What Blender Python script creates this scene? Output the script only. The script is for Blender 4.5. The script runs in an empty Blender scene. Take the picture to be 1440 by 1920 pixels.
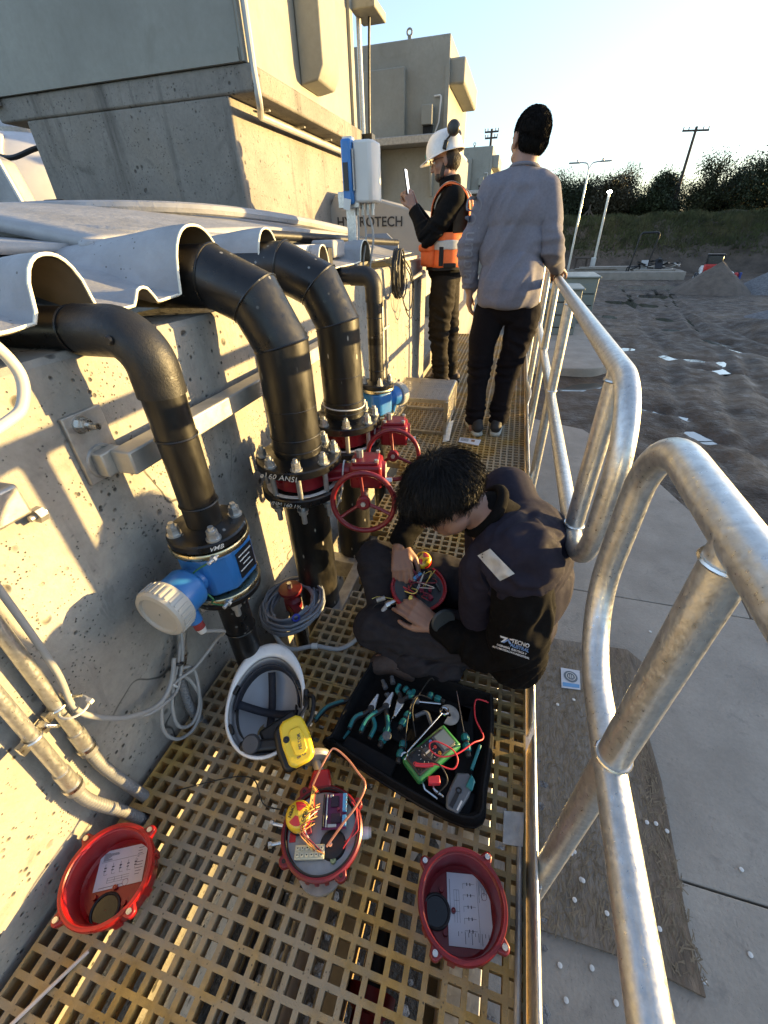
import bpy, bmesh, math, random
from math import sin, cos, pi, radians, atan2, sqrt, hypot
from mathutils import Vector, Matrix, Quaternion, noise
from mathutils.bvhtree import BVHTree

SC = bpy.context.scene
COL = SC.collection
random.seed(7)

# ------------------------------------------------------------ camera
CAM_H, PITCH, YAW, ROLL = 1.21, radians(34.22), radians(16.80), radians(1.68)
cd = bpy.data.cameras.new('camera'); cam = bpy.data.objects.new('camera', cd); COL.objects.link(cam)
cd.sensor_fit = 'VERTICAL'; cd.sensor_height = 36.0; cd.sensor_width = 27.0
cd.lens = 36.0 * 763.0 / 1920.0
cd.clip_start = 0.02; cd.clip_end = 2000
_F = Vector((-sin(YAW) * cos(PITCH), cos(YAW) * cos(PITCH), -sin(PITCH)))
_R = Vector((cos(YAW), sin(YAW), 0)); _D = _F.cross(_R)
_r = _R * cos(ROLL) + _D * sin(ROLL); _d = _D * cos(ROLL) - _R * sin(ROLL)
cam.matrix_world = Matrix(((_r.x, -_d.x, -_F.x, 0), (_r.y, -_d.y, -_F.y, 0), (_r.z, -_d.z, -_F.z, CAM_H), (0, 0, 0, 1)))
SC.camera = cam

# ------------------------------------------------------------ sky, sun, exposure
SUN_AZ, SUN_EL = radians(27), radians(2.7)      # azimuth from +X towards +Y
w = bpy.data.worlds.new('World'); SC.world = w; w.use_nodes = True
wn = w.node_tree; wn.nodes.clear()
_o = wn.nodes.new('ShaderNodeOutputWorld'); _b = wn.nodes.new('ShaderNodeBackground'); _s = wn.nodes.new('ShaderNodeTexSky')
_s.sky_type = 'NISHITA'; _s.sun_disc = False; _s.sun_elevation = SUN_EL; _s.sun_rotation = radians(90) - SUN_AZ
_s.altitude = 50; _s.air_density = 1.0; _s.dust_density = 0.9; _s.ozone_density = 3.0
_h = wn.nodes.new('ShaderNodeHueSaturation'); _h.inputs['Saturation'].default_value = 0.66; wn.links.new(_s.outputs[0], _h.inputs['Color']); wn.links.new(_h.outputs[0], _b.inputs[0]); wn.links.new(_b.outputs[0], _o.inputs[0]); _b.inputs[1].default_value = 0.15
sl = bpy.data.lights.new('sun', 'SUN'); sun = bpy.data.objects.new('sun', sl); COL.objects.link(sun)
sl.energy = 2.05; sl.angle = radians(0.55); sl.color = (1.0, 0.68, 0.26)
_sd = Vector((cos(SUN_AZ) * cos(SUN_EL), sin(SUN_AZ) * cos(SUN_EL), sin(SUN_EL)))
sun.rotation_euler = _sd.to_track_quat('Z', 'Y').to_euler()
SC.view_settings.view_transform = 'Standard'; SC.view_settings.look = 'None'
SC.view_settings.exposure = 2.97; SC.view_settings.gamma = 1.0
try: SC.view_settings.use_curve_mapping = False
except Exception: pass

SC.cycles.max_bounces = 7; SC.cycles.diffuse_bounces = 4; SC.cycles.caustics_reflective = False; SC.cycles.caustics_refractive = False

# ------------------------------------------------------------ helpers
def V(*a): return Vector(a)
def frame(z, up=None):
    z = Vector(z).normalized()
    a = Vector(up) if up is not None else (V(0, 0, 1) if abs(z.z) < 0.95 else V(1, 0, 0))
    x = a.cross(z)
    if x.length < 1e-6: x = V(0, 1, 0).cross(z)
    x.normalize(); y = z.cross(x)
    return x, y, z

class MB:
    """collects shapes, links them as one mesh object"""
    def __init__(s): s.v = []; s.f = []; s.m = []; s.mi = 0
    def add(s, vs, fs, M=None):
        b = len(s.v)
        s.v += [tuple(M @ Vector(p)) if M else tuple(p) for p in vs]
        s.f += [tuple(i + b for i in f) for f in fs]; s.m += [s.mi] * len(fs)
        return s
    def box(s, c, d, M=None, R=None):
        x, y, z = d[0] / 2, d[1] / 2, d[2] / 2; c = Vector(c)
        vs = [V(i * x, j * y, k * z) for i in (-1, 1) for j in (-1, 1) for k in (-1, 1)]
        if R is not None: vs = [R @ p for p in vs]
        fs = [(0, 1, 3, 2), (4, 6, 7, 5), (0, 4, 5, 1), (2, 3, 7, 6), (0, 2, 6, 4), (1, 5, 7, 3)]
        return s.add([p + c for p in vs], fs, M)
    def box2(s, a, b, M=None):
        return s.box([(a[i] + b[i]) / 2 for i in range(3)], [abs(b[i] - a[i]) for i in range(3)], M)
    def beam(s, p0, p1, w, h, up=(0, 0, 1)):
        p0 = Vector(p0); p1 = Vector(p1); z = (p1 - p0); L = z.length
        x, y, z = frame(z, up)
        R = Matrix((x, y, z)).transposed()
        return s.box((p0 + p1) / 2, (w, h, L), R=R)
    def cyl(s, p0, p1, r, r1=None, n=20, caps=True):
        r1 = r if r1 is None else r1
        p0 = Vector(p0); p1 = Vector(p1); x, y, z = frame(p1 - p0)
        vs = []; fs = []
        for p, q in ((p0, r), (p1, r1)):
            vs += [p + (x * cos(2 * pi * i / n) + y * sin(2 * pi * i / n)) * q for i in range(n)]
        for i in range(n): j = (i + 1) % n; fs.append((i, j, n + j, n + i))
        if caps: fs += [tuple(range(n - 1, -1, -1)), tuple(range(n, 2 * n))]
        return s.add(vs, fs)
    def hexa(s, p0, p1, r): return s.cyl(p0, p1, r, n=6)
    def tube(s, pts, r, n=10, closed=False, caps=True, rr=None):
        P = [Vector(p) for p in pts]; m = len(P); vs = []; fs = []
        T = []
        for i in range(m):
            a = P[(i - 1) % m] if (closed or i > 0) else P[i]
            b = P[(i + 1) % m] if (closed or i < m - 1) else P[i]
            t = (b - a); T.append(t.normalized() if t.length > 1e-9 else V(0, 0, 1))
        x, y, z = frame(T[0])
        for i in range(m):
            x = x - T[i] * x.dot(T[i])
            if x.length < 1e-6: x = frame(T[i])[0]
            x.normalize(); y = T[i].cross(x); q = rr[i] if rr else r
            vs += [P[i] + (x * cos(2 * pi * k / n) + y * sin(2 * pi * k / n)) * q for k in range(n)]
        for i in range(m if closed else m - 1):
            a = i * n; b = ((i + 1) % m) * n
            for k in range(n): l = (k + 1) % n; fs.append((a + k, a + l, b + l, b + k))
        if caps and not closed: fs += [tuple(range(n - 1, -1, -1)), tuple(range((m - 1) * n, m * n))]
        return s.add(vs, fs)
    def lathe(s, prof, c, axis=(0, 0, 1), n=32, capa=False, capb=False, a0=0, a1=2 * pi):
        """prof: (radius, height along axis)"""
        c = Vector(c); x, y, z = frame(axis); full = abs(a1 - a0 - 2 * pi) < 1e-6
        k = n if full else n + 1; vs = []; fs = []
        for (r, h) in prof:
            vs += [c + z * h + (x * cos(a0 + (a1 - a0) * i / n) + y * sin(a0 + (a1 - a0) * i / n)) * r for i in range(k)]
        for q in range(len(prof) - 1):
            for i in range(n):
                j = (i + 1) % k; fs.append((q * k + i, q * k + j, (q + 1) * k + j, (q + 1) * k + i))
        if capa: fs.append(tuple(range(k - 1, -1, -1)))
        if capb: fs.append(tuple(range((len(prof) - 1) * k, len(prof) * k)))
        return s.add(vs, fs)
    def sph(s, c, r, nu=20, nv=12, R=None):
        r = (r, r, r) if isinstance(r, (int, float)) else r; c = Vector(c)
        vs = []; fs = []
        for j in range(1, nv):
            t = pi * j / nv
            for i in range(nu):
                p = V(r[0] * sin(t) * cos(2 * pi * i / nu), r[1] * sin(t) * sin(2 * pi * i / nu), r[2] * cos(t))
                vs.append(c + (R @ p if R is not None else p))
        tp = V(0, 0, r[2]); tp = R @ tp if R is not None else tp
        vs += [c + tp, c - tp]; a = len(vs) - 2
        for j in range(nv - 2):
            for i in range(nu): k = (i + 1) % nu; fs.append((j * nu + i, (j + 1) * nu + i, (j + 1) * nu + k, j * nu + k))
        for i in range(nu):
            k = (i + 1) % nu; fs.append((a, i, k)); fs.append((a + 1, (nv - 2) * nu + k, (nv - 2) * nu + i))
        return s.add(vs, fs)
    def caps(s, p0, p1, r0, r1, n=18):
        """tapered capsule"""
        p0 = Vector(p0); p1 = Vector(p1); L = (p1 - p0).length
        if L < 1e-5: return s.sph(p0, max(r0, r1), n, n // 2)
        pr = [(max(1e-4, r0 * cos(a)), -r0 * sin(a)) for a in [pi / 2 * i / 5 for i in range(5, -1, -1)]]
        pr += [(max(1e-4, r1 * cos(a)), L + r1 * sin(a)) for a in [pi / 2 * i / 5 for i in range(0, 6)]]
        return s.lathe(pr, p0, p1 - p0, n, True, True)
    def torus(s, c, axis, R, r, n=36, m=10, a0=0, a1=2 * pi):
        x, y, z = frame(axis); c = Vector(c); full = abs(a1 - a0 - 2 * pi) < 1e-6
        k = n if full else n + 1
        return s.tube([c + (x * cos(a0 + (a1 - a0) * i / n) + y * sin(a0 + (a1 - a0) * i / n)) * R for i in range(k)], r, m, closed=full)
    def prism(s, poly, o, ux, uy, d):
        """polygon in the (ux,uy) frame at o, extruded by vector d"""
        o = Vector(o); ux = Vector(ux); uy = Vector(uy); d = Vector(d); n = len(poly)
        vs = [o + ux * a + uy * b for a, b in poly]; vs += [p + d for p in vs]
        fs = [tuple(range(n - 1, -1, -1)), tuple(range(n, 2 * n))]
        for i in range(n): j = (i + 1) % n; fs.append((i, j, n + j, n + i))
        return s.add(vs, fs)
    def sheet(s, P, nu, nv):
        """P: list of nu*nv points"""
        fs = [(j * nu + i, j * nu + i + 1, (j + 1) * nu + i + 1, (j + 1) * nu + i) for j in range(nv - 1) for i in range(nu - 1)]
        return s.add(P, fs)
    def mesh(s, name, mats, sharp=35, smooth=True):
        me = bpy.data.meshes.new(name); me.from_pydata([tuple(p) for p in s.v], [], s.f)
        for m in (mats if isinstance(mats, (list, tuple)) else [mats]): me.materials.append(m)
        if any(s.m): me.polygons.foreach_set('material_index', s.m)
        bm = bmesh.new(); bm.from_mesh(me); bmesh.ops.recalc_face_normals(bm, faces=bm.faces); bm.to_mesh(me); bm.free()
        if smooth: me.shade_smooth(); me.set_sharp_from_angle(angle=radians(sharp))
        me.update(); return me
    def build(s, name, mats, parent=None, sharp=35, bevel=0, smooth=True, solid=0, label=None):
        return link(name, s.mesh(name, mats, sharp, smooth), parent, bevel, solid, label)

def link(name, me, parent=None, bevel=0, solid=0, label=None, seg=2):
    o = bpy.data.objects.new(name, me); COL.objects.link(o)
    if parent is not None: attach(o, parent)
    if solid:
        m = o.modifiers.new('solid', 'SOLIDIFY'); m.thickness = solid; m.offset = 0
    if bevel:
        m = o.modifiers.new('bevel', 'BEVEL'); m.width = bevel; m.segments = seg; m.limit_method = 'ANGLE'; m.angle_limit = radians(40); m.harden_normals = False
    if label: o['label'] = label
    return o
LOCAL = set()          # things whose parts are built in the thing's own frame
def attach(o, parent):
    o.parent = parent; q = parent
    while q.parent is not None: q = q.parent
    o.matrix_parent_inverse = Matrix.Identity(4) if q.name in LOCAL else parent_world(parent).inverted()
def parent_world(p):
    M = Matrix.LocRotScale(p.location, p.rotation_euler, p.scale)
    if p.parent is not None: M = parent_world(p.parent) @ p.matrix_parent_inverse @ M
    return M
def tag(o, label, cat, group=None, kind=None):
    if label: o['label'] = label
    if cat: o['category'] = cat
    if group: o['group'] = group
    if kind: o['kind'] = kind
    return o
def thing(name, label, cat, loc=(0, 0, 0), group=None):
    o = bpy.data.objects.new(name, None); COL.objects.link(o); o.location = loc; o.empty_display_size = 0.1
    return tag(o, label, cat, group)
def local_thing(name, label, cat, M, group=None):
    o = thing(name, label, cat, (0, 0, 0), group); l, r, sc = M.decompose(); o.location = l; o.rotation_euler = r.to_euler(); o.scale = sc; LOCAL.add(o.name); return o
def struct(o): o['kind'] = 'structure'; return o
def inst(name, me, M, parent):
    """another object sharing a mesh, placed by world matrix M"""
    o = bpy.data.objects.new(name, me); COL.objects.link(o)
    if parent is not None: attach(o, parent)
    l, r, sc = M.decompose(); o.location = l; o.rotation_mode = 'XYZ'; o.rotation_euler = r.to_euler(); o.scale = sc
    return o
def spline(pts, n=8, closed=False):
    """Catmull-Rom through points"""
    P = [Vector(p) for p in pts]; m = len(P); out = []
    for i in range(m if closed else m - 1):
        g = lambda k: P[k % m] if closed else P[min(max(k, 0), m - 1)]
        a, b, c, d = g(i - 1), g(i), g(i + 1), g(i + 2)
        for k in range(n):
            t = k / n
            out.append(0.5 * ((2 * b) + (c - a) * t + (2 * a - 5 * b + 4 * c - d) * t * t + (3 * b - a - 3 * c + d) * t ** 3))
    if not closed: out.append(P[-1])
    return out
def fillet(pts, r, n=8):
    """polyline with rounded corners; r scalar or per-corner"""
    P = [Vector(p) for p in pts]; out = [P[0]]
    for i in range(1, len(P) - 1):
        q = r[i - 1] if isinstance(r, (list, tuple)) else r
        a = (P[i - 1] - P[i]).normalized(); b = (P[i + 1] - P[i]).normalized()
        ang = a.angle(b); d = q / math.tan(ang / 2); bis = (a + b).normalized(); c = P[i] + bis * (q / sin(ang / 2))
        s0 = P[i] + a * d - c; s1 = P[i] + b * d - c; tot = s0.angle(s1); ax = s0.cross(s1).normalized()
        for k in range(n + 1): out.append(c + Quaternion(ax, tot * k / n) @ s0)
    out.append(P[-1]); return out

# ------------------------------------------------------------ materials
MATS = {}
def _n(nt, t, **k):
    x = nt.nodes.new(t)
    for a, b in k.items(): setattr(x, a, b)
    return x
def pm(name, col, rough=0.5, metal=0.0, var=0.12, scale=6.0, bump=0.0, bscale=60.0, bdist=0.004, rvar=0.1,
       col2=None, c2scale=3.0, c2lo=0.5, c2hi=0.62, c2amt=1.0, stretch=(1, 1, 1), trans=0.0, emis=None, coat=0.0, spec=0.5,
       speck=None, spscale=120, spthr=0.06, sheen=0, alpha=None, detail=4):
    """principled material with noise in colour, roughness and relief; optional second colour patches and specks"""
    if name in MATS: return MATS[name]
    m = bpy.data.materials.new(name); m.use_nodes = True; nt = m.node_tree; L = nt.links.new
    bs = nt.nodes['Principled BSDF']; tc = _n(nt, 'ShaderNodeTexCoord'); mp = _n(nt, 'ShaderNodeMapping')
    mp.inputs['Scale'].default_value = stretch; L(tc.outputs['Object'], mp.inputs['Vector'])
    def nz(sc, det=detail, rg=0.6, dist=0.0):
        x = _n(nt, 'ShaderNodeTexNoise'); x.inputs['Scale'].default_value = sc; x.inputs['Detail'].default_value = det
        x.inputs['Roughness'].default_value = rg; x.inputs['Distortion'].default_value = dist; L(mp.outputs[0], x.inputs['Vector']); return x
    def ramp(src, lo, hi):
        r = _n(nt, 'ShaderNodeMapRange'); r.inputs['From Min'].default_value = lo; r.inputs['From Max'].default_value = hi
        r.clamp = True; L(src, r.inputs['Value']); return r.outputs['Result']
    def mix(fac, a, b):
        x = _n(nt, 'ShaderNodeMix', data_type='RGBA'); 
        if isinstance(fac, float): x.inputs[0].default_value = fac
        else: L(fac, x.inputs[0])
        for k, q in ((6, a), (7, b)):
            if isinstance(q, tuple): x.inputs[k].default_value = (*q[:3], 1)
            else: L(q, x.inputs[k])
        return x.outputs[2]
    n1 = nz(scale); cl = tuple(max(0, c * (1 - var)) for c in col); ch = tuple(min(1, c * (1 + var)) for c in col)
    out = mix(ramp(n1.outputs[0], 0.3, 0.7), cl, ch)
    if col2 is not None:
        n2 = nz(c2scale, 6, 0.65, 0.4); f = ramp(n2.outputs[0], c2lo, c2hi)
        if c2amt < 1:
            mu = _n(nt, 'ShaderNodeMath', operation='MULTIPLY'); L(f, mu.inputs[0]); mu.inputs[1].default_value = c2amt; f = mu.outputs[0]
        out = mix(f, out, tuple(col2))
    if speck is not None:
        vo = _n(nt, 'ShaderNodeTexVoronoi'); vo.inputs['Scale'].default_value = spscale; L(mp.outputs[0], vo.inputs['Vector'])
        f = ramp(vo.outputs['Distance'], spthr, spthr * 0.6); n3 = nz(spscale * 0.07, 3)
        mu = _n(nt, 'ShaderNodeMath', operation='MULTIPLY'); L(f, mu.inputs[0]); L(ramp(n3.outputs[0], 0.48, 0.55), mu.inputs[1])
        out = mix(mu.outputs[0], out, tuple(speck))
    L(out, bs.inputs['Base Color'])
    bs.inputs['Metallic'].default_value = metal; bs.inputs['Specular IOR Level'].default_value = spec
    if rvar:
        n4 = nz(scale * 2.3, 3); mr = _n(nt, 'ShaderNodeMapRange'); mr.inputs['From Min'].default_value = 0.3; mr.inputs['From Max'].default_value = 0.7
        mr.inputs['To Min'].default_value = max(0.02, rough - rvar); mr.inputs['To Max'].default_value = min(1, rough + rvar); L(n4.outputs[0], mr.inputs['Value']); L(mr.outputs[0], bs.inputs['Roughness'])
    else: bs.inputs['Roughness'].default_value = rough
    if bump:
        n5 = nz(bscale, 4, 0.65); bp = _n(nt, 'ShaderNodeBump'); bp.inputs['Strength'].default_value = bump; bp.inputs['Distance'].default_value = bdist
        L(n5.outputs[0], bp.inputs['Height']); L(bp.outputs[0], bs.inputs['Normal'])
    if trans: bs.inputs['Transmission Weight'].default_value = trans
    if coat: bs.inputs['Coat Weight'].default_value = coat; bs.inputs['Coat Roughness'].default_value = 0.15
    if sheen: bs.inputs['Sheen Weight'].default_value = sheen; bs.inputs['Sheen Roughness'].default_value = 0.6
    if emis: bs.inputs['Emission Color'].default_value = (*emis[:3], 1); bs.inputs['Emission Strength'].default_value = emis[3]
    MATS[name] = m; return m
# ------------------------------------------------------------ special materials
def concrete(name, col=(0.40, 0.38, 0.345), pits=1.0, streak=0.6, dark=(0.16, 0.15, 0.14), warm=(0.45, 0.37, 0.25), sc=1.0, cracks=0.0, board=0.0):
    if name in MATS: return MATS[name]
    m = bpy.data.materials.new(name); m.use_nodes = True; nt = m.node_tree; L = nt.links.new; bs = nt.nodes['Principled BSDF']
    tc = _n(nt, 'ShaderNodeTexCoord')
    def mp(s):
        x = _n(nt, 'ShaderNodeMapping'); x.inputs['Scale'].default_value = s; L(tc.outputs['Object'], x.inputs['Vector']); return x.outputs[0]
    base = mp((1, 1, 1)); vert = mp((1, 1, 0.09))
    def nz(s, vec=base, det=5, rg=0.62, dist=0):
        x = _n(nt, 'ShaderNodeTexNoise'); x.inputs['Scale'].default_value = s; x.inputs['Detail'].default_value = det; x.inputs['Roughness'].default_value = rg
        x.inputs['Distortion'].default_value = dist; L(vec, x.inputs['Vector']); return x.outputs[0]
    def rmp(src, a, b, c=0.0, d=1.0):
        r = _n(nt, 'ShaderNodeMapRange'); r.clamp = True
        for k, q in (('From Min', a), ('From Max', b), ('To Min', c), ('To Max', d)): r.inputs[k].default_value = q
        L(src, r.inputs['Value']); return r.outputs[0]
    def mix(f, a, b):
        x = _n(nt, 'ShaderNodeMix', data_type='RGBA'); L(f, x.inputs[0])
        for k, q in ((6, a), (7, b)):
            if isinstance(q, tuple): x.inputs[k].default_value = (*q, 1)
            else: L(q, x.inputs[k])
        return x.outputs[2]
    def mul(a, b):
        x = _n(nt, 'ShaderNodeMath', operation='MULTIPLY'); L(a, x.inputs[0])
        if isinstance(b, float): x.inputs[1].default_value = b
        else: L(b, x.inputs[1])
        return x.outputs[0]
    c = mix(rmp(nz(2.2 * sc), 0.3, 0.7), tuple(k * 0.82 for k in col), tuple(k * 1.18 for k in col))
    c = mix(rmp(nz(0.9 * sc, dist=1.0), 0.52, 0.75, 0, 0.55), c, warm)
    c = mix(rmp(nz(45 * sc), 0.35, 0.7, 0, 0.25), c, dark)
    if streak: c = mix(rmp(nz(7 * sc, vert, 6), 0.55, 0.75, 0, streak), c, dark)
    c = mix(rmp(nz(3.5 * sc, dist=1.5), 0.60, 0.72, 0, 0.5), c, dark)
    vo = _n(nt, 'ShaderNodeTexVoronoi'); vo.inputs['Scale'].default_value = 42 * sc; vo.inputs['Randomness'].default_value = 1; L(base, vo.inputs['Vector'])
    vo2 = _n(nt, 'ShaderNodeTexVoronoi'); vo2.inputs['Scale'].default_value = 15 * sc; L(base, vo2.inputs['Vector'])
    p1 = mul(rmp(vo.outputs['Distance'], 0.22, 0.10), rmp(nz(9 * sc, det=3), 0.47, 0.55))
    p2 = mul(rmp(vo2.outputs['Distance'], 0.20, 0.12), rmp(nz(5 * sc, det=3), 0.54, 0.58))
    ad = _n(nt, 'ShaderNodeMath', operation='MAXIMUM'); L(p1, ad.inputs[0]); L(p2, ad.inputs[1]); pit = mul(ad.outputs[0], float(pits))
    vo3 = _n(nt, 'ShaderNodeTexVoronoi'); vo3.inputs['Scale'].default_value = 105 * sc; L(base, vo3.inputs['Vector'])
    p3 = mul(mul(rmp(vo3.outputs['Distance'], 0.24, 0.12), rmp(nz(14 * sc, det=4), 0.50, 0.60)), float(pits))
    am = _n(nt, 'ShaderNodeMath', operation='MAXIMUM'); L(pit, am.inputs[0]); L(p3, am.inputs[1]); pit = am.outputs[0]
    c = mix(mul(pit, 0.85), c, tuple(k * 0.35 for k in dark))
    if streak: c = mix(mul(rmp(nz(16 * sc, mp((1, 1, .22)), 4, dist=.6), 0.62, 0.66), rmp(nz(2.1 * sc, det=2), .50, .58, 0, .45)), c, tuple(k * 1.5 for k in dark))
    hgt = nz(60 * sc)
    if cracks:
        v3 = _n(nt, 'ShaderNodeTexVoronoi', feature='DISTANCE_TO_EDGE'); v3.inputs['Scale'].default_value = 1.6 * sc
        nv = _n(nt, 'ShaderNodeTexNoise'); nv.inputs['Scale'].default_value = 4; L(base, nv.inputs['Vector'])
        va = _n(nt, 'ShaderNodeVectorMath', operation='ADD'); L(base, va.inputs[0])
        vs = _n(nt, 'ShaderNodeVectorMath', operation='SCALE'); L(nv.outputs[1], vs.inputs[0]); vs.inputs['Scale'].default_value = 0.5; L(vs.outputs[0], va.inputs[1]); L(va.outputs[0], v3.inputs['Vector'])
        ck = mul(rmp(v3.outputs['Distance'], 0.010, 0.003), rmp(nz(1.7, det=2), 0.52, 0.58)); c = mix(mul(ck, float(cracks)), c, tuple(k * 0.4 for k in dark))
    L(c, bs.inputs['Base Color']); bs.inputs['Roughness'].default_value = 0.9; bs.inputs['Specular IOR Level'].default_value = 0.25
    sb = _n(nt, 'ShaderNodeMath', operation='SUBTRACT'); L(hgt, sb.inputs[0]); m3 = mul(pit, 2.5); L(m3, sb.inputs[1])
    bp = _n(nt, 'ShaderNodeBump'); bp.inputs['Strength'].default_value = 0.7; bp.inputs['Distance'].default_value = 0.004; L(sb.outputs[0], bp.inputs['Height']); L(bp.outputs[0], bs.inputs['Normal'])
    MATS[name] = m; return m

C_WALL = concrete('wall_concrete', (0.36, 0.34, 0.30), pits=1.0, cracks=0.85, streak=0.5, warm=(0.31, 0.275, 0.215), dark=(0.13, 0.125, 0.115))
C_BLOCK = concrete('plinth_concrete', (0.255, 0.24, 0.215), pits=0.8, streak=0.9, sc=1.0, dark=(0.095, 0.088, 0.08), warm=(.25, .20, .14))
C_PAD = concrete('pad_concrete', (0.33, 0.296, 0.252), pits=0.15, streak=0.0, sc=1.2, dark=(0.17, 0.158, 0.145), warm=(0.27, 0.245, 0.215))
GALV = pm('galvanised_steel', (0.58, 0.58, 0.56), 0.40, 0.85, var=0.18, scale=70, bump=0.12, bscale=220, bdist=0.002, rvar=0.14, col2=(0.42, 0.41, 0.39), c2scale=9, c2lo=0.5, c2hi=0.75, c2amt=0.35)
GALV_D = pm('dull_galvanised_steel', (0.40, 0.39, 0.37), 0.5, 0.7, var=0.2, scale=30, bump=0.1, bscale=150, rvar=0.15)
STEEL = pm('bright_steel', (0.62, 0.61, 0.58), 0.3, 1.0, var=0.1, scale=30, rvar=0.12)
GRP = pm('fibreglass', (0.315, 0.318, 0.332), 0.55, 0, var=0.14, scale=9, bump=0.5, bscale=28, bdist=0.006, col2=(0.215, 0.21, 0.205), c2scale=2.6, c2lo=.46, c2hi=.72, c2amt=0.6, speck=(.12, .11, .10), spscale=45, spthr=.13, rvar=0.12)
GRP_EDGE = pm('fibreglass_cut_edge', (0.72, 0.70, 0.60), 0.7, 0, var=0.15, scale=40, bump=0.5, bscale=90)
GRP_IN = pm('fibreglass_inside', (0.21, 0.175, 0.125), 0.75, 0, var=0.2, scale=8, bump=0.3, bscale=30)
FRP = pm('moulded_grating', (0.38, 0.235, 0.065), 0.8, 0, var=0.35, scale=22, bump=0.8, bscale=260, bdist=0.002, col2=(0.30, 0.26, 0.195), c2scale=3.2, c2lo=0.42, c2hi=0.60, c2amt=0.8, speck=(.10, .08, .05), spscale=90, spthr=.2, rvar=0.1)
PAINT_G = concrete('grey_green_paint', (0.30, 0.295, 0.258), pits=0.0, streak=0.28, sc=.6, dark=(0.20, 0.195, 0.16), warm=(0.275, 0.265, 0.205))
PAINT_G.node_tree.nodes['Principled BSDF'].inputs['Roughness'].default_value = .55; [setattr(n.inputs['Strength'], 'default_value', .06) for n in PAINT_G.node_tree.nodes if n.type == 'BUMP']
PAINT_G2 = pm('cabinet_paint', (0.18, 0.21, 0.20), 0.5, 0, var=0.06, scale=3)
DIRT = pm('site_mud', (0.060, 0.040, 0.024), 0.72, 0, var=0.55, scale=1.6, bump=1.0, bscale=13, bdist=0.05, col2=(0.145, 0.106, 0.070), c2scale=0.35, c2lo=0.50, c2hi=0.66, rvar=0.25, spec=0.5, detail=8, speck=(.15, .14, .13), spscale=9, spthr=.13)
SAND = pm('sand', (0.13, 0.105, 0.085), 0.95, 0, var=0.25, scale=3, bump=1.0, bscale=14, bdist=0.05)
GRAVEL = pm('gravel', (0.16, 0.16, 0.165), 0.95, 0, var=0.45, scale=14, bump=1.0, bscale=18, bdist=0.06)
EARTH = pm('embankment_earth', (0.075, 0.058, 0.045), 0.95, 0, var=0.4, scale=1.5, bump=1.0, bscale=5, bdist=0.08, speck=(0.2, 0.18, 0.16), spscale=6, spthr=0.12)
WATER = pm('puddle_water', (0.03, 0.028, 0.025), 0.03, 0, var=0.1, rvar=0.02, spec=1.0, coat=0.6)
OSB = pm('strand_board', (0.145, 0.108, 0.075), 0.9, 0, var=0.5, scale=30, bump=1.0, bscale=55, bdist=0.006, stretch=(1.0, 0.22, 1), col2=(0.235, 0.215, 0.185), c2scale=1.3, c2lo=0.36, c2hi=0.60, rvar=0.05)
STRAND = pm('wood_strand', (0.19, 0.15, 0.10), 0.9, 0, var=0.4, scale=20)
WHITE = pm('white_plastic', (0.62, 0.61, 0.58), 0.45, 0, var=0.05)
BLACK = pm('black_plastic', (0.009, 0.009, 0.010), 0.45, 0, var=0.2, scale=20)
DARK = pm('dark_shadow_gap', (0.02, 0.02, 0.02), 0.9)
GND = -1.4

# ------------------------------------------------------------ ground, pads, embankment
DIPS = [(1.75, 9.35, .62, .34, .35, .11), (1.25, 8.9, .42, .16, .2, .10), (2.75, 7.75, .55, .12, -.5, .11), (3.05, 6.8, .65, .13, -.7, .11), (2.5, 6.35, .35, .13, -.6, .10), (4.1, 11.8, .7, .18, -.3, .10), (4.6, 10.7, .7, .12, -.5, .10),
        (6.1, 12.5, 1.2, .20, -.85, .13), (5.4, 14.1, .9, .22, -.95, .13), (7.2, 10.9, .8, .16, -.8, .12), (5.3, 20.9, .9, .9, .2, .10), (4.4, 22.0, .8, .8, .1, .10), (7.0, 27.2, 1.6, 1.1, .1, .10), (5.1, 17.6, .5, .7, 0, .11), (4.8, 15.7, .5, .35, 0, .10), (6.3, 24.0, 1.2, .8, .3, .10), (3.4, 18.0, .5, .8, .3, .09), (3.0, 12.6, .5, .3, .4, .08)]
def dirt_z(x, y):
    z = GND + .030 * noise.noise((x * .35, y * .35, 3)) + .014 * noise.noise((x * 1.2, y * 1.0, 9)) + .012 * noise.noise((x * 3.4, y * 2.6, 4)) + .010 * noise.noise((x * 8, y * 6, 14))
    wob = noise.noise((x * .2, y * .2, 1)) * .5
    for (c, k) in ((3.2, .12), (4.7, .12), (4.0, .20), (6.0, .05)):       # wheel ruts curving away
        d = x - c - k * (y - 8) + wob
        z -= .040 * math.exp(-(d / .12) ** 2) - .024 * math.exp(-((abs(d) - .26) / .11) ** 2)
    for (cx, cy, rx, ry, an, dp) in DIPS:
        dx, dy = x - cx, y - cy
        if abs(dx) < 3 and abs(dy) < 3:
            u = (dx * cos(an) + dy * sin(an)) / rx; v = (-dx * sin(an) + dy * cos(an)) / ry; z -= dp * math.exp(-(u * u + v * v) * .9)
    return z
g = MB()
xs = [-400, -150, -60, -25, -12, -6, -3, -1.5, -.5] + [i * .13 for i in range(0, 80)] + [10.6 + i * .3 for i in range(14)] + [15 + i * 1.2 for i in range(14)] + [40, 70, 150, 400]
ys = [-400, -120, -40, -15, -5, -2, 0, 2, 4] + [5 + i * .14 for i in range(0, 80)] + [16.4 + i * .28 for i in range(50)] + [30.5 + i for i in range(8)] + [45, 80, 150, 400]
g.sheet([(a, b, dirt_z(a, b) if (0 <= a < 30 and 2 < b < 38) else GND - 0.05) for b in ys for a in xs], len(xs), len(ys))
struct(g.build('ground', DIRT))

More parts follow.
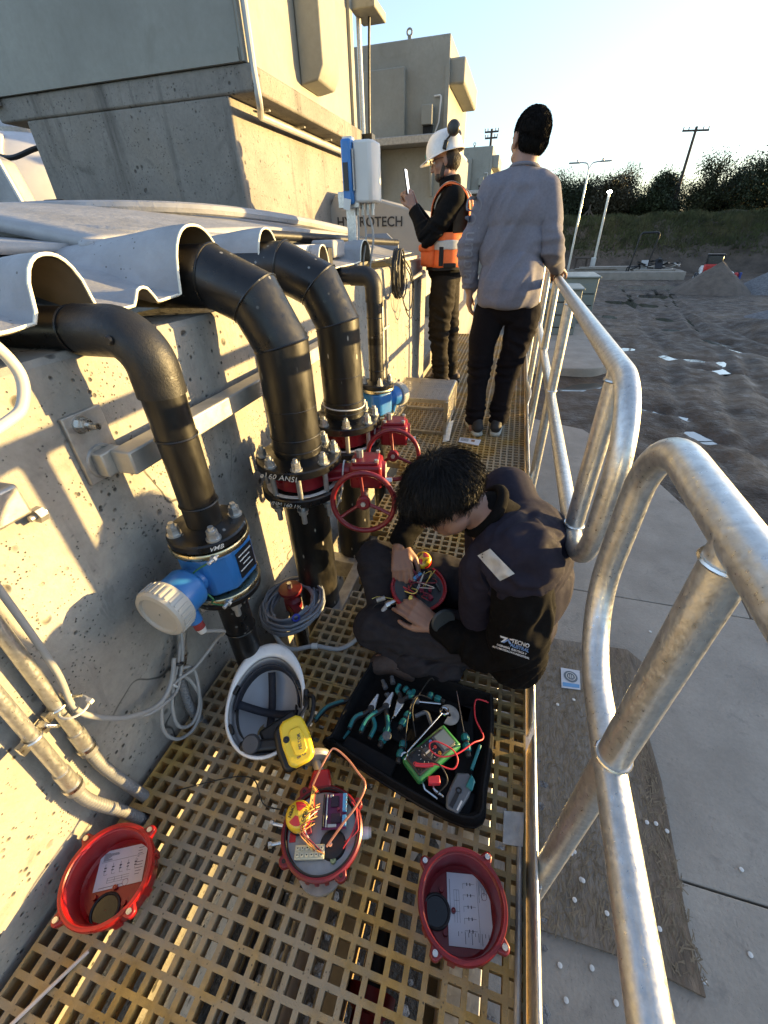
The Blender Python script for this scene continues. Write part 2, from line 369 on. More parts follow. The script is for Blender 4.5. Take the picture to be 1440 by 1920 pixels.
def slab(name, poly, z0, z1, mat, cutr=0.02):
    m = MB(); m.prism(poly, (0, 0, z0), (1, 0, 0), (0, 1, 0), (0, 0, z1 - z0)); return struct(m.build(name, mat, bevel=cutr))
def arc(cx, cy, r, a0, a1, n=8): return [(cx + r * cos(radians(a0 + (a1 - a0) * i / n)), cy + r * sin(radians(a0 + (a1 - a0) * i / n))) for i in range(n + 1)]
PADZ = GND + 0.12
# near pad in panels with open joints (joint lines cross it at y = 0.93 and 2.78)
pads = [[(-1.0, -3.0), (3.2, -3.0), (2.6, 0.925), (-1.0, 0.925)],
        [(-1.0, 0.935), (2.6, 0.935), (2.22, 2.775), (-1.0, 2.775)],
        [(-1.0, 2.785), (2.06, 2.785), (2.15, 4.05), (1.80, 5.3), (1.25, 6.35), (0.3, 6.75), (-1.0, 6.75)],
        [(2.07, 2.785), (2.22, 2.785), (2.26, 3.4), (2.165, 4.0)]]
for i, p in enumerate(pads): slab('concrete_pad' if i == 0 else 'concrete_pad.%03d' % i, p, GND - 0.2, PADZ, C_PAD, 0.006)
slab('equipment_pad', [(-1.0, 9.6)] + arc(1.45, 10.6, 0.85, -90, 20, 8) + [(2.75, 18.6), (3.2, 24.0), (-1.0, 24.0)], GND - 0.2, PADZ + 0.02, C_PAD, 0.02)
slab('far_yard', [(-14, 4.3), (-1.0, 4.3), (-1.0, 30), (-14, 30)], GND - 0.2, -0.06, C_PAD, 0.02)

# standing water: level sheets lying in the dips of the mud, the shoreline is where mud and water meet
for i, (cx, cy, rx, ry, an, dp) in enumerate(DIPS):
    R2 = max(rx, ry) * 1.5 + .25; zz = dirt_z(cx, cy) + dp * .24
    m = MB(); n = 24; m.add([(cx + R2 * cos(2 * pi * k / n), cy + R2 * sin(2 * pi * k / n), zz) for k in range(n)], [tuple(range(n))])
    struct(m.build('puddle_water', WATER, smooth=False))
# embankment: steep cut face, grassed top
m = MB(); exs = [-30 + i * 0.8 for i in range(120)]; prof = [(35.6, GND - 0.2), (36.0, GND + 0.15), (36.9, -0.55), (37.3, 0.05), (37.8, 0.75), (38.4, 1.45), (39.0, 1.82), (40.5, 1.95), (60, 2.0), (400, 2.0)]
def emb(a, i):
    y, z = prof[i]; k = 1 if 0 < i < 8 else 0
    drop = max(0, min(1, (a - 18.0) / 3.0)) if i < 9 else 0
    return (a, y + k * 0.6 * noise.noise((a * .5, i * .9, 2)), z + k * 0.28 * noise.noise((a * .6, i, 7)) - drop * max(0, z + 0.3) * 0.55)
m.sheet([emb(a, i) for i in range(len(prof)) for a in exs], len(exs), len(prof))
struct(m.build('embankment', EARTH, sharp=80))
# unseen continuation of the bank, added at a height that shades the ground
m = MB(); n_ = 90; P = []
for i in range(n_ + 1):
    y = 37.5 - 120 * i / n_; cx = 30.5 + 1.2 * noise.noise((y * .05, 3, 1)); hz = .80 + .14 * noise.noise((y * .35, 1, 5))
    for (dx, z) in ((-4.5, GND - .2), (-3.2, GND + .3), (-1.6, hz * .35), (-.4, hz), (2.5, hz - .05), (60, hz - .3)): P.append((cx + dx, y, z))
m.sheet(P, 6, n_ + 1); struct(m.build('unseen_shade_bank', EARTH, sharp=80))
# grass and weeds on the embankment
GRASS = pm('embankment_grass', (0.050, 0.058, 0.022), 0.9, 0, var=0.5, scale=1.2, col2=(0.11, 0.10, 0.045), c2scale=0.7, c2lo=0.5, c2hi=0.7)
m = MB(); rnd = random.Random(3)
for i in range(26000):
    a = rnd.uniform(-3, 22); t = rnd.random() ** 0.8; k = 2.1 + t * 4.3
    if k < 2.8 and rnd.random() < 0.7: continue
    i0 = int(k); fr = k - i0; p = Vector(emb(a, i0)).lerp(Vector(emb(a, i0 + 1)), fr)
    h = rnd.uniform(0.10, 0.34) * (1.0 if k > 3 else 0.6); d = V(rnd.gauss(0, 0.35), rnd.gauss(-0.25, 0.3), 1).normalized() * h; q = V(rnd.uniform(-1, 1), rnd.uniform(-.4, .4), 0).normalized() * rnd.uniform(0.02, 0.05)
    m.add([p - q, p + q, p + d], [(0, 1, 2)])
tag(m.build('embankment_grass', GRASS, smooth=False), 'low green and yellowish weeds covering the earth bank', 'grass', kind='stuff')

# ------------------------------------------------------------ trees
BARK = pm('bark', (0.06, 0.045, 0.035), 0.95, 0, var=0.3, scale=8, bump=0.6, bscale=30, bdist=0.02)
LEAF = [pm('foliage_a', (0.030, 0.042, 0.016), 0.7, 0, var=0.5, scale=1.4), pm('foliage_b', (0.045, 0.052, 0.020), 0.7, 0, var=0.5, scale=1.2), pm('foliage_c', (0.052, 0.046, 0.022), 0.7, 0, var=0.4, scale=1.5)]
def tree(x, y, z0, h, rx, seed, label, leaf=0, n=12500, size=0.17, spread=0.85, open_=0.0, low=0.0):
    rnd = random.Random(seed); t = thing('tree', label, 'tree', (x, y, z0), 'trees on top of the bank')
    m = MB(); m.tube([(x, y, z0 - .3), (x + rnd.gauss(0, .1), y, z0 + h * .3), (x + rnd.gauss(0, .2), y + .1, z0 + h * .75)], .1, 7, rr=[0.13, .09, .03])
    tips = []
    for k in range(22):
        a = rnd.uniform(0, 2 * pi); f = rnd.uniform(low, 0.98); u = (f - low) / (1 - low)
        R = rx * (sin(pi * min(1, 0.18 + 0.8 * u)) ** 0.6) * rnd.uniform(0.55, 1.05)
        b = V(x, y, z0 + h * f * 0.6); e = V(x + R * cos(a), y + R * sin(a) * .8, z0 + h * f)
        m.tube([b, (b + e) / 2 + V(0, 0, .1 * h * rnd.random()), e], .03, 5, rr=[.04, .025, .01]); tips.append((b, e))
    m.build('trunk', BARK, t)
    m = MB(); per = n // len(tips)
    for b, e in tips:
        cr = rx * rnd.uniform(0.30, 0.52); kk = int(per * rnd.uniform(.6, 1.4))
        for _ in range(kk):
            f = rnd.uniform(0.25, 1.0); u_ = V(rnd.gauss(0, 1), rnd.gauss(0, 1), rnd.gauss(0, 1)).normalized() * rnd.random() ** .45; c = b.lerp(e, f) + u_ * cr * spread * 1.05
            if c.z < z0 + 0.05: c.z = z0 + rnd.random() * .3
            d = V(rnd.gauss(0, 1), rnd.gauss(0, 1), rnd.gauss(.25, 1)).normalized(); x_, y_, z_ = frame(d); s_ = size * rnd.uniform(.5, 1.2) * (.65 if f > .9 else 1)
            m.add([c - x_ * s_ * .32, c + d * s_ * .5 + y_ * .03, c + x_ * s_ * .32, c - d * s_ * .5], [(0, 1, 2, 3)])
    m.build('crown', LEAF[leaf], t, smooth=False)
ZT = 1.9
for i, a in enumerate([
    (2.2, 44, 2.9, 1.7, 'dark rounded tree just right of the grey sweatshirt sleeve', 0), (4.3, 46, 2.7, 1.6, 'dark bushy tree between the two slim lamp posts', 0),
    (6.1, 44, 2.5, 1.5, 'low dark tree right of the lit lamp post', 2), (7.9, 46, 3.0, 1.7, 'brownish ragged tree left of the tall wooden pole', 2), (9.4, 43.5, 2.5, 1.4, 'short dark shrub-like tree at the foot of the tall wooden pole', 0),
    (15.9, 42, 3.6, 2.1, 'broad dark tree cut by the right edge of the photo', 0), (11.0, 48, 2.6, 1.6, 'small tree just behind the tallest tree on its left side', 0), (14.0, 47, 2.4, 1.7, 'low tree in the gap between the two big trees at right', 0), (0.4, 46, 2.6, 1.7, 'dark tree hidden mostly behind the grey sweatshirt', 0),
    (17.6, 46, 3.4, 2.2, 'tall hazy tree at the far right edge', 1), (3.3, 47, 2.1, 1.5, 'low bush filling the gap left of the double lamp post', 0), (5.2, 47, 2.1, 1.5, 'low bush filling the gap behind the lit lamp', 2), (7.0, 47.5, 2.2, 1.5, 'low bush in the dip of the tree line right of the lit lamp', 0), (10.2, 46.5, 2.2, 1.5, 'low bush just right of the tall wooden pole foot', 0), (14.6, 45, 2.9, 1.7, 'dense dark bush joining the two big trees at right', 0)]):
    tree(a[0], a[1], ZT, a[2], a[3] * 1.35, 20 + i, a[4], a[5])
tree(12.6, 43, ZT, 4.0, 1.9, 55, 'tallest airy tree with upswept branches right of the wooden pole', 1, n=9000, size=0.16, spread=0.8, low=0.05)
# whippy shoots standing above the tree line
for i, (sx, hh) in enumerate([(3.4, 3.6), (5.3, 3.5), (7.3, 3.9), (15.0, 4.4)]):
    rnd = random.Random(90 + i); t = thing('sapling', ['thin sapling rising behind the double lamp post', 'thin sapling rising behind the lit lamp post', 'thin sapling above the brownish ragged tree', 'sparse tall sapling above the trees at the right edge'][i], 'tree', (sx, 45, ZT), 'trees on top of the bank')
    mm = MB(); lf = MB()
    for k in range(5):
        b = V(sx + rnd.gauss(0, .15), 45, ZT); e = b + V(rnd.gauss(0, .35), rnd.gauss(0, .2), hh * rnd.uniform(.8, 1)); mm.tube([b, (b + e) / 2 + V(rnd.gauss(0, .1), 0, 0), e], .02, 5, rr=[.03, .02, .006])
        for q in range(90):
            c = b.lerp(e, rnd.uniform(.45, 1)) + V(rnd.gauss(0, .13), rnd.gauss(0, .13), 0); d = V(rnd.gauss(0, 1), 0, rnd.gauss(.6, 1)).normalized(); x_, y_, z_ = frame(d); s_ = rnd.uniform(.06, .15)
            lf.add([c - x_ * s_ * .3, c + d * s_ * .5, c + x_ * s_ * .3, c - d * s_ * .5], [(0, 1, 2, 3)])
    mm.build('trunk', BARK, t); lf.build('crown', LEAF[2], t, smooth=False)

# ------------------------------------------------------------ poles
WOOD = pm('weathered_wood', (0.075, 0.058, 0.046), 0.9, 0, var=0.3, scale=5, stretch=(6, 6, .5), bump=.4, bscale=20)
def utility_pole(x, y, z0, z1, half, label, ang):
    t = thing('utility_pole', label, 'utility pole', (x, y, z0), 'wooden utility poles')
    MB().cyl((x, y, z0 - .5), (x, y, z1), .13, .09, 12).build('pole', WOOD, t)
    d = V(cos(ang), sin(ang), 0)
    for k, (dz, hl) in enumerate([(0.18, half), (0.55, half * .9)] if k2 else [(0.22, half)]):
        c = V(x, y, z1 - dz); arm = MB().beam(c - d * hl, c + d * hl, .09, .11).build('crossarm', WOOD, t)
        for q in (-.95, -.55, .55, .95):
            MB().lathe([(.02, 0), (.05, .05), (.03, .08), (.05, .12), (.02, .16)], c + d * hl * q + V(0, 0, .06), (0, 0, 1), 10, True, True).build('insulator', GALV_D, arm)
k2 = False; utility_pole(11.05, 45, 1.5, 7.2, 0.95, 'tall leaning-looking wooden utility pole with one cross-arm above the trees', radians(15))
k2 = True; utility_pole(-3.6, 45, 1.5, 8.05, 0.55, 'short-looking utility pole with two cross-arms between the standing heads', radians(0))
# double arm street light
t = thing('street_light', 'slim galvanised post with two lamp arms, unlit', 'street light', (3.09, 33.2, GND), 'lamp posts beyond the mud')
MB().cyl((3.09, 33.2, GND - .3), (3.15, 33.2, 4.15), .075, .05, 12).build('post', GALV, t)
for sgn in (-1, 1):
    arm = MB().tube(spline([(3.15, 33.2, 4.1), (3.15 + .12 * sgn, 33.2, 4.36), (3.15 + .35 * sgn, 33.2, 4.43), (3.15 + .6 * sgn, 33.2, 4.44)], 6), .03, 8).build('arm', GALV, t)
    hd = MB().box((3.15 + .85 * sgn, 33.2, 4.44), (.62, .2, .07)).build('lamp_head', GALV_D, t, bevel=.02)
    MB().lathe([(.02, 0), (.06, 0), (.06, .1), (.02, .12)], (3.15 + .68 * sgn, 33.2, 4.47), (0, 0, 1), 10, True, True).build('photocell', GALV_D, hd)
t = thing('street_light', 'slim post with one small lit lamp and a box at its foot', 'street light', (6.09, 44.3, GND), 'lamp posts beyond the mud')
MB().cyl((6.09, 35.4, GND - .3), (6.05, 35.4, 3.0), .07, .06, 12)
t.location = (4.86, 35.4, GND)
MB().cyl((4.86, 35.4, GND - .3), (4.86, 35.4, 3.05), .085, .07, 12).build('post', GALV, t)
MB().box((4.80, 35.3, GND + .75), (.3, .2, .5)).build('control_box', WHITE, t, bevel=.02)
LAMP = pm('lit_lamp', (1, 1, 1), .4, emis=(1.0, .97, .9, 25.0))
MB().lathe([(.02, -.05), (.12, -.04), (.15, 0), (.10, .06), (.02, .08)], (4.86, 35.38, 3.13), (0, 0, 1), 14, True, True).build('lamp', LAMP, t)
# guyed stake on the bank
t = thing('wooden_stake', 'small propped wooden stake on the bank between the lamp posts', 'stake', (4.35, 39.6, 1.85))
for a, b in (((4.35, 39.6, 1.7), (4.35, 39.6, 2.65)), ((3.75, 39.6, 1.75), (4.33, 39.6, 2.35)), ((4.9, 39.6, 1.75), (4.37, 39.6, 2.35))):
    MB().beam(a, b, .08, .08).build('stake_timber', WOOD, t)

# ------------------------------------------------------------ far building site
t = thing('foundation', 'long pale concrete foundation strip beyond the mud', 'foundation', (5.5, 32, GND))
FND = C_PAD
MB().box2((2.0, 31.2, GND - .2), (9.4, 31.7, GND + .42)).build('front_beam', FND, t, bevel=.02)
MB().box2((9.0, 31.75, GND - .2), (9.4, 34.2, GND + .45)).build('end_beam', FND, t, bevel=.02)
MB().box2((4.5, 34.0, GND - .2), (8.95, 34.5, GND + .55)).build('back_beam', FND, t, bevel=.02)
MB().box2((6.8, 31.9, GND - .1), (8.9, 33.4, GND + .5)).build('slab_block', FND, t, bevel=.02)
for k, l_ in enumerate(['longest pale board, lowest of the stack lying on the foundation', 'second pale board from the bottom of the stack on the foundation', 'third pale board from the bottom of the stack on the foundation', 'shortest pale board on top of the stack on the foundation']):
    tag(MB().box((4.4 + .1 * k, 32.1 + .12 * (k % 2), GND + .44 + .06 * k), (3.0 - .3 * k, .24, .05)).build('timber_board', pm('pale_timber', (.26, .235, .20), .8, var=.2)), l_, 'board', 'boards stacked on the foundation')
t = thing('trestle', 'small wooden trestle by the double lamp post', 'trestle', (4.0, 34.8, GND))
MB().box((4.0, 34.8, GND + 1.0), (.95, .5, .1)).build('top', WOOD, t)
for sx in (-.38, .38):
    for sy in (-.18, .18): MB().beam((4.0 + sx, 34.8 + sy, GND - .1), (4.0 + sx * .8, 34.8 + sy, GND + .95), .07, .07).build('leg', WOOD, t)
t = thing('rebar_frame', 'bent dark tube frame standing behind the foundation', 'frame', (7.1, 32.6, GND + .3))
for p in ([(6.55, 32.5, GND + .3), (6.75, 32.5, GND + 2.35), (7.75, 32.5, GND + 2.35), (7.55, 32.5, GND + .6)],):
    MB().tube(fillet(p, .15, 5), .05, 8).build('tube_frame', BLACK, t)
MB().tube(fillet([(6.35, 32.2, GND - .1), (6.4, 32.2, GND + .62), (7.1, 32.2, GND + .66), (7.1, 32.2, GND)], .06, 4), .04, 7).build('low_frame', BLACK, t)
t = thing('debris_pile', 'dark tangled pile of plastic sheet and offcuts on the foundation', 'pile', (7.9, 32.6, GND + .5))
rnd = random.Random(5)
for k in range(26):
    c = V(7.9 + rnd.gauss(0, .5), 32.6 + rnd.gauss(0, .3), GND + .55 + abs(rnd.gauss(0, .18)))
    MB().box(c, (rnd.uniform(.2, .8), rnd.uniform(.1, .4), rnd.uniform(.02, .08)), R=Matrix.Rotation(rnd.uniform(0, 3), 3, 'Z') @ Matrix.Rotation(rnd.gauss(0, .5), 3, 'Y')).build('offcut', BLACK if rnd.random() < .75 else GALV_D, t)
def mound(name, label, cat, cx, cy, rx, ry, h, mat, seed, pw=1.0):
    m = MB(); n = 30; k = 44; P = []
    for j in range(n + 1):
        r = j / n
        for i in range(k + 1):
            a = 2 * pi * i / k; q = r * (1 + .12 * noise.noise((cos(a) * 1.5 + seed, sin(a) * 1.5, seed)))
            z = h * max(0, 1 - r) ** pw + .07 * h * noise.noise((r * cos(a) * 5, r * sin(a) * 5, seed)) * (1 - r) - .15 * r
            P.append((cx + rx * q * cos(a), cy + ry * q * sin(a), GND + z))
    m.sheet(P, k + 1, n + 1); return tag(m.build(name, mat, sharp=80), label, cat)
mound('sand_pile', 'brown conical heap of sand in front of the red loader', 'sand pile', 8.9, 25.2, 1.9, 1.6, 1.25, SAND, 3)
mound('gravel_pile', 'grey gravel heap at the right edge beyond the sand heap', 'gravel pile', 12.0, 25.5, 2.3, 2.2, 1.35, GRAVEL, 8, .9)
mound('gravel_pile', 'long nearer grey gravel bank cut by the right edge', 'gravel pile', 9.6, 17.2, 2.4, 2.2, .75, GRAVEL, 14, .8)
mound('earth_pile', 'low dark ridge of mud along the water channel', 'earth pile', 7.3, 15.2, 1.0, 3.4, .35, DIRT, 21, .8)

# red compact loader seen from behind
t = thing('skid_loader', 'small red and white loader seen from behind, parked behind the sand heap', 'loader', (9.6, 28.5, GND))
RED_M = pm('loader_red', (.45, .035, .03), .45, var=.1); WHT_M = pm('loader_white', (.65, .64, .62), .45, var=.08)
R_ = Matrix.Rotation(radians(-12), 3, 'Z'); L0 = V(9.62, 28.2, GND); LS = .70
def lb(c, d): return MB().box(L0 + R_ @ V(*c) * LS, [q * LS for q in d], R=R_)
lb((0, 0, .95), (1.15, .5, .85)).build('rear_door', RED_M, t, bevel=.06)
lb((0, .9, .8), (1.25, 1.6, .8)).build('body', WHT_M, t, bevel=.05)
for sx in (-1, 1):
    lb((sx * .66, .35, 1.0), (.14, 1.5, .22)).build('lift_arm', WHT_M, t, bevel=.03)
    MB().beam(L0 + R_ @ V(sx * .66, -.3, 1.0) * LS, L0 + R_ @ V(sx * .72, -.5, .3) * LS, .08, .14).build('rear_upright', WHT_M, t, bevel=.02)
    for wy in (-.05, 1.0):
        wh = MB(); c = L0 + R_ @ V(sx * .78, wy, .38) * LS; ax = R_ @ V(sx, 0, 0); wh.lathe([(.12, -.09), (.25, -.09), (.28, -.04), (.28, .04), (.25, .09), (.12, .09)], c, ax, 20, True, True); w_ = wh.build('wheel', BLACK, t)
        MB().lathe([(.02, .08), (.12, .07), (.125, .10), (.02, .09)], c, ax, 14, True, True).build('rim', WHT_M, w_)
    MB().lathe([(.01, 0), (.05, 0), (.05, .03), (.01, .03)], L0 + R_ @ V(sx * .42, -.26, 1.1) * LS, R_ @ V(0, -1, 0), 10, True, True).build('tail_light', pm('tail_red', (.6, .02, .02), .3), t)
lb((0, .5, 1.62), (.95, 1.0, .62)).build('cab', pm('cab_dark', (.05, .055, .055), .2, var=.1), t, bevel=.05)
lb((0, .5, 1.97), (1.05, 1.1, .07)).build('cab_roof', BLACK, t, bevel=.02)
for sx in (-1, 1): lb((sx * .5, -.02, 1.62), (.06, .06, .64)).build('cab_pillar', BLACK, t)
tag(MB().sph((10.75, 28.9, GND + .42), (.2, .18, .18), 14, 9).build('rubbish_bag', WHITE), 'small white bag lying right beside the red loader', 'bag')
tag(MB().sph((11.0, 28.8, GND + .35), (.16, .14, .2), 14, 9).build('rubbish_bag', RED_M), 'small red bag next to the white one by the loader', 'bag')
tag(MB().box((11.15, 28.7, GND + .35), (.08, .2, .4)).build('blue_board', pm('blue_panel', (.05, .08, .3), .5), bevel=.01), 'small blue board leaning right of the bags by the loader', 'board')

# grey-green cabinets on the equipment pad
cz = PADZ + .02
for i, (x0, x1, y0, y1, h, lb_) in enumerate([(.0, 1.72, 13.3, 14.6, 1.12, 'long grey-green ventilated cabinet, nearest on the far pad'), (.3, 2.35, 15.2, 16.9, 1.25, 'second grey-green cabinet behind the nearest one on the far pad')]):
    t = thing('equipment_cabinet', lb_, 'cabinet', ((x0 + x1) / 2, (y0 + y1) / 2, cz), 'cabinets on the far pad')
    MB().box2((x0, y0, cz), (x1, y1, cz + h)).build('body', PAINT_G2, t, bevel=.015)
    MB().box2((x0 - .05, y0 - .05, cz + h), (x1 + .05, y1 + .05, cz + h + .05)).build('lid', PAINT_G2, t, bevel=.015)
    for k, zz in enumerate((.18, .5, .82)):
        MB().box2((x0 + .05, y0 - .006, cz + zz), (x1 - .05, y0 + .01, cz + zz + .025)).build('panel_slot', DARK, t)
        MB().box2((x0 + .05, y0 - .012, cz + zz + .03), (x1 - .05, y0 + .01, cz + zz + .27)).build('panel', PAINT_G2, t, bevel=.004)
    MB().box2((x1 + .002, y0 + .2, cz + .5), (x1 + .02, y0 + .5, cz + .75)).build('vent_plate', GALV_D, t)

# ------------------------------------------------------------ strand board with litter on the near pad
t = thing('strand_board', 'weathered brown strand board lying on the concrete pad under the railing', 'board', (.6, 1.4, PADZ))
bz = PADZ + .022
MB().prism([(-.45, .60), (.47, .585), (.83, .592), (1.075, .56), (1.07, .76), (1.11, 1.35), (1.09, 1.86), (1.18, 2.13), (1.10, 2.22), (.46, 2.18), (-.45, 2.2)], (0, 0, PADZ + .004), (1, 0, 0), (0, 1, 0), (0, 0, .018)).build('panel', OSB, t)
m = MB(); rnd = random.Random(12)
for i in range(4200):
    c = V(rnd.uniform(.3, 1.09), rnd.uniform(.6, 2.15), bz + rnd.uniform(0, .004)); a = rnd.gauss(1.2, .6); L_ = rnd.uniform(.006, .028); w_ = rnd.uniform(.0008, .003)
    d = V(cos(a), sin(a), rnd.gauss(0, .06)) * L_; q = V(-sin(a), cos(a), 0) * w_; m.add([c - d - q, c + d - q, c + d + q, c - d + q], [(0, 1, 2, 3)])
sx = m.build('loose_strands', STRAND, t, smooth=False); sx['kind'] = 'stuff'
t = thing('paper_label', 'square paper label with a dark round seal lying on the strand board', 'label', (.69, 1.87, bz + .006))
MB().prism([(.632, 1.787), (.747, 1.80), (.757, 1.948), (.637, 1.941)], (0, 0, bz + .006), (1, 0, 0), (0, 1, 0), (0, 0, .002)).build('paper', pm('paper_blue', (.50, .53, .58), .7, var=.08, scale=20), t)
MB().lathe([(.001, 0), (.043, 0)], (.695, 1.885, bz + .0095), (0, 0, 1), 24).build('seal', pm('seal_grey', (.13, .16, .19), .7), t)
MB().lathe([(.026, 0), (.030, 0)], (.695, 1.885, bz + .0115), (0, 0, 1), 24).build('seal_ring', WHITE, t)
for k in (-1, 0, 1): MB().box((.695 + .012 * k, 1.885, bz + .0112), (.005, .03 - .008 * abs(k), .0006)).build('seal_mark', WHITE, t)
MB().prism([(.64, 1.80), (.742, 1.812), (.744, 1.838), (.642, 1.83)], (0, 0, bz + .0085), (1, 0, 0), (0, 1, 0), (0, 0, .0006)).build('blue_strip', pm('strip_blue', (.12, .30, .55), .6), t)
capm = MB().lathe([(.001, .005), (.007, .005), (.0095, .004), (.0095, 0), (.001, 0)], (0, 0, 0), (0, 0, 1), 14).mesh('bottle_cap', WHITE)
caps_ = [((1.373, 1.046), 'white disc alone on bare concrete at the far right'), ((1.295, .742), 'white disc beside a small dark splinter on bare concrete at lower right'), ((1.089, .609), 'white disc at the lower right corner of the strand board'), ((.614, .721), 'white disc on the brown board near the foot of the near post'),
         ((.744, .712), 'white disc nearest the lower front edge of the board'), ((.655, .798), 'white disc overlapping another in the middle of the brown board'), ((.649, .803), 'lower of the two overlapping white discs on the brown board'), ((.988, 1.124), 'left of three white discs in a row right of the slanted post'), ((1.03, 1.13), 'middle of three white discs in a row right of the slanted post'), ((1.074, 1.11), 'right of three white discs in a row right of the slanted post'),
         ((.63, .903), 'upper of two white discs against the slanted post'), ((.615, .892), 'lower of two white discs against the slanted post'), ((.543, .50), 'white disc on concrete near the toe plate at lower left'), ((.667, .528), 'white disc on concrete beside a dark crack'), ((.745, .455), 'white disc on concrete below the crack'), ((.56, .41), 'white disc close to the bottom edge by the toe plate'), ((.466, .689), 'white disc right at the toe plate edge by the near post foot'),
         ((.70, 1.72), 'white disc just below the paper label'), ((.60, 1.66), 'white disc left of and below the paper label'), ((1.30, 2.45), 'white disc on pale concrete between the posts'), ((.95, .72), 'white disc on the pale right half of the board')]
for i, ((cx, cy), l_) in enumerate(caps_):
    inb = .56 < cy < 2.2 and cx < 1.08
    o = inst('plastic_disc', capm, Matrix.Translation((cx, cy, (bz if inb else PADZ) + .003 + (.009 if i == 5 else 0))) @ Matrix.Rotation(random.gauss(0, .12), 4, 'X'), None); tag(o, l_, 'disc', 'white plastic discs scattered below the railing')
# ------------------------------------------------------------ concrete tank wall beside the walkway
WX = -0.81
t = thing('tank_wall', 'long pitted concrete tank wall carrying the black pipes, sunlit in patches', 'wall', (WX, 1, GND))
m = MB()
ysw = [-2.5 + i * .12 for i in range(57)]
# body with a chamfered, chipped top edge
prof = [(WX, GND - .2), (WX, .98), (WX - .004, 1.028), (WX - .014, 1.040), (-1.06, 1.040), (-1.06, GND - .2)]
P = []
for j, (px, pz) in enumerate(prof):
    for y in ysw:
        k = .006 * noise.noise((y * 3, j, 1)) if j in (2, 3) else 0
        P.append((px + k, min(y, 4.23), pz + k))
m.sheet(P, len(ysw), len(prof)); m.add([(p[0], 4.23, p[1]) for p in prof], [(0, 1, 2, 3, 4, 5)])
m.build('wall_body', C_WALL, t, sharp=30)
# skirting of the tank beyond, base of the channel
MB().box2((-2.2, -2.5, GND), (-1.075, 4.2, .7)).build('tank_floor', C_BLOCK, t)

# ------------------------------------------------------------ grating panels
PT = .038
def grating(name, label, x0, nx, y0, ny, skip=None, zt=0.0, th=.038):
    m = MB(); idx = {}
    W0 = .0057; W1 = .004   # half bar width top / bottom
    def vid(p):
        k = (round(p[0], 5), round(p[1], 5), round(p[2], 5))
        if k not in idx: idx[k] = len(m.v); m.v.append(k)
        return idx[k]
    def q(*ps): m.f.append(tuple(vid(p) for p in ps)); m.m.append(0)
    sk = skip or (lambda i, j: False)
    solid = lambda i, j: 0 <= i < nx and 0 <= j < ny and not sk(i, j)
    zb = zt - th
    for i in range(nx):
        for j in range(ny):
            if sk(i, j): continue
            a = x0 + i * PT; b = y0 + j * PT; c = a + PT; d = b + PT
            o = [(a, b), (c, b), (c, d), (a, d)]; s = [(a + W0, b + W0), (c - W0, b + W0), (c - W0, d - W0), (a + W0, d - W0)]; s2 = [(a + W1, b + W1), (c - W1, b + W1), (c - W1, d - W1), (a + W1, d - W1)]
            for k in range(4):
                l = (k + 1) % 4
                q((*o[k], zt), (*o[l], zt), (*s[l], zt), (*s[k], zt))
                q((*s[k], zt), (*s[l], zt), (*s2[l], zb), (*s2[k], zb))
                q((*o[l], zb), (*o[k], zb), (*s2[k], zb), (*s2[l], zb))
            for (di, dj, k) in ((0, -1, 0), (1, 0, 1), (0, 1, 2), (-1, 0, 3)):
                if not solid(i + di, j + dj):
                    l = (k + 1) % 4; q((*o[l], zt), (*o[k], zt), (*o[k], zb), (*o[l], zb))
    o = m.build(name, FRP, smooth=False); return tag(o, label, 'grating', 'yellowish moulded walkway gratings')
gx0 = .2 - 26 * PT
rj = random.Random(4); cut = {}
def skip_mid(i, j):
    x = gx0 + (i + .5) * PT; y = .70 + (j + .5) * PT
    lim = -.575
    if 1.0 < y < 1.55: lim = -.50 + (.038 if (j % 3 == 0) else 0)
    if j not in cut: cut[j] = rj.choice([0, 0, .038])
    return x < lim + cut[j] and y < 2.25
grating('walkway_grating', 'yellow-brown open grating in the foreground under the red covers and tool bag', gx0, 26, .70 - 58 * PT, 58)
grating('walkway_grating', 'yellow-brown open grating under the sitting man, cut out around the pipes', gx0, 26, .702, 48, skip_mid)
grating('walkway_grating', 'yellow-brown open grating under the man in the grey sweatshirt', gx0, 26, .704 + 48 * PT, 48)
grating('walkway_grating', 'yellow-brown open grating farthest along the walkway under the helmeted man', gx0, 26, .706 + 96 * PT, 54)

# supporting frame below the grating
t = thing('steel_edging', 'galvanised steel frame with toe plates edging the walkway gratings', 'frame', (.2, 2, -.1))
def chan(p0, p1, w_, h_): return MB().beam(p0, p1, w_, h_)
chan((.215, -1.6, -.115), (.215, 6.3, -.115), .045, .15).build('side_beam', GALV_D, t, bevel=.004)
chan((.10, -1.6, -.47), (.10, 6.0, -.47), .10, .26).build('shade_beam', GALV_D, t, bevel=.004)  # added beam that shades part of the wall below the grating
chan((-.53, .72, -.085), (-.53, 2.3, -.085), .05, .08).build('inner_beam', GALV_D, t, bevel=.004)
for y in (-.9, .72, 1.36, 2.5, 4.3): chan((-.80 if y < .7 or y > 2 else -.78, y, -.10), (.185, y, -.10), .06, .10).build('cross_beam', GALV_D, t, bevel=.004)
for y in (-.5, 2.3, 4.6): chan((.215, y, GND), (.215, y, -.195), .08, .08, ).build('leg', GALV_D, t, bevel=.004)
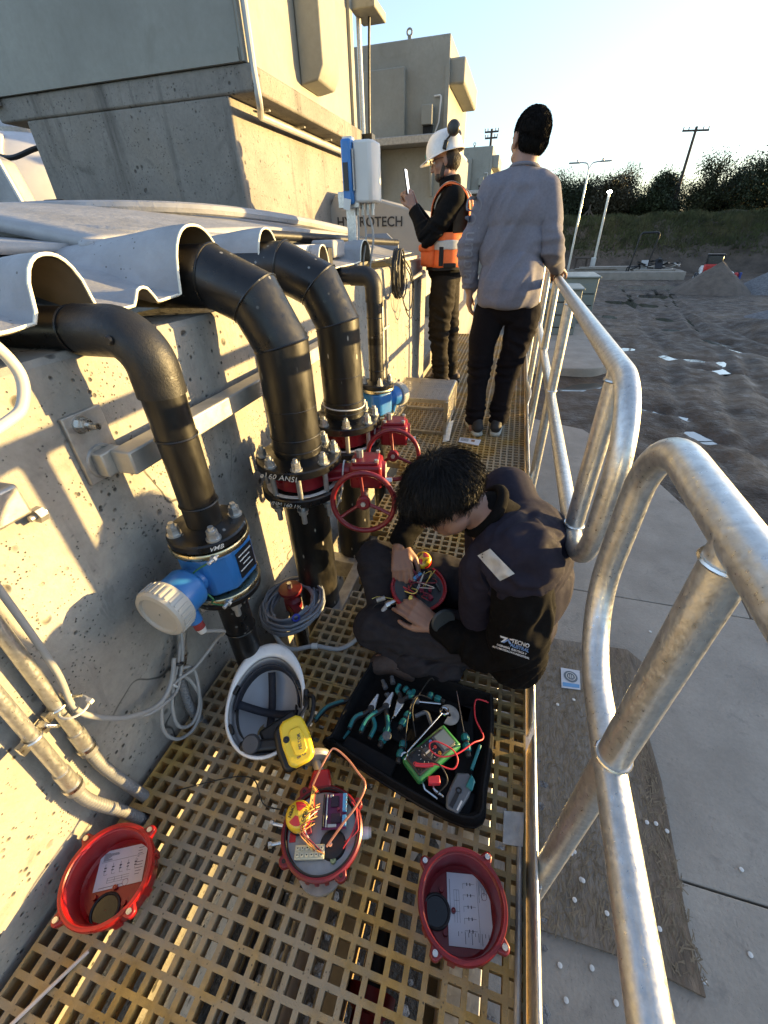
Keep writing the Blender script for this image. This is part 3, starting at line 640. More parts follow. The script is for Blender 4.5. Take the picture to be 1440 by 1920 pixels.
# toe plates: thin strips 0.1 m high, one bent outwards
def toe(y0, y1, bend=0):
    m = MB(); n = 14; P = []
    for j, z in enumerate((.0, .05, .098)):
        for i in range(n + 1):
            y = y0 + (y1 - y0) * i / n; b = bend * sin(pi * i / n) * (z / .1)
            P.append((.2068 + .0035 * j * .3 + b + .0015 * noise.noise((y * 2, z, 4)), y, z - .018))
    m.sheet(P, n + 1, 3); m.build('toe_plate', GALV, t, solid=.006, sharp=60)
toe(-1.6, .655); toe(.70, 2.35, .004); toe(2.37, 3.3); toe(3.33, 3.95, .03); toe(3.98, 6.2)
# rod clips along the near edge
t2 = thing('grating_clip', 'flat steel clip with a rod holding the grating edge by the red cover', 'clip', (.17, .45, 0))
MB().prism([(.146, .412), (.193, .418), (.196, .492), (.146, .483)], (0, 0, .003), (1, 0, 0), (0, 1, 0), (0, 0, .003)).build('plate', GALV_D, t2, bevel=.001)
MB().cyl((.185, .415, .006), (.183, .06, .004), .007, n=10).build('rod', GALV_D, t2)

# dark wet ground below the walkway, added shading beam along its outer side
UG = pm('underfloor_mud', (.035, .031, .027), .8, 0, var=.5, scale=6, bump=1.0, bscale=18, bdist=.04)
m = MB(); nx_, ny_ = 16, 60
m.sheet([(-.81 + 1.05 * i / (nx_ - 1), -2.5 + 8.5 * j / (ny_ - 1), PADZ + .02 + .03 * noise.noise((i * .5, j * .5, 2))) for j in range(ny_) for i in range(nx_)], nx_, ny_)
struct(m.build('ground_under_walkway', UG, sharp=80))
# pipes and clutter seen through the grating
UP = pm('grey_pvc', (.40, .40, .38), .5, var=.1); LTM = pm('tan_timber', (.34, .25, .13), .85, var=.3, scale=10)  # grey pipe plastic and one tan timber colour
tag(MB().cyl((-.33, -1.6, -.55), (-.36, .95, -.55), .032, n=14).build('grey_pipe', UP), 'thick grey plastic pipe running below the foreground grating', 'pipe')
for k, (dx, r_, l_) in enumerate([(-.12, .009, 'thin black duct below the grating, second from the left of the bundle'), (-.085, .012, 'thicker grey duct below the grating beside the thick grey pipe'), (-.16, .008, 'thin black duct below the grating, leftmost of the bundle'), (-.05, .008, 'thin grey duct below the grating hugging the thick grey pipe')]):
    tag(MB().cyl((-.33 + dx, -1.6, -.58), (-.36 + dx, .9, -.58), r_, n=8).build('cable_duct', UP if k % 2 else BLACK), l_, 'duct', 'ducts below the grating')
tag(MB().box2((-.26, -1.6, -.70), (-.20, .95, -.45)).build('timber', LTM), 'upright-edged timber below the grating right of the grey pipe', 'timber', 'timbers below the grating')
tag(MB().box2((.02, -1.6, -.62), (.09, .5, -.56)).build('timber', LTM), 'flat timber below the grating under the right red cover', 'timber', 'timbers below the grating')
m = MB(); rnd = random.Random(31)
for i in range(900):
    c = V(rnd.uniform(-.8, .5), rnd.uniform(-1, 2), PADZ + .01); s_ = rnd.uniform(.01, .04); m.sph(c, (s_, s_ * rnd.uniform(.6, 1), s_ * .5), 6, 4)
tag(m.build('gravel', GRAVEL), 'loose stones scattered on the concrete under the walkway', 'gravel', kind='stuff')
UR = pm('valve_red_under', (.30, .02, .02), .5)
t = thing('underfloor_valve', 'red valve body on a pipe seen through the grating left of the right cover', 'valve', (-.14, .1, -.7))
MB().lathe([(.02, -.12), (.07, -.12), (.07, -.09), (.045, -.07), (.045, .07), (.07, .09), (.07, .12), (.02, .12)], (-.13, .05, -.62), (0, 1, 0), 18, True, True).build('body', UR, t)
MB().cyl((-.13, .17, -.62), (-.13, 1.1, -.62), .04, n=14).build('pipe', BLACK, t)
MB().cyl((-.13, .05, -.62), (-.13, .05, -.48), .015, n=8).build('stem', STEEL, t)

# ------------------------------------------------------------ fibreglass tank cover with pipe hoods
t = thing('tank_cover', 'grey fibreglass tank cover with arched hoods where the pipes come out', 'cover', (-1.4, 1.5, 1.1))
hoods = [(.656, .063, .105), (1.080, .103, .150), (1.445, .077, .145), (1.90, .057, .09), (.852, .029, .033), (2.48, .09, .10)]
XE = -.812
def cov_z(x, y):
    """cover surface: sloping plate plus hoods that fade away from the wall"""
    u = (XE - x)                       # distance inwards
    z = 1.095 + .05 * min(1, u / .25) + .10 * min(1, max(0, (u - .1) / 1.0))
    for (hy, hw, hh) in hoods:
        L_ = .75 if hh > .12 else (.55 if hh > .05 else .12)
        k = max(0, 1 - u / L_); k = k * k * (3 - 2 * k)
        w_ = hw * (1.0 + .35 * (1 - k)); d = abs(y - hy) / w_
        if d < 1.9:
            s_ = sqrt(max(0, 1 - min(1, d) ** 2.4)) if d < 1 else 0
            fl = .10 * (1.9 - d) / 1.9 * hh if d > 1 else .10 * .9 / 1.9 * hh
            z = max(z, z * (1 - k) + k * (1.095 + hh * s_ + fl * (1 - s_)) if k > 0 else z) if d >= 1 else z + k * max(0, (1.095 + hh * s_) - z)
    return z + .004 * noise.noise((x * 3, y * 3, 2))
xs = [XE - .75 * (i / 16) ** 1.3 for i in range(17)]; ys = [-1.2 + i * .05 for i in range(30)] + [.30 + i * .0105 for i in range(255)] + [3.0 + i * .1 for i in range(8)]
m = MB(); m.sheet([(x, y, cov_z(x, y)) for x in xs for y in ys], len(ys), len(xs))
m.build('cover_sheet', GRP, t, sharp=70, solid=0)
# pale cut edge following the front outline, brown inside lining
m = MB(); m.tube([(XE + .001, y, cov_z(XE, y) - .003) for y in ys], .0033, 6); m.build('cut_edge', GRP_EDGE, t)
m = MB(); xi = xs[:11]; m.sheet([(x - .002, y, cov_z(x, y) - .0085) for x in xi for y in ys], len(ys), len(xi)); m.build('lining', GRP_IN, t, sharp=70)
# raised lid with stepped, curved edge (drum cover)
def lid(name, y0, y1, x0, x1, z0, rise, th, label=None, mat=GRP, n=24):
    m = MB(); P = []; ny = 24
    for j in range(ny + 1):
        for i in range(n + 1):
            f = i / n; g_ = j / ny; x = x0 + (x1 - x0) * f; y = y0 + (y1 - y0) * g_
            P.append((x, y, z0 + rise * sin(pi * min(1, f * .5 + .0)) + .03 * sin(pi * g_)))
    m.sheet(P, n + 1, ny + 1); return m.build(name, mat, t, sharp=60, solid=th, label=label)
lid('lid', 1.05, 3.1, -1.12, -2.1, 1.205, .115, .03); lid('lid', -1.2, 1.5, -1.20, -2.3, 1.185, .06, .024)
m = MB()
for (a, b, zz) in (((-1.115, 1.02), (-1.115, 3.1), 1.20),): m.beam((a[0], a[1], zz), (b[0], b[1], zz), .05, .04)
m.build('lid_rim', GRP, t, bevel=.012)
# broad step running across towards the plinth, in front
m = MB(); m.tube(spline([(-2.6, .75, 1.265), (-2.0, 1.0, 1.262), (-1.5, 1.12, 1.245), (-1.15, 1.28, 1.222), (-1.02, 1.62, 1.20)], 8), .026, 8); m.build('step_rib', GRP, t)
m = MB(); m.tube(spline([(-2.3, 1.5, 1.33), (-1.8, 1.62, 1.335), (-1.4, 1.9, 1.325), (-1.2, 2.4, 1.29), (-1.12, 3.1, 1.235)], 8), .022, 8); m.build('lid_rib', GRP, t)
# black rubber seal gap and black gas strut
MB().beam((-1.10, 1.75, 1.185), (-1.06, 3.0, 1.175), .06, .03).build('seal_strip', BLACK, t)
MB().cyl((-1.10, 1.9, 1.225), (-.86, 3.35, 1.165), .02, n=12).build('gas_strut', BLACK, t)
MB().prism([(-.13, 0), (.13, 0), (.13, .06), (.05, .13), (-.08, .13), (-.13, .08)], (-1.0, 3.4, 1.09), (1, .25, 0), (0, 0, 1), (0, .02, 0)).build('hinge_plate', pm('hinge_grey', (.22, .24, .28), .5), t)
MB().box((-.94, 2.28, 1.16), (.12, .16, .075)).build('cover_clip', GRP, t, bevel=.012)
MB().box((-.93, 1.86, 1.17), (.14, .20, .03)).build('white_flap', WHITE, t, bevel=.008)
MB().box2((-.95, 2.08, 1.04), (-.86, 2.13, 1.17)).build('black_block', BLACK, t, bevel=.004)
MB().box((-.965, 2.62, 1.12), (.16, .46, .13)).build('end_hood', GRP, t, bevel=.04)

# ------------------------------------------------------------ drum filter side panel with lettering
def text_mesh(body, size, mat, bold=0.0, extrude=0.0, sp=1.0, shear=0.0):
    c = bpy.data.curves.new('lettering', 'FONT'); c.body = body; c.size = size; c.offset = bold; c.extrude = extrude; c.align_x = 'CENTER'; c.align_y = 'CENTER'; c.resolution_u = 4; c.space_character = sp; c.shear = shear
    o = bpy.data.objects.new('lettering', c); COL.objects.link(o); bpy.context.view_layer.update()
    me = bpy.data.meshes.new_from_object(o.evaluated_get(bpy.context.evaluated_depsgraph_get()))
    bpy.data.objects.remove(o); bpy.data.curves.remove(c); me.materials.clear(); me.materials.append(mat); me.name = 'lettering'; return me
def text_on(body, size, mat, o, ux, uy, parent, bold=0.0, name='lettering', sp=1.0, sx=1.0):
    hw_ = name == 'marker_writing'; me = text_mesh(body, size, mat, bold, 0, sp, .35 if hw_ else 0.0)
    if hw_:
        for v in me.vertices: k = v.co.x / size; v.co.y = v.co.y * (1 + .25 * noise.noise((k * 1.3, 2, 1))) + size * .22 * noise.noise((k * .9, 5, 3)); v.co.x += size * .10 * noise.noise((k * 2, v.co.y / size * 2, 7))
    ux = Vector(ux).normalized(); uy = Vector(uy); uy = (uy - ux * uy.dot(ux)).normalized(); n_ = ux.cross(uy)
    for v in me.vertices: v.co = Vector(o) + ux * v.co.x * sx + uy * v.co.y + n_ * v.co.z
    return link(name, me, parent)
t = thing('filter_housing', 'pale grey filter housing panel with dark lettering behind the blue transmitter', 'filter housing', (-1.6, 5, 0))
HP = pm('housing_paint', (.36, .355, .34), .5, var=.05)
m = MB(); m.prism([(-2.02, .6), (-1.0, .6), (-.95, 1.12), (-1.02, 1.30), (-1.14, 1.43), (-1.84, 1.60), (-1.95, 1.56), (-2.06, 1.40)], (0, 5.0, 0), (1, 0, 0), (0, 0, 1), (0, 1.6, 0)); m.build('panel', HP, t, bevel=.02)
text_on('HYDROTECH', .118, pm('letter_dark', (.03, .03, .035), .5), (-1.575, 4.993, 1.325), (1, 0, -.02), (0, 0, 1), t, bold=.002, sp=1.02)

# ------------------------------------------------------------ enclosure on concrete plinth (near unit)
X1, Y1, Y2 = -2.0, 3.35, 5.45
t = thing('plinth_enclosure', 'large grey-green steel enclosure on a stained concrete plinth, upper left', 'enclosure', (-2.9, 4.3, 0))
XL = -3.78
MB().box2((XL, Y1 + .004, -.05), (X1, Y2, 2.0)).build('plinth', C_BLOCK, t, bevel=.012)
MB().box2((XL - .25, Y1 - .004, 2.0), (X1 + .20, Y2 + .12, 2.135)).build('plinth_cap', C_BLOCK, t, bevel=.014)
PB = MB().box2((XL - .5, Y1 - .01, 2.137), (X1 + .15, Y2 + .02, 4.6)).build('steel_box', PAINT_G, t, bevel=.01)
MB().box2((XL - .55, Y1 - .022, 2.137), (X1 + .13, Y1 - .012, 2.20)).build('base_flange', PAINT_G, t)
MB().box2((X1 + .151, Y1 - .02, 2.137), (X1 + .165, Y1 + .05, 4.6)).build('corner_trim', PAINT_G, t)
MB().box2((X1 + .151, Y2 - .06, 2.137), (X1 + .18, Y2 + .025, 4.6)).build('corner_trim', PAINT_G, t)
# slanted discharge chute on the sunlit side
m = MB(); ya, yb = 4.2, 4.56
m.prism([(X1 + .152, 2.20), (X1 + .152, 4.6), (X1 + .35, 4.6), (X1 + .35, 2.30), (X1 + .30, 2.22)], (0, ya, 0), (1, 0, 0), (0, 0, 1), (0, yb - ya, 0)); m.build('discharge_duct', PAINT_G, t, bevel=.012)
MB().box2((X1 + .16, Y2 + .02, 2.95), (X1 + .40, Y2 + .42, 3.02)).build('roof_bracket', PAINT_G, t, bevel=.01)
CON = pm('conduit_grey', (.42, .42, .40), .45, .3, var=.1)
cnd = MB().tube(fillet([(X1 + .20, Y1 + .02, 4.6), (X1 + .20, Y1 + .02, 2.1), (X1 + .21, Y1 + .02, 1.94), (X1 + .08, Y1 + .25, 1.93), (X1 + .08, Y2, 1.93)], .06, 6), .022, 10).build('conduit', CON, t)
MB().tube([(X1 + .17, Y1 + .07, 4.6), (X1 + .17, Y1 + .07, 2.45)], .016, 8).build('conduit', CON, t)
MB().box2((X1 + .15, Y1 + .0, 2.5), (X1 + .24, Y1 + .12, 2.56)).build('conduit_clamp', STEEL, t)
for y in (3.7, 4.3, 4.9): MB().box2((X1 + .002, y, 1.975), (X1 + .10, y + .025, 1.985)).build('conduit_clamp', STEEL, t)
MB().tube([(X1 + .18, Y2 + .20, 3.3), (X1 + .185, Y2 + .20, 1.6)], .025, 10).build('downpipe', GALV, t)
MB().tube(spline([(X1 + .2, Y2 + .42, 3.35), (X1 + .3, Y2 + .44, 3.6), (X1 + .42, Y2 + .3, 3.5), (X1 + .3, Y2 + .22, 3.1), (X1 + .25, Y2 + .2, 1.9)], 8), .014, 8).build('cable', BLACK, t)
MB().box2((X1 + .16, Y2 + .14, 2.05), (X1 + .30, Y2 + .26, 2.11)).build('pipe_clamp', BLACK, t)
MB().box2((XL - .45, Y1 - .05, 2.09), (XL - .16, Y1 - .012, 2.16)).build('lug', GALV, t, bevel=.005)
MB().tube(spline([(XL - .7, Y1, 2.02), (XL - .5, Y1, 1.86), (XL - .3, Y1, 1.80), (XL - .1, Y1 + .1, 1.86), (XL + .1, Y1 + .2, 1.88)], 6), .018, 8).build('cable', BLACK, t)

# far enclosures
def enclosure(xr, y0, w_, d_, zb, zt, label, small=False):
    t = thing('plant_enclosure', label, 'enclosure', (xr - w_ / 2, y0 + d_ / 2, zb), 'enclosures farther along the tanks')
    MB().box2((xr - w_, y0, zb), (xr, y0 + d_, zt)).build('steel_box', PAINT_G, t, bevel=.012)
    MB().box2((xr - w_ * .90, y0 - .09, zb + .02), (xr - w_ * .30, y0 - .002, zt - .28)).build('front_panel', PAINT_G, t, bevel=.012)
    MB().box2((xr - .02, y0 + .05, zb + .55), (xr + .22, y0 + d_ * .8, zt - .22)).build('side_hood', PAINT_G, t, bevel=.03)
    MB().box2((xr - .05, y0 - .03, zb), (xr + .008, y0 + .02, zt - .3)).build('corner_trim', PAINT_G, t)
    MB().box2((xr - .36, y0 - .16, zb + .12), (xr - .20, y0 - .004, zb + .34)).build('vent_hood', PAINT_G, t, bevel=.01)
    MB().box2((xr - .345, y0 - .1, zb + .02), (xr - .215, y0 - .003, zb + .117)).build('vent_opening', DARK, t)
    MB().tube(fillet([(xr - .17, y0 - .05, zb + .04), (xr - .12, y0 - .05, zb + .15), (xr - .09, y0 - .05, zb + .44), (xr - .2, y0 - .02, zb + .44)], .03, 4), .012, 8).build('cable', WHITE, t)
    for k in (.18, .72):
        lug = MB(); lug.torus((xr - .25 - k * w_ * .9, y0 + .03, zt + .07), (0, 1, 0), .035, .012, 16, 6); lug.box((xr - .25 - k * w_ * .9, y0 + .03, zt - .04), (.05, .012, .16)); lug.build('lifting_eye', PAINT_G, t)
    pf = MB().box2((xr - w_ - .1, y0 - .32, zb - .10), (xr + .04, y0 + d_ + .3, zb - .003)).build('platform', GALV_D, t, bevel=.01)
    for k in (.15, .55, .95):
        b = MB(); b.prism([(0, 0), (0, -.62), (.05, -.62), (.26, -.08), (.26, 0)], (xr + .1 - k * w_, y0, zb - .101), (0, -1, 0), (0, 0, 1), (.03, 0, 0)); b.build('bracket', PAINT_G, t)
    MB().box2((xr - w_ + .02, y0 + .006, zb - 1.05), (xr + .1, y0 + d_, zb - .104)).build('support_wall', PAINT_G, t)
    MB().box2((xr - w_ - .05, y0 - .05, zb - 1.20), (xr + .3, y0 + d_, zb - 1.053)).build('ledge', C_BLOCK, t, bevel=.01)
    MB().box2((xr - w_ - .05, y0 + .004, -.05), (xr + .2, y0 + d_, zb - 1.203)).build('plinth', C_BLOCK, t)
    MB().tube([(xr - w_, y0 - .03, zb - 1.30), (xr + .3, y0 - .03, zb - 1.30)], .018, 8).build('conduit', GALV_D, t)
enclosure(-1.33, 8.25, 2.1, 2.2, 2.43, 3.48, 'grey-green enclosure with lifting eyes behind the helmeted man')
enclosure(-1.30, 17.4, 2.1, 2.2, 2.36, 3.46, 'smallest farthest grey-green enclosure between the two standing men')

# domed white tank, far left
t = thing('domed_tank', 'white domed tank with a ribbed shell at the far left edge', 'tank', (-7.2, 6.2, 0))
TK = pm('tank_shell', (.50, .50, .52), .45, var=.06)
TC = V(-7.3, 6.3, 0)
MB().lathe([(1.62, -1), (1.62, 1.25), (1.60, 1.5), (1.50, 1.95), (1.30, 2.22), (.95, 2.42), (.55, 2.52), (.05, 2.54)], TC, (0, 0, 1), 48).build('shell', TK, t, sharp=60)
for k in range(12):
    a = 2 * pi * k / 12 + .12; MB().tube([TC + V(r * cos(a), r * sin(a), z) for r, z in [(1.63, -.5), (1.63, 1.25), (1.61, 1.5), (1.51, 1.96), (1.31, 2.23), (.96, 2.43)]], .028, 8).build('rib', TK, t)
MB().lathe([(.62, 2.47), (.62, 2.55), (.35, 2.68), (.05, 2.74)], TC, (0, 0, 1), 24).build('hatch', GALV_D, t)
MB().lathe([(.12, 2.72), (.12, 2.80), (.03, 2.82), (.03, 2.92), (.12, 2.94), (.02, 2.96)], TC, (0, 0, 1), 16).build('vent', GALV_D, t)
t = thing('cover_hood', 'translucent grey slanted cover at the left edge in front of the domed tank', 'cover', (-3.6, 2.2, 1.1))
m = MB(); m.prism([(-.9, 1.12), (.0, 1.12), (.0, 1.40), (-.055, 1.63), (-.22, 1.70), (-.9, 1.72)], (-2.985, 2.42, 0), (1, 0, 0), (0, 0, 1), (0, .10, 0)); m.build('hood', GRP, t, bevel=.02)
MB().tube([(-2.98, 2.41, 1.15), (-2.98, 2.41, 1.40), (-3.035, 2.41, 1.63), (-3.20, 2.41, 1.71)], .012, 8).build('edge_bead', WHITE, t)
MB().beam((-2.95, 2.4, 1.385), (-2.80, 2.4, 1.385), .05, .05).build('clamp_bar', BLACK, t, bevel=.005)
MB().beam((-2.81, 2.4, 1.40), (-2.66, 2.42, 1.40), .05, .07).build('clamp', BLACK, t, bevel=.02)
# ------------------------------------------------------------ railing
t = thing('railing', 'galvanised tube railing along the far walkway, rounded end beside the sitting man', 'railing', (.237, 2, 0), 'galvanised tube railings')
RX, RR, ZT_, ZM = .237, .0232, .962, .525
YE = .80
loop = fillet([(RX, 6.2, ZT_), (RX, YE, ZT_), (RX, YE, ZM), (RX, 6.2, ZM)], [.17, .16], 12)
tops = fillet([(RX, 6.2, ZT_), (RX, YE, ZT_), (RX, YE, (ZT_ + ZM) / 2)], .17, 14)
MB().tube(tops, RR, 20).build('top_rail', GALV, t, sharp=60)
bots = fillet([(RX, YE, (ZT_ + ZM) / 2), (RX, YE, ZM), (RX, 6.2, ZM)], .155, 14)
MB().tube(bots, RR, 20).build('mid_rail', GALV, t, sharp=60)
def post(y, tt, x=RX):
    MB().cyl((x, y, ZM + .0), (x, y, ZT_), RR, n=20, caps=False).build('upper_post', GALV, tt)
    p = MB().cyl((x, y, -.16), (x, y, ZM), RR, n=20).build('lower_post', GALV, tt)
    MB().torus((x, y, ZT_ - .026), (0, 0, 1), RR + .001, .003, 20, 6).build('weld', STEEL, tt)
    MB().torus((x, y, ZM + .024), (0, 0, 1), RR + .001, .003, 20, 6).build('weld', STEEL, tt)
    w_ = MB().box((x - .012, y, -.06), (.02, .06, .12)).build('foot_bracket', GALV_D, tt, bevel=.003)
for y in (1.0, 2.17, 3.10, 4.1, 5.1): post(y, t)
MB().torus((RX, 3.0, ZT_), (0, 1, 0), RR + .001, .002, 20, 6).build('sleeve_joint', BLACK, t)
MB().torus((RX, 3.03, ZT_), (0, 1, 0), RR + .001, .002, 20, 6).build('sleeve_joint', BLACK, t)
t = thing('railing', 'galvanised tube railing nearest the camera, rounded end rising at right', 'railing', (.237, .2, 0), 'galvanised tube railings')
YN = .665
MB().tube(fillet([(RX, -1.2, ZT_), (RX, YN, ZT_), (RX, YN, (ZT_ + ZM) / 2)], .12, 16), RR, 24).build('top_rail', GALV, t, sharp=60)
MB().tube(fillet([(RX, YN, (ZT_ + ZM) / 2), (RX, YN, ZM), (RX, -1.2, ZM)], .17, 16), RR, 24).build('mid_rail', GALV, t, sharp=60)
post(.382, t)

# ------------------------------------------------------------ materials for pipework
PE = pm('black_pipe', (.006, .006, .0065), .36, 0, var=.3, scale=14, bump=.10, bscale=60, bdist=.002, rvar=.12, col2=(.028, .027, .026), c2scale=5, c2lo=.50, c2hi=.78, c2amt=.6, speck=(.22, .22, .21), spscale=26, spthr=.13)
PE_S = pm('black_scuffed_pipe', (.007, .0065, .006), .40, 0, var=.3, scale=14, bump=.12, bscale=60, bdist=.002, rvar=.12, col2=(.10, .085, .06), c2scale=8, c2lo=.56, c2hi=.76, c2amt=.5, stretch=(1, 1, .35), speck=(.4, .37, .3), spscale=30, spthr=.12)
VRED = pm('valve_red', (.22, .008, .014), .38, 0, var=.15, scale=9, bump=.12, bscale=60, rvar=.12, speck=(.55, .30, .28), spscale=60, spthr=.07, coat=.1)
WRED = pm('wheel_red', (.19, .007, .015), .35, 0, var=.2, scale=14, rvar=.1, col2=(.30, .05, .06), c2scale=16, c2lo=.58, c2hi=.7, coat=.1)
ZN = pm('zinc_bolt', (.50, .51, .50), .42, .75, var=.15, scale=40, rvar=.1)
ZNY = pm('yellow_zinc', (.62, .55, .36), .3, 1.0, var=.15, scale=20, rvar=.1)
BLUE = pm('meter_blue', (.03, .17, .46), .38, 0, var=.08, scale=8, rvar=.08, col2=(.12, .27, .5), c2scale=7, c2lo=.56, c2hi=.8, c2amt=.5, coat=.15)
MCAP = pm('meter_cap', (.42, .41, .375), .45, 0, var=.08, scale=10)
CABLE = pm('grey_cable', (.33, .325, .31), .5, 0, var=.08, scale=10)
CHALK = pm('white_marker', (.75, .74, .70), .9, 0, var=.2, scale=60)
PLATE_B = pm('nameplate_black', (.02, .02, .022), .35)

bolt_mb = MB(); bolt_mb.cyl((0, 0, -.001), (0, 0, .0035), .0185, n=20); bolt_mb.hexa((0, 0, .0035), (0, 0, .017), .0145); bolt_mb.hexa((0, 0, .0175), (0, 0, .026), .0135); bolt_mb.cyl((0, 0, .026), (0, 0, .036), .008, .007, n=12)
BOLT = bolt_mb.mesh('flange_bolt', ZN, sharp=30)
stud_mb = MB(); stud_mb.cyl((0, 0, -.2), (0, 0, 0), .0085, n=12); stud_mb.hexa((0, 0, -.165), (0, 0, -.15), .0145); stud_mb.cyl((0, 0, -.15), (0, 0, -.146), .0185, n=18)
STUD = stud_mb.mesh('stud', ZN, sharp=30)
def flange(p, r0, r1, c, z0, th, n_b, rb, a0, bolts=True, scale=1.0, name='flange', mat=None):
    f = MB().lathe([(r0, z0), (r1 - .004, z0), (r1, z0 + .004), (r1, z0 + th - .004), (r1 - .004, z0 + th), (r0 + .02, z0 + th), (r0 + .004, z0 + th + .012), (r0, z0 + th + .012)], (c[0], c[1], 0), (0, 0, 1), 48).build(name, mat or PE, p, sharp=40)
    if bolts:
        for k in range(n_b):
            a = a0 + 2 * pi * k / n_b
            inst('bolt', BOLT, Matrix.Translation((c[0] + rb * cos(a), c[1] + rb * sin(a), z0 + th + .001)) @ Matrix.Rotation(a * 1.7, 4, 'Z') @ Matrix.Scale(scale, 4), p)
    return f
def weld(p, c, axis, r): return MB().torus(c, axis, r + .0005, .0028, 40, 6).build('weld_bead', PE, p)

# ---- pipe 1 (small, nearest) with flow meter
P1 = V(-.656, .656, 0); r1 = .042; z1 = 1.072
t = thing('black_pipe', 'thin black pipe with a smooth elbow, nearest the camera, above the first flow meter', 'pipe', (P1.x, P1.y, .6), 'black pipes coming out of the cover')
MB().cyl((-1.5, P1.y, z1), (P1.x - .125, P1.y, z1), r1, n=32).build('horizontal_run', PE, t)
weld(t, (P1.x - .155, P1.y, z1), (1, 0, 0), r1)
el = [V(P1.x - .125, P1.y, z1)] + fillet([(P1.x - .125, P1.y, z1), (P1.x, P1.y, z1), (P1.x, P1.y, z1 - .135)], .075, 12)[1:-1] + [V(P1.x, P1.y, z1 - .125)]
ELB = pm('elbow_black', (.010, .010, .0105), .5, 0, var=.25, scale=20, bump=.4, bscale=220, bdist=.002, rvar=.1, speck=(.4, .4, .38), spscale=28, spthr=.10)
MB().tube([V(P1.x - .14, P1.y, z1)] + fillet([(P1.x - .14, P1.y, z1), (P1.x, P1.y, z1), (P1.x, P1.y, z1 - .115)], .07, 14)[1:], r1 + .005, 32).build('elbow', ELB, t)
MB().lathe([(.001, .004), (.006, .004), (.009, 0)], (P1.x - .03, P1.y - .0485, z1 - .005), (0, -1, 0), 12).build('plug', BLACK, t)
MB().cyl((P1.x, P1.y, .62), (P1.x, P1.y, z1 - .115), r1, n=32).build('drop', PE_S, t)
weld(t, (P1.x, P1.y, z1 - .205), (0, 0, 1), r1); weld(t, (P1.x, P1.y, .70), (0, 0, 1), r1)
flange(t, r1, .093, P1, .610, .023, 4, .072, radians(50), scale=.95)
text_on('VMB', .017, CHALK, (P1.x + .0700, P1.y - .0640, .6215), (.70, .71, 0), (0, 0, 1), t, name='marker_writing', bold=.0001)
t = thing('black_pipe', 'thin black pipe going down through the walkway below the first blue flow meter', 'pipe', (P1.x, P1.y, 0), 'black pipes going down through the walkway')
MB().cyl((P1.x, P1.y, -.5), (P1.x, P1.y, .44), r1, n=32).build('drop', PE, t)
weld(t, (P1.x, P1.y, .26), (0, 0, 1), r1)
flange(t, r1, .093, P1, .424, .022, 4, .072, radians(50), bolts=False)
for k in range(4):
    a = radians(50) + k * pi / 2; o = MB(); c = P1 + V(.072 * cos(a), .072 * sin(a), 0); o.cyl(c + V(0, 0, .375), c + V(0, 0, .424), .008, n=10); o.hexa(c + V(0, 0, .405), c + V(0, 0, .423), .0145); o.build('bolt', ZN, t)

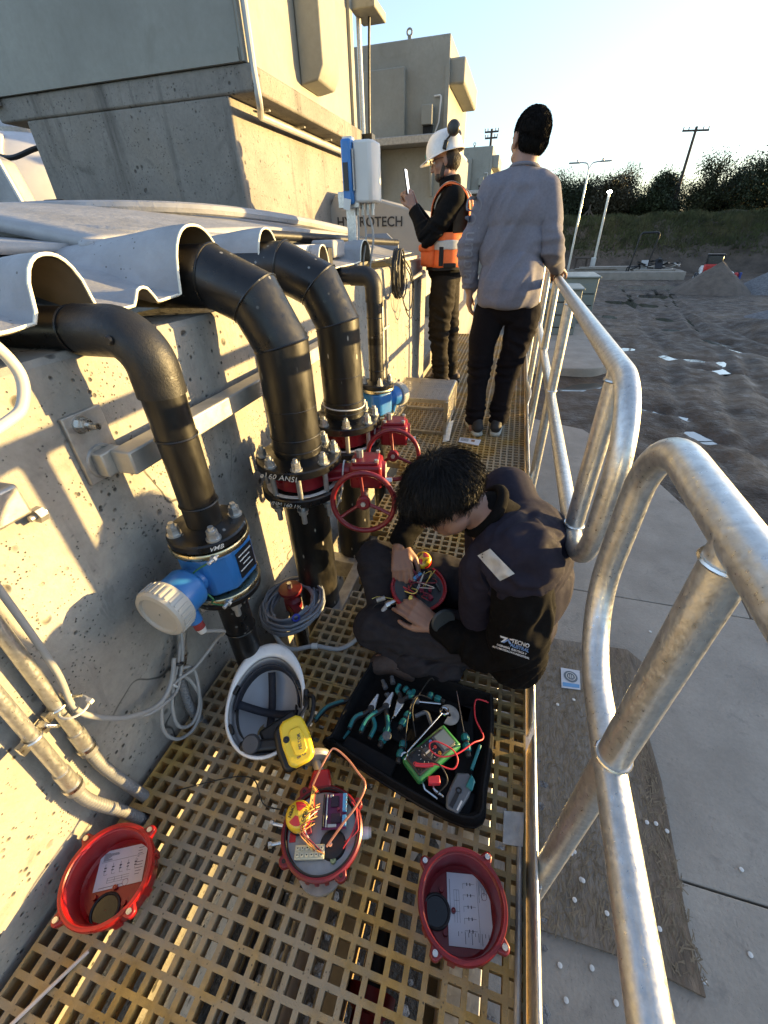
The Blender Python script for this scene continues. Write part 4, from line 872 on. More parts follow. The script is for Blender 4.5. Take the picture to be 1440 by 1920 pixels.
def flow_meter(c, z0, z1_, ang, label, s=1.0, parent_grp='blue flow meters'):
    """body between two zinc flanges, boxy blue housing, round head with pale screw cap pointing along ang"""
    t = thing('flow_meter', label, 'flow meter', (c[0], c[1], z0), parent_grp)
    zm = (z0 + z1_) / 2; d = V(cos(ang), sin(ang), 0); e = V(-sin(ang), cos(ang), 0)
    for (a, b) in ((z0, z0 + .016), (z1_ - .016, z1_)):
        MB().lathe([(.03, a), (.094 * s, a), (.096 * s, a + .003), (.096 * s, b - .003), (.094 * s, b), (.03, b)], (c[0], c[1], 0), (0, 0, 1), 40).build('flange_ring', ZNY, t)
    MB().cyl((c[0], c[1], z0 + .016), (c[0], c[1], z1_ - .016), .058 * s, n=28).build('measuring_tube', ZNY, t)
    C_ = V(c[0], c[1], zm)
    # octagonal housing, extruded along the vertical with bevels
    poly = [(-.085, -.045), (-.05, -.078), (.035, -.078), (.080, -.040), (.080, .040), (.035, .078), (-.05, .078), (-.085, .045)]
    h = (z1_ - z0) - .04
    m = MB(); m.prism([(a * s, b * s) for a, b in poly], C_ - V(0, 0, h / 2), d, e, (0, 0, h)); m.build('housing', BLUE, t, bevel=.010)
    # neck and head
    hd = C_ + d * .070 * s + V(0, 0, -.005)
    MB().lathe([(.036, 0), (.034, .012), (.034, .02), (.050, .034), (.053, .04), (.053, .085), (.050, .088)], hd, d, 36, True, True).build('head', BLUE, t, sharp=30)
    cap = MB(); k = 40; prof = [(.053, .088), (.062, .090), (.0635, .094), (.0635, .128), (.060, .134), (.050, .136), (.046, .131), (.002, .131)]
    cap.lathe(prof, hd, d, 48, True, False); x_, y_, z_ = frame(d)
    cp = cap.build('screw_cap', MCAP, t, sharp=30)
    for q in range(30):
        a = 2 * pi * q / 30; MB().beam(hd + d * .096 + (x_ * cos(a) + y_ * sin(a)) * .0637, hd + d * .126 + (x_ * cos(a) + y_ * sin(a)) * .0637, .005, .004, up=(x_ * cos(a) + y_ * sin(a))).build('grip_rib', MCAP, cp)
    for i_, (s_, off) in enumerate([('WARNING', .018), ('do not open', .006), ('while energised', -.006), ('keep tight', -.018)]):
        me = MB(); 
        for q in range(5): me.box((0, 0, 0), (.001, .001, .001))
    gl = hd + d * .062 + V(0, 0, -.05); gd = (V(0, 0, -1) + e * .25).normalized()
    MB().cyl(gl, gl + gd * .045, .019, .016, n=16).build('cable_entry', BLUE, t)
    MB().cyl(gl + gd * .045, gl + gd * .066, .013, n=14).build('gland_band', pm('gland_red', (.25, .03, .03), .5), t)
    MB().cyl(gl + gd * .066, gl + gd * .082, .0125, .009, n=14).build('gland', WHITE, t)
    # nameplates
    for sg, ln in ((1, .074),):
        nrm = (d * .037 * 0 + e * sg); o = C_ + e * sg * (.0790 * s) - d * .015
        pl_ = MB(); pl_.box(o, (.062, .0016, h * .66), R=Matrix((d, e, V(0, 0, 1))).transposed()); pl_.build('nameplate', PLATE_B, t)
        for q in range(4): MB().box(o + e * sg * .0015 + V(0, 0, h * .22 - q * h * .12) + d * (.004 * (q % 2)), (.05 - .01 * (q % 3), .0006, .003), R=Matrix((d, e, V(0, 0, 1))).transposed()).build('print_line', CHALK, t)
    for zz in (z0 + .03, z1_ - .03):
        sc_ = MB(); p_ = C_ + e * .070 * s + d * .070; p_.z = z1_ - .008 if zz > zm else z0 + .008; sc_.cyl(p_ - d * .02, p_ + d * .022, .005, n=10); sc_.hexa(p_ + d * .001, p_ + d * .008, .009); sc_.build('earth_screw', ZN, t)
    GRW = pm('earth_wire', (.03, .14, .05), .5)
    a_ = C_ + e * .070 * s + d * .085
    MB().tube(spline([(a_.x, a_.y, z1_ - .008), a_ + d * .012 - e * .05 + V(0, 0, .035), a_ + d * .014 - e * .06 + V(0, 0, .0), a_ + d * .016 - e * .015 + V(0, 0, -.035), a_ + d * .01 - e * .03 + V(0, 0, -.062), (a_.x, a_.y, z0 + .008)], 8), .0022, 7).build('earth_wire', GRW, t)
    return hd, d, gl + gd * .08
M1 = flow_meter((P1.x, P1.y), .448, .608, radians(-93), 'blue flow meter with a big pale screw cap, nearest the camera')

# ---- pipes 2 and 3 (large mitred bends) with butterfly valves
def big_pipe(c, label, label_low, label_valve, za=1.128, r=.076, write=True, zf=.575, gd=.222):
    t = thing('black_pipe', label, 'pipe', (c[0], c[1], zf), 'black pipes coming out of the cover')
    x, y = c
    # mitred elbow: horizontal, two 45/2 segments
    pts = [V(-1.6, y, za), V(x - .175, y, za), V(x - .057, y, za - .052), V(x, y, za - .166), V(x, y, zf)]
    segs = [('horizontal_run', 0), ('bend_segment', 1), ('bend_segment', 2), ('drop', 3)]
    n = 36
    def ring(i):
        p = pts[i]
        if i == 0: tn = V(1, 0, 0); b = tn
        elif i == len(pts) - 1: tn = V(0, 0, -1); b = tn
        else:
            b1 = (pts[i] - pts[i - 1]).normalized(); b2 = (pts[i + 1] - pts[i]).normalized(); b = (b1 + b2).normalized()
        ux = V(0, 1, 0); uz = b.cross(ux).normalized()
        k = 1.0
        if 0 < i < len(pts) - 1: k = 1 / cos(b1.angle(b2) / 2)
        return [p + ux * r * cos(2 * pi * q / n) + uz * r * k * sin(2 * pi * q / n) for q in range(n)]
    R4 = [ring(i) for i in range(5)]
    for nm, i in segs:
        m = MB(); m.add(R4[i] + R4[i + 1], [(q, (q + 1) % n, n + (q + 1) % n, n + q) for q in range(n)]); m.build(nm, PE_S if nm == 'drop' else PE, t, sharp=50)
        if i > 0: MB().tube(R4[i], .0032, 6, closed=True).build('weld_bead', PE, t)
    weld(t, (x, y, zf + .10), (0, 0, 1), r); weld(t, (x, y, zf + .06), (0, 0, 1), r + .001)
    weld(t, (x, y, za - .34), (0, 0, 1), r - .0025)
    flange(t, r, .138, c, zf, .028, 8, .116, radians(22.5), scale=1.0)
    for k in range(8):
        a = radians(22.5) + k * pi / 4; inst('stud', STUD, Matrix.Translation((x + .116 * cos(a), y + .116 * sin(a), zf + .03)), t)
    if write: text_on('ø160 ANSI', .026, CHALK, (x - .006, y - .1390, zf + .013), (.9995, -.03, 0), (0, 0, 1), t, name='marker_writing', bold=.0001, sp=1.1)
    # valve
    v = thing('butterfly_valve', label_valve, 'valve', (x, y, zf - .08), 'red butterfly valves')
    zb = zf - .070
    MB().lathe([(.05, zb), (.088, zb), (.097, zb + .008), (.097, zf - .010), (.088, zf - .002), (.05, zf - .002)], (x, y, 0), (0, 0, 1), 44).build('body', VRED, v)
    dn = V(.94, .20, 0).normalized(); e = V(-dn.y, dn.x, 0); zc = (zb + zf) / 2
    C_ = V(x, y, zc)
    MB().beam(C_ + dn * .085, C_ + dn * .18, .05, .042).build('neck', VRED, v, bevel=.010)
    lug = MB(); lug.prism([(-.06, .09), (.06, .09), (.035, .175), (-.035, .175)], C_ + V(0, 0, -.012), e, dn, (0, 0, .014)); lug.build('lug_plate', VRED, v, bevel=.004)
    gb = C_ + dn * gd
    g_ = MB(); g_.box(gb, (.105, .10, .082), R=Matrix((dn, e, V(0, 0, 1))).transposed()); g_.build('gearbox', VRED, v, bevel=.010)
    tp = MB(); tp.box(gb + V(0, 0, .046), (.085, .08, .012), R=Matrix((dn, e, V(0, 0, 1))).transposed()); tp.build('gearbox_lid', VRED, v, bevel=.004)
    for sx in (-1, 1):
        for sy in (-1, 1): MB().hexa(gb + dn * .036 * sx + e * .034 * sy + V(0, 0, .052), gb + dn * .036 * sx + e * .034 * sy + V(0, 0, .060), .007).build('screw', ZN, v)
    b1 = MB(); b1.hexa(gb - dn * .02 + V(0, 0, .052), gb - dn * .02 + V(0, 0, .078), .011); b1.build('stop_bolt', ZN, v)
    MB().lathe([(.001, .01), (.034, .01), (.036, 0)], gb + dn * .052, dn, 28).build('indicator_plate', VRED, v)
    ind = MB(); ind.lathe([(.016, 0), (.030, 0)], gb + dn * .0635, dn, 24); ind.build('indicator_ring', WHITE, v)
    MB().lathe([(.001, .03), (.012, .03), (.014, 0)], gb + dn * .055 - e * .03 + V(0, 0, -.02), dn, 12).build('side_stop', STEEL, v)
    # hand wheel on a shaft pointing towards -e (to the camera), slightly down
    ax = (-e * .985 + V(0, 0, .17)).normalized(); hb = gb - e * .05 + dn * .0 + V(0, 0, -.022); hc = hb + ax * .075 + V(0, 0, -.035)
    MB().cyl(hb + V(0, 0, -.02), hc, .009, n=12).build('shaft', STEEL, v)
    hw = MB().torus(hc, ax, .097, .0085, 56, 12).build('hand_wheel', WRED, v, sharp=80)
    x_, y_, z_ = frame(ax)
    MB().lathe([(.008, -.022), (.017, -.022), (.022, -.008), (.022, .008), (.018, .012), (.002, .012)], hc, ax, 24).build('hub', WRED, hw)
    MB().hexa(hc + ax * .012, hc + ax * .018, .008).build('hub_nut', ZN, hw)
    for k in range(3):
        a = radians(95 + 120 * k); d_ = x_ * cos(a) + y_ * sin(a)
        MB().tube([hc + d_ * .014 - ax * .002, hc + d_ * .055 - ax * .006, hc + d_ * .094], .0058, 8).build('spoke', WRED, hw)
    MB().tube(spline([gb - dn * .075 + V(0, 0, .028) + e * .02, gb - dn * .075 + V(0, 0, .034), gb - dn * .076 - e * .03 + V(0, 0, .01), gb - dn * .085 - e * .028 + V(0, 0, -.06), gb - dn * .11 - e * .03 + V(0, 0, -.13)], 6), .0028, 6).build('cable_tie', WHITE, v)
    # lower pipe
    t3 = thing('black_pipe', label_low, 'pipe', (x, y, 0), 'black pipes going down through the walkway')
    zl = zb - .003
    flange(t3, r, .136, c, zl - .028, .028, 8, .116, 0, bolts=False)
    MB().lathe([(r + .03, zl + .0005), (.120, zl + .0005), (.120, zl + .0022), (r + .03, zl + .0022)], (x, y, 0), (0, 0, 1), 40).build('gasket', CHALK, t3)
    MB().cyl((x, y, -.6), (x, y, zl - .03), r, n=36).build('drop', PE_S, t3)
    if write: text_on('VNM 160 1¾', .020, CHALK, (x + .0, y - .1368, zl - .014), (.999, .0, 0), (0, 0, 1), t3, name='marker_writing', bold=.0)
    return gb, hc
big_pipe((-.613, 1.083), 'thick black pipe with a mitred bend, marked in white on its flange', 'thick black scuffed pipe below the nearer red valve', 'red butterfly valve with a hand wheel, nearer the camera', zf=.598)
big_pipe((-.584, 1.440), 'thick black pipe with a mitred bend, second behind the marked one', 'thick black pipe below the farther red valve', 'red butterfly valve with a hand wheel, second and partly behind the sitting man', write=False, zf=.592, gd=.195)
TIE = MB().torus((-.584, 1.440, .672), (.05, .02, 1), .079, .0028, 40, 6).build('cable_tie', WHITE); tag(TIE, 'white cable tie round the second thick pipe', 'cable tie')

# ---- pipe 4 small with second flow meter
P4 = (-.656, 2.11); r4 = .038; z4 = 1.053
t = thing('black_pipe', 'thin black pipe with a tight elbow, farthest along the wall', 'pipe', (*P4, .6), 'black pipes coming out of the cover')
MB().tube([V(-1.3, P4[1], z4)] + fillet([(-1.3, P4[1], z4), (P4[0], P4[1], z4), (P4[0], P4[1], .75)], .055, 10)[1:], r4, 28).build('bent_pipe', PE, t)
MB().tube(fillet([(P4[0] - .11, P4[1], z4), (P4[0], P4[1], z4), (P4[0], P4[1], z4 - .11)], .05, 10), r4 + .004, 28).build('elbow', ELB, t)
weld(t, (P4[0], P4[1], z4 - .18), (0, 0, 1), r4); weld(t, (P4[0], P4[1], .62), (0, 0, 1), r4)
MB().cyl((P4[0], P4[1], .55), (P4[0], P4[1], .78), r4, n=28).build('drop', PE, t)
flange(t, r4, .09, V(*P4, 0), .535, .022, 4, .07, radians(30))
flow_meter(P4, .373, .533, radians(62), 'second blue flow meter beyond the valves, half hidden', s=.95)
t = thing('black_pipe', 'thin black pipe below the second blue flow meter', 'pipe', (*P4, 0), 'black pipes going down through the walkway')
flange(t, r4, .09, V(*P4, 0), .349, .022, 4, .07, radians(30), bolts=False)
MB().cyl((*P4, -.5), (*P4, .352), r4, n=28).build('drop', PE, t)

# ------------------------------------------------------------ support beam on the wall
ALU = pm('support_beam_steel', (.50, .48, .43), .5, .55, var=.12, scale=20, bump=.08, bscale=120, col2=(.40, .37, .31), c2scale=6, c2amt=.6)
t = thing('support_beam', 'square steel beam bolted to the wall behind the pipes', 'beam', (-.76, 1.2, .82))
MB().beam((-.748, .585, .826), (-.748, 2.05, .826), .052, .052).build('beam', ALU, t, bevel=.004)
for (yy, nm) in ((.585, 1), (2.05, 2)):
    pl_ = MB().box((WX + .005, yy, .862), (.010, .090, .145)).build('wall_plate', GALV_D, t, bevel=.002)
    MB().box((-.787, yy + .004, .826), (.030, .052, .0525)).build('stub', ALU, t, bevel=.003)
    MB().torus((-.800, yy, .826), (1, 0, 0), .034, .004, 20, 6).build('weld', GALV_D, t)
    for (dy, dz) in ((-.012, .050), (.010, -.048)):
        a = MB(); c = V(WX + .010, yy + dy, .862 + dz); a.cyl(c, c + V(.004, 0, 0), .018, n=20); a.hexa(c + V(.004, 0, 0), c + V(.014, 0, 0), .0145); a.hexa(c + V(.0145, 0, 0), c + V(.022, 0, 0), .012); a.cyl(c + V(.022, 0, 0), c + V(.045, 0, 0), .0065, n=12); a.build('anchor_bolt', STEEL, pl_)
t = thing('wall_bracket', 'end of a galvanised bracket with a bolt at the left edge', 'bracket', (-.79, .33, .84))
MB().box2((WX + .001, .15, .82), (-.765, .40, .88)).build('arm', GALV_D, t, bevel=.006)
MB().hexa((-.79, .41, .80), (-.79, .425, .80), .015).build('bolt', GALV_D, t)
MB().cyl((-.79, .40, .80), (-.79, .43, .80), .006, n=10).build('stud', GALV_D, t)

# ------------------------------------------------------------ conduits at lower left
FLEX = pm('flex_conduit', (.19, .19, .19), .5, 0, var=.08)
def flex(pts, r, p, name='flexible_conduit'):
    S = spline(pts, 14); L_ = [0]
    for a, b in zip(S, S[1:]): L_.append(L_[-1] + (b - a).length)
    tot = L_[-1]; N = int(tot / .0016); Q = []; rr = []; k = 0
    for i in range(N + 1):
        s_ = tot * i / N
        while k < len(L_) - 2 and L_[k + 1] < s_: k += 1
        f = (s_ - L_[k]) / max(1e-9, L_[k + 1] - L_[k]); Q.append(S[k].lerp(S[k + 1], min(1, f))); rr.append(r * (1 + .11 * sin(2 * pi * s_ / .0085)))
    return MB().tube(Q, r, 14, rr=rr).build(name, FLEX, p, sharp=80)
for (pts, fx, lb_, nm) in [
    ([(-.787, .285, 1.03), (-.787, .268, .675), (-.787, .252, .285)], [(-.787, .252, .285), (-.783, .250, .20), (-.770, .262, .06), (-.755, .275, -.08)], 'upper galvanised conduit on the wall ending in ribbed hose, beside the grey cable', 0),
    ([(-.780, .215, .95), (-.780, .203, .56), (-.780, .190, .245)], [(-.780, .190, .245), (-.775, .190, .17), (-.750, .215, .05), (-.735, .235, -.08)], 'lower galvanised conduit on the wall ending in ribbed hose above the red cover', 1)]:
    t = thing('conduit', lb_, 'conduit', (pts[2][0], pts[2][1], .2), 'galvanised conduits on the wall')
    r_ = .0130
    MB().tube(spline(pts, 6), r_, 16).build('tube', GALV, t)
    e = Vector(pts[2]); u = (Vector(pts[2]) - Vector(pts[1])).normalized()
    MB().cyl(e - u * .055, e, r_ + .003, n=18).build('coupling', GALV, t)
    MB().lathe([(r_, -.004), (r_ + .0065, -.004), (r_ + .0065, .006), (r_, .006)], e, u, 20, True, True).build('gland_nut', STEEL, t)
    MB().lathe([(r_, .008), (r_ + .005, .008), (r_ + .005, .022), (r_, .022)], e, u, 20, True, True).build('gland_nut', FLEX, t)
    flex(fx, r_ * .93, t)
    c = Vector(pts[1]).lerp(Vector(pts[2]), .62 if nm == 0 else .42); cl = MB()
    cl.torus(c, u, r_ + .0025, .003, 20, 6); cl.box(c + V(.004, .022, 0), (.012, .012, .022)); cl.box(c + V(.004, -.022, 0), (.012, .012, .022)); cl.cyl(c + V(.0, .022, 0), c + V(.035, .030, .004), .003, n=8); cl.build('saddle_clamp', STEEL, t)
# third conduit under the flow meter
t = thing('conduit', 'short conduit and ribbed hose on the wall just below the first flow meter', 'conduit', (-.785, .56, .2), 'galvanised conduits on the wall')
MB().tube(spline([(-.79, .60, .335), (-.788, .568, .27), (-.785, .53, .205)], 6), .0135, 14).build('tube', GALV, t)
MB().box((-.797, .607, .335), (.025, .05, .02)).build('wall_clip', GALV_D, t, bevel=.003)
MB().cyl((-.786, .545, .232), (-.785, .52, .19), .0165, n=16).build('coupling', STEEL, t)
flex([(-.785, .53, .205), (-.78, .500, .12), (-.765, .485, .04), (-.745, .49, -.06)], .0125, t)

def cable(name, label, pts, r=.0045, mat=None, n=8, cat='cable', parent=None, grp=None, closed=False):
    m = MB(); m.tube(spline(pts, n, closed), r, 9, closed=closed); o = m.build(name, mat or CABLE, parent, sharp=80)
    if parent is None: tag(o, label, cat, grp)
    return o
t = thing('cable_bundle', 'grey cables looped and tied together on the wall under the first flow meter', 'cables', (-.76, .45, .1))
gl = M1[2]
cable('cable', '', [(-.775, .30, 1.0), (-.765, .292, .70), (-.765, .285, .52), (-.768, .272, .42), (-.76, .285, .36), (-.75, .335, .275), (-.745, .405, .22), (-.748, .46, .235), (-.755, .50, .28)], .0062, parent=t)
cable('cable', '', [gl, gl + V(.0, .06, -.07), (-.70, .60, .25), (-.735, .53, .205), (-.75, .47, .215), (-.755, .42, .20), (-.755, .385, .12), (-.745, .40, .05), (-.735, .45, .03), (-.735, .50, .08), (-.75, .51, .16), (-.765, .49, .23)], .0048, parent=t)
cable('cable', '', [(-.78, .575, .30), (-.765, .545, .29), (-.758, .505, .25), (-.755, .468, .215), (-.752, .43, .15), (-.748, .42, .08), (-.74, .45, .045), (-.735, .49, .075), (-.738, .52, .15), (-.75, .53, .20), (-.765, .50, .22)], .0048, parent=t)
cable('cable', '', [(-.77, .565, .32), (-.755, .53, .27), (-.752, .495, .22), (-.748, .46, .19), (-.742, .42, .205), (-.745, .375, .225), (-.765, .345, .25)], .0048, parent=t)
MB().torus((-.758, .505, .252), (.2, .6, .8), .012, .0045, 16, 6).build('black_tie', BLACK, t)
MB().torus((-.752, .462, .213), (.1, .9, .3), .011, .003, 16, 6).build('white_tie', WHITE, t)
MB().torus((-.768, .272, .415), (.1, .1, 1), .026, .0025, 20, 6).build('white_tie', WHITE, t)
MB().box((-.742, .29, .42), (.012, .008, .01)).build('tie_head', WHITE, t)
cable('hose', 'pale grey hose curving in at the left edge under the cover', [(-.70, .30, 1.20), (-.70, .41, 1.125), (-.70, .447, 1.06), (-.70, .43, 1.01), (-.70, .39, .992), (-.70, .28, .97)], .0085, pm('hose_pale', (.50, .49, .44), .45), cat='hose')

# ------------------------------------------------------------ transmitter on its post
t = thing('transmitter', 'blue and white wall-box transmitter with a label on its side, on a metal post', 'transmitter', (-.80, 2.48, .4))
MB().box2((-.925, 2.53, .30), (-.875, 2.575, 1.615)).build('post', GALV, t, bevel=.004)
MB().box2((-.955, 2.50, 1.33), (-.84, 2.53, 1.40)).build('bracket', GALV, t, bevel=.004)
MB().box2((-.915, 2.47, 1.345), (-.862, 2.64, 1.60)).build('blue_housing', BLUE, t, bevel=.012)
wb = MB(); wb.prism([(-.860, 2.49), (-.775, 2.50), (-.755, 2.53), (-.755, 2.63), (-.775, 2.65), (-.860, 2.65)], (0, 0, 1.35), (1, 0, 0), (0, 1, 0), (0, 0, .245)); wb.build('white_cover', WHITE, t, bevel=.012)
MB().box2((-.858, 2.474, 1.40), (-.853, 2.489, 1.56)).build('grey_seam', GALV_D, t)
MB().box2((-.905, 2.466, 1.40), (-.880, 2.4695, 1.51)).build('data_plate', PLATE_B, t)
MB().box((-.893, 2.464, 1.345), (.036, .003, .046), R=Matrix.Rotation(radians(12), 3, 'Y')).build('paper_tag', WHITE, t)
for k in range(5):
    a = MB(); x_ = -.895 + .028 * k; a.hexa((x_, 2.55, 1.35), (x_, 2.55, 1.325), .011); a.cyl((x_, 2.55, 1.325), (x_, 2.55, 1.30), .008, n=10); a.build('cable_gland', ZN, t)
for k in range(3):
    x_ = -.865 + .03 * k; MB().tube(spline([(x_, 2.55, 1.30), (x_ + .012 * k, 2.54, 1.20), (x_ - .02 + .01 * k, 2.53, 1.05), (-.85 + .01 * k, 2.52, .7), (-.85 + .01 * k, 2.52, .3)], 6), .0055, 8).build('cable', CABLE, t)

# coil of black cable hanging on the wall, small box and thin tubes
t = thing('cable_coil', 'coil of black cable hanging on the wall beyond the thin pipe', 'cable coil', (-.74, 2.95, 1.0))
CBK = pm('cable_black', (.02, .02, .021), .45)
rnd = random.Random(8); pts = []
for k in range(9 * 24):
    a = 2 * pi * k / 24; R_c = .118 + rnd.gauss(0, .004); w_ = (k / (9 * 24) - .5) * .07
    pts.append(V(-.745 + w_ * .7 + .012 * sin(a * .37), 2.95 + R_c * .85 * cos(a) - w_ * .3, 1.0 + R_c * sin(a) * 1.15))
MB().tube(pts, .0052, 7).build('coil', CBK, t, sharp=80)
MB().tube(spline([(-.74, 3.03, 1.07), (-.72, 3.22, .95), (-.72, 3.30, .80), (-.72, 3.24, .70), (-.73, 3.14, .74), (-.75, 3.08, .85)], 8), .0045, 7).build('loose_end', CBK, t)
MB().tube(spline([(-.74, 3.05, 1.09), (-.72, 3.20, 1.0), (-.715, 3.28, .88), (-.72, 3.18, .76), (-.73, 3.06, .80), (-.74, 3.02, .88)], 8), .0045, 7).build('loose_end', CBK, t)
t = thing('junction_box', 'small pale junction box on the wall behind the cable coil', 'box', (-.79, 3.2, .95))
MB().box2((WX + .001, 3.10, .86), (-.75, 3.30, 1.02)).build('box', MCAP, t, bevel=.008)
MB().box2((-.85, 3.02, 1.055), (-.77, 3.70, 1.075)).build('ledge_strip', GALV, t)
MB().cyl((-.76, 3.35, .93), (-.74, 3.75, .96), .014, n=10).build('spout', GALV_D, t)
t = thing('thin_tubes', 'pair of thin dark upright tubes fixed to the sunlit wall', 'tubes', (-.79, 2.75, .4))
MB().cyl((-.795, 2.72, .1), (-.795, 2.72, .84), .006, n=8).build('tube', GALV_D, t)
MB().cyl((-.79, 2.79, .1), (-.79, 2.79, .82), .011, n=10).build('tube', GALV_D, t)
MB().box2((-.805, 2.70, .70), (-.785, 2.86, .715)).build('clip', GALV_D, t)
MB().cyl((-.79, 2.79, .82), (-.79, 2.79, .87), .013, n=10).build('end_cap', CABLE, t)

# ------------------------------------------------------------ stainless mesh guard box and bits along the floor
t = thing('mesh_box', 'stainless steel mesh guard box standing on the walkway beyond the valves', 'mesh box', (-.55, 3.0, 0))
bx0, bx1, by0, by1, bh = -.76, -.36, 2.76, 3.24, .245
SSM = pm('stainless_mesh', (.55, .52, .47), .35, 1.0, var=.12, scale=20)
for (a, b) in (((bx0, by0), (bx1, by0)), ((bx1, by0), (bx1, by1)), ((bx1, by1), (bx0, by1)), ((bx0, by1), (bx0, by0))):
    MB().beam((*a, bh), (*b, bh), .012, .025).build('rim', SSM, t); MB().beam((*a, .012), (*b, .012), .012, .02).build('base_rim', SSM, t)
for a in ((bx0, by0), (bx1, by0), (bx1, by1), (bx0, by1)): MB().beam((*a, 0), (*a, bh), .025, .025, up=(1, 0, 0)).build('corner_post', SSM, t)
m = MB(); n_ = 30
for i in range(1, n_): x = bx0 + (bx1 - bx0) * i / n_; m.cyl((x, by0, bh + .004), (x, by1, bh + .004), .0014, n=4, caps=False)
for i in range(1, 36): y = by0 + (by1 - by0) * i / 36; m.cyl((bx0, y, bh + .008), (bx1, y, bh + .008), .0014, n=4, caps=False)
m.build('top_mesh', SSM, t)['kind'] = 'stuff'
m = MB()
for i in range(1, 28): x = bx0 + (bx1 - bx0) * i / 28; m.cyl((x, by0, 0), (x, by0, bh), .0011, n=4, caps=False); m.cyl((x, by1, 0), (x, by1, bh), .0011, n=4, caps=False)
for i in range(1, 32): y = by0 + (by1 - by0) * i / 32; m.cyl((bx1, y, 0), (bx1, y, bh), .0011, n=4, caps=False)
for i in range(1, 17): z = bh * i / 17; m.tube([(bx0, by0, z), (bx1, by0, z), (bx1, by1, z), (bx0, by1, z)], .0011, 4, closed=True)
m.build('side_mesh', SSM, t)['kind'] = 'stuff'
o = MB().prism([(-.385, 2.97), (-.333, 3.04), (-.31, 2.66), (-.352, 2.63)], (0, 0, .003), (1, 0, 0), (0, 1, 0), (0, 0, .006)).build('steel_strip', GALV, None, bevel=.001); tag(o, 'flat galvanised strip with holes lying beside the mesh box', 'strip')
t = thing('leaflet', 'folded printed leaflet lying on the grating by the trainers', 'leaflet', (-.17, 2.68, 0))
PAPER = pm('paper', (.66, .67, .70), .75, 0, var=.05, scale=12, bump=.2, bscale=12, bdist=.004); INK = pm('ink', (.05, .05, .07), .8)
MB().prism([(-.244, 2.735), (-.095, 2.725), (-.105, 2.628), (-.245, 2.66)], (0, 0, .004), (1, 0, 0), (0, 1, 0), (0, 0, .002)).build('sheet', PAPER, t)
MB().prism([(-.16, 2.71), (-.135, 2.708), (-.137, 2.675), (-.161, 2.68)], (0, 0, .0068), (1, 0, 0), (0, 1, 0), (0, 0, .0005)).build('picture', pm('print_brown', (.25, .12, .05), .8), t)
for k in range(4): MB().beam((-.235, 2.718 - .012 * k, .007), (-.18, 2.714 - .012 * k, .007), .003, .0008).build('print_line', INK, t)
# ------------------------------------------------------------ people: continuous remeshed bodies, clothing as children
SKIN = pm('skin', (.28, .155, .108), .5, 0, var=.08, scale=14, bump=.10, bscale=220, bdist=.001, rvar=.06, col2=(.31, .14, .10), c2scale=12, c2lo=.5, c2hi=.8, c2amt=.5)
HAIR = pm('black_hair', (.006, .005, .0045), .55, 0, var=.4, scale=40, rvar=.1, spec=.3)
HAIRB = pm('brown_hair', (.020, .012, .008), .6, 0, var=.4, scale=40, rvar=.1)
def remesh(name, mb, voxel, smooth=4, fac=.5):
    me0 = bpy.data.meshes.new('tmp'); me0.from_pydata([tuple(v) for v in mb.v], [], mb.f)
    o = bpy.data.objects.new('tmp', me0); COL.objects.link(o)
    r = o.modifiers.new('r', 'REMESH'); r.mode = 'VOXEL'; r.voxel_size = voxel; r.adaptivity = 0
    if smooth: s_ = o.modifiers.new('s', 'SMOOTH'); s_.factor = fac; s_.iterations = smooth
    bpy.context.view_layer.update()
    me = bpy.data.meshes.new_from_object(o.evaluated_get(bpy.context.evaluated_depsgraph_get())); me.name = name
    bpy.data.objects.remove(o); bpy.data.meshes.remove(me0); return me
def blob(name, mb, voxel, mat, parent, smooth=4, disp=None, fac=.5):
    me = remesh(name, mb, voxel, smooth, fac)
    if disp is not None:
        me.update(); N = [v.normal.copy() for v in me.vertices]; C_ = [v.co.copy() for v in me.vertices]
        for v, n_, c in zip(me.vertices, N, C_): v.co = c + n_ * disp(c, n_)
        bm = bmesh.new(); bm.from_mesh(me); bmesh.ops.smooth_vert(bm, verts=bm.verts, factor=.4, use_axis_x=True, use_axis_y=True, use_axis_z=True); bm.to_mesh(me); bm.free()
    me.materials.clear(); me.materials.append(mat); me.shade_smooth()
    return link(name, me, parent)
def ridged(p): return 1 - abs(noise.noise(p)) * 2.2
def folds(zones, base=.0015, bf=14):
    """zones: (centre, radius, axis, freq along axis, freq across, amplitude)"""
    Z = [(Vector(c), r, Vector(a).normalized(), f, g, A) for c, r, a, f, g, A in zones]
    def d(c, n_):
        s_ = base * noise.noise(c * bf)
        for (z, r, a, f, g, A) in Z:
            q = c - z; k = q.length / r
            if k < 1:
                al = q.dot(a); ac = q - a * al; w_ = (1 - k * k) ** 1.5
                s_ += 2.2 * A * w_ * ridged(ac * g + a * (al * f) + V(3.1, 1.7, 9.2))
        return s_
    return d
def chain(m, pts, rr):
    for i in range(len(pts) - 1): m.caps(pts[i], pts[i + 1], rr[i], rr[i + 1], 16)
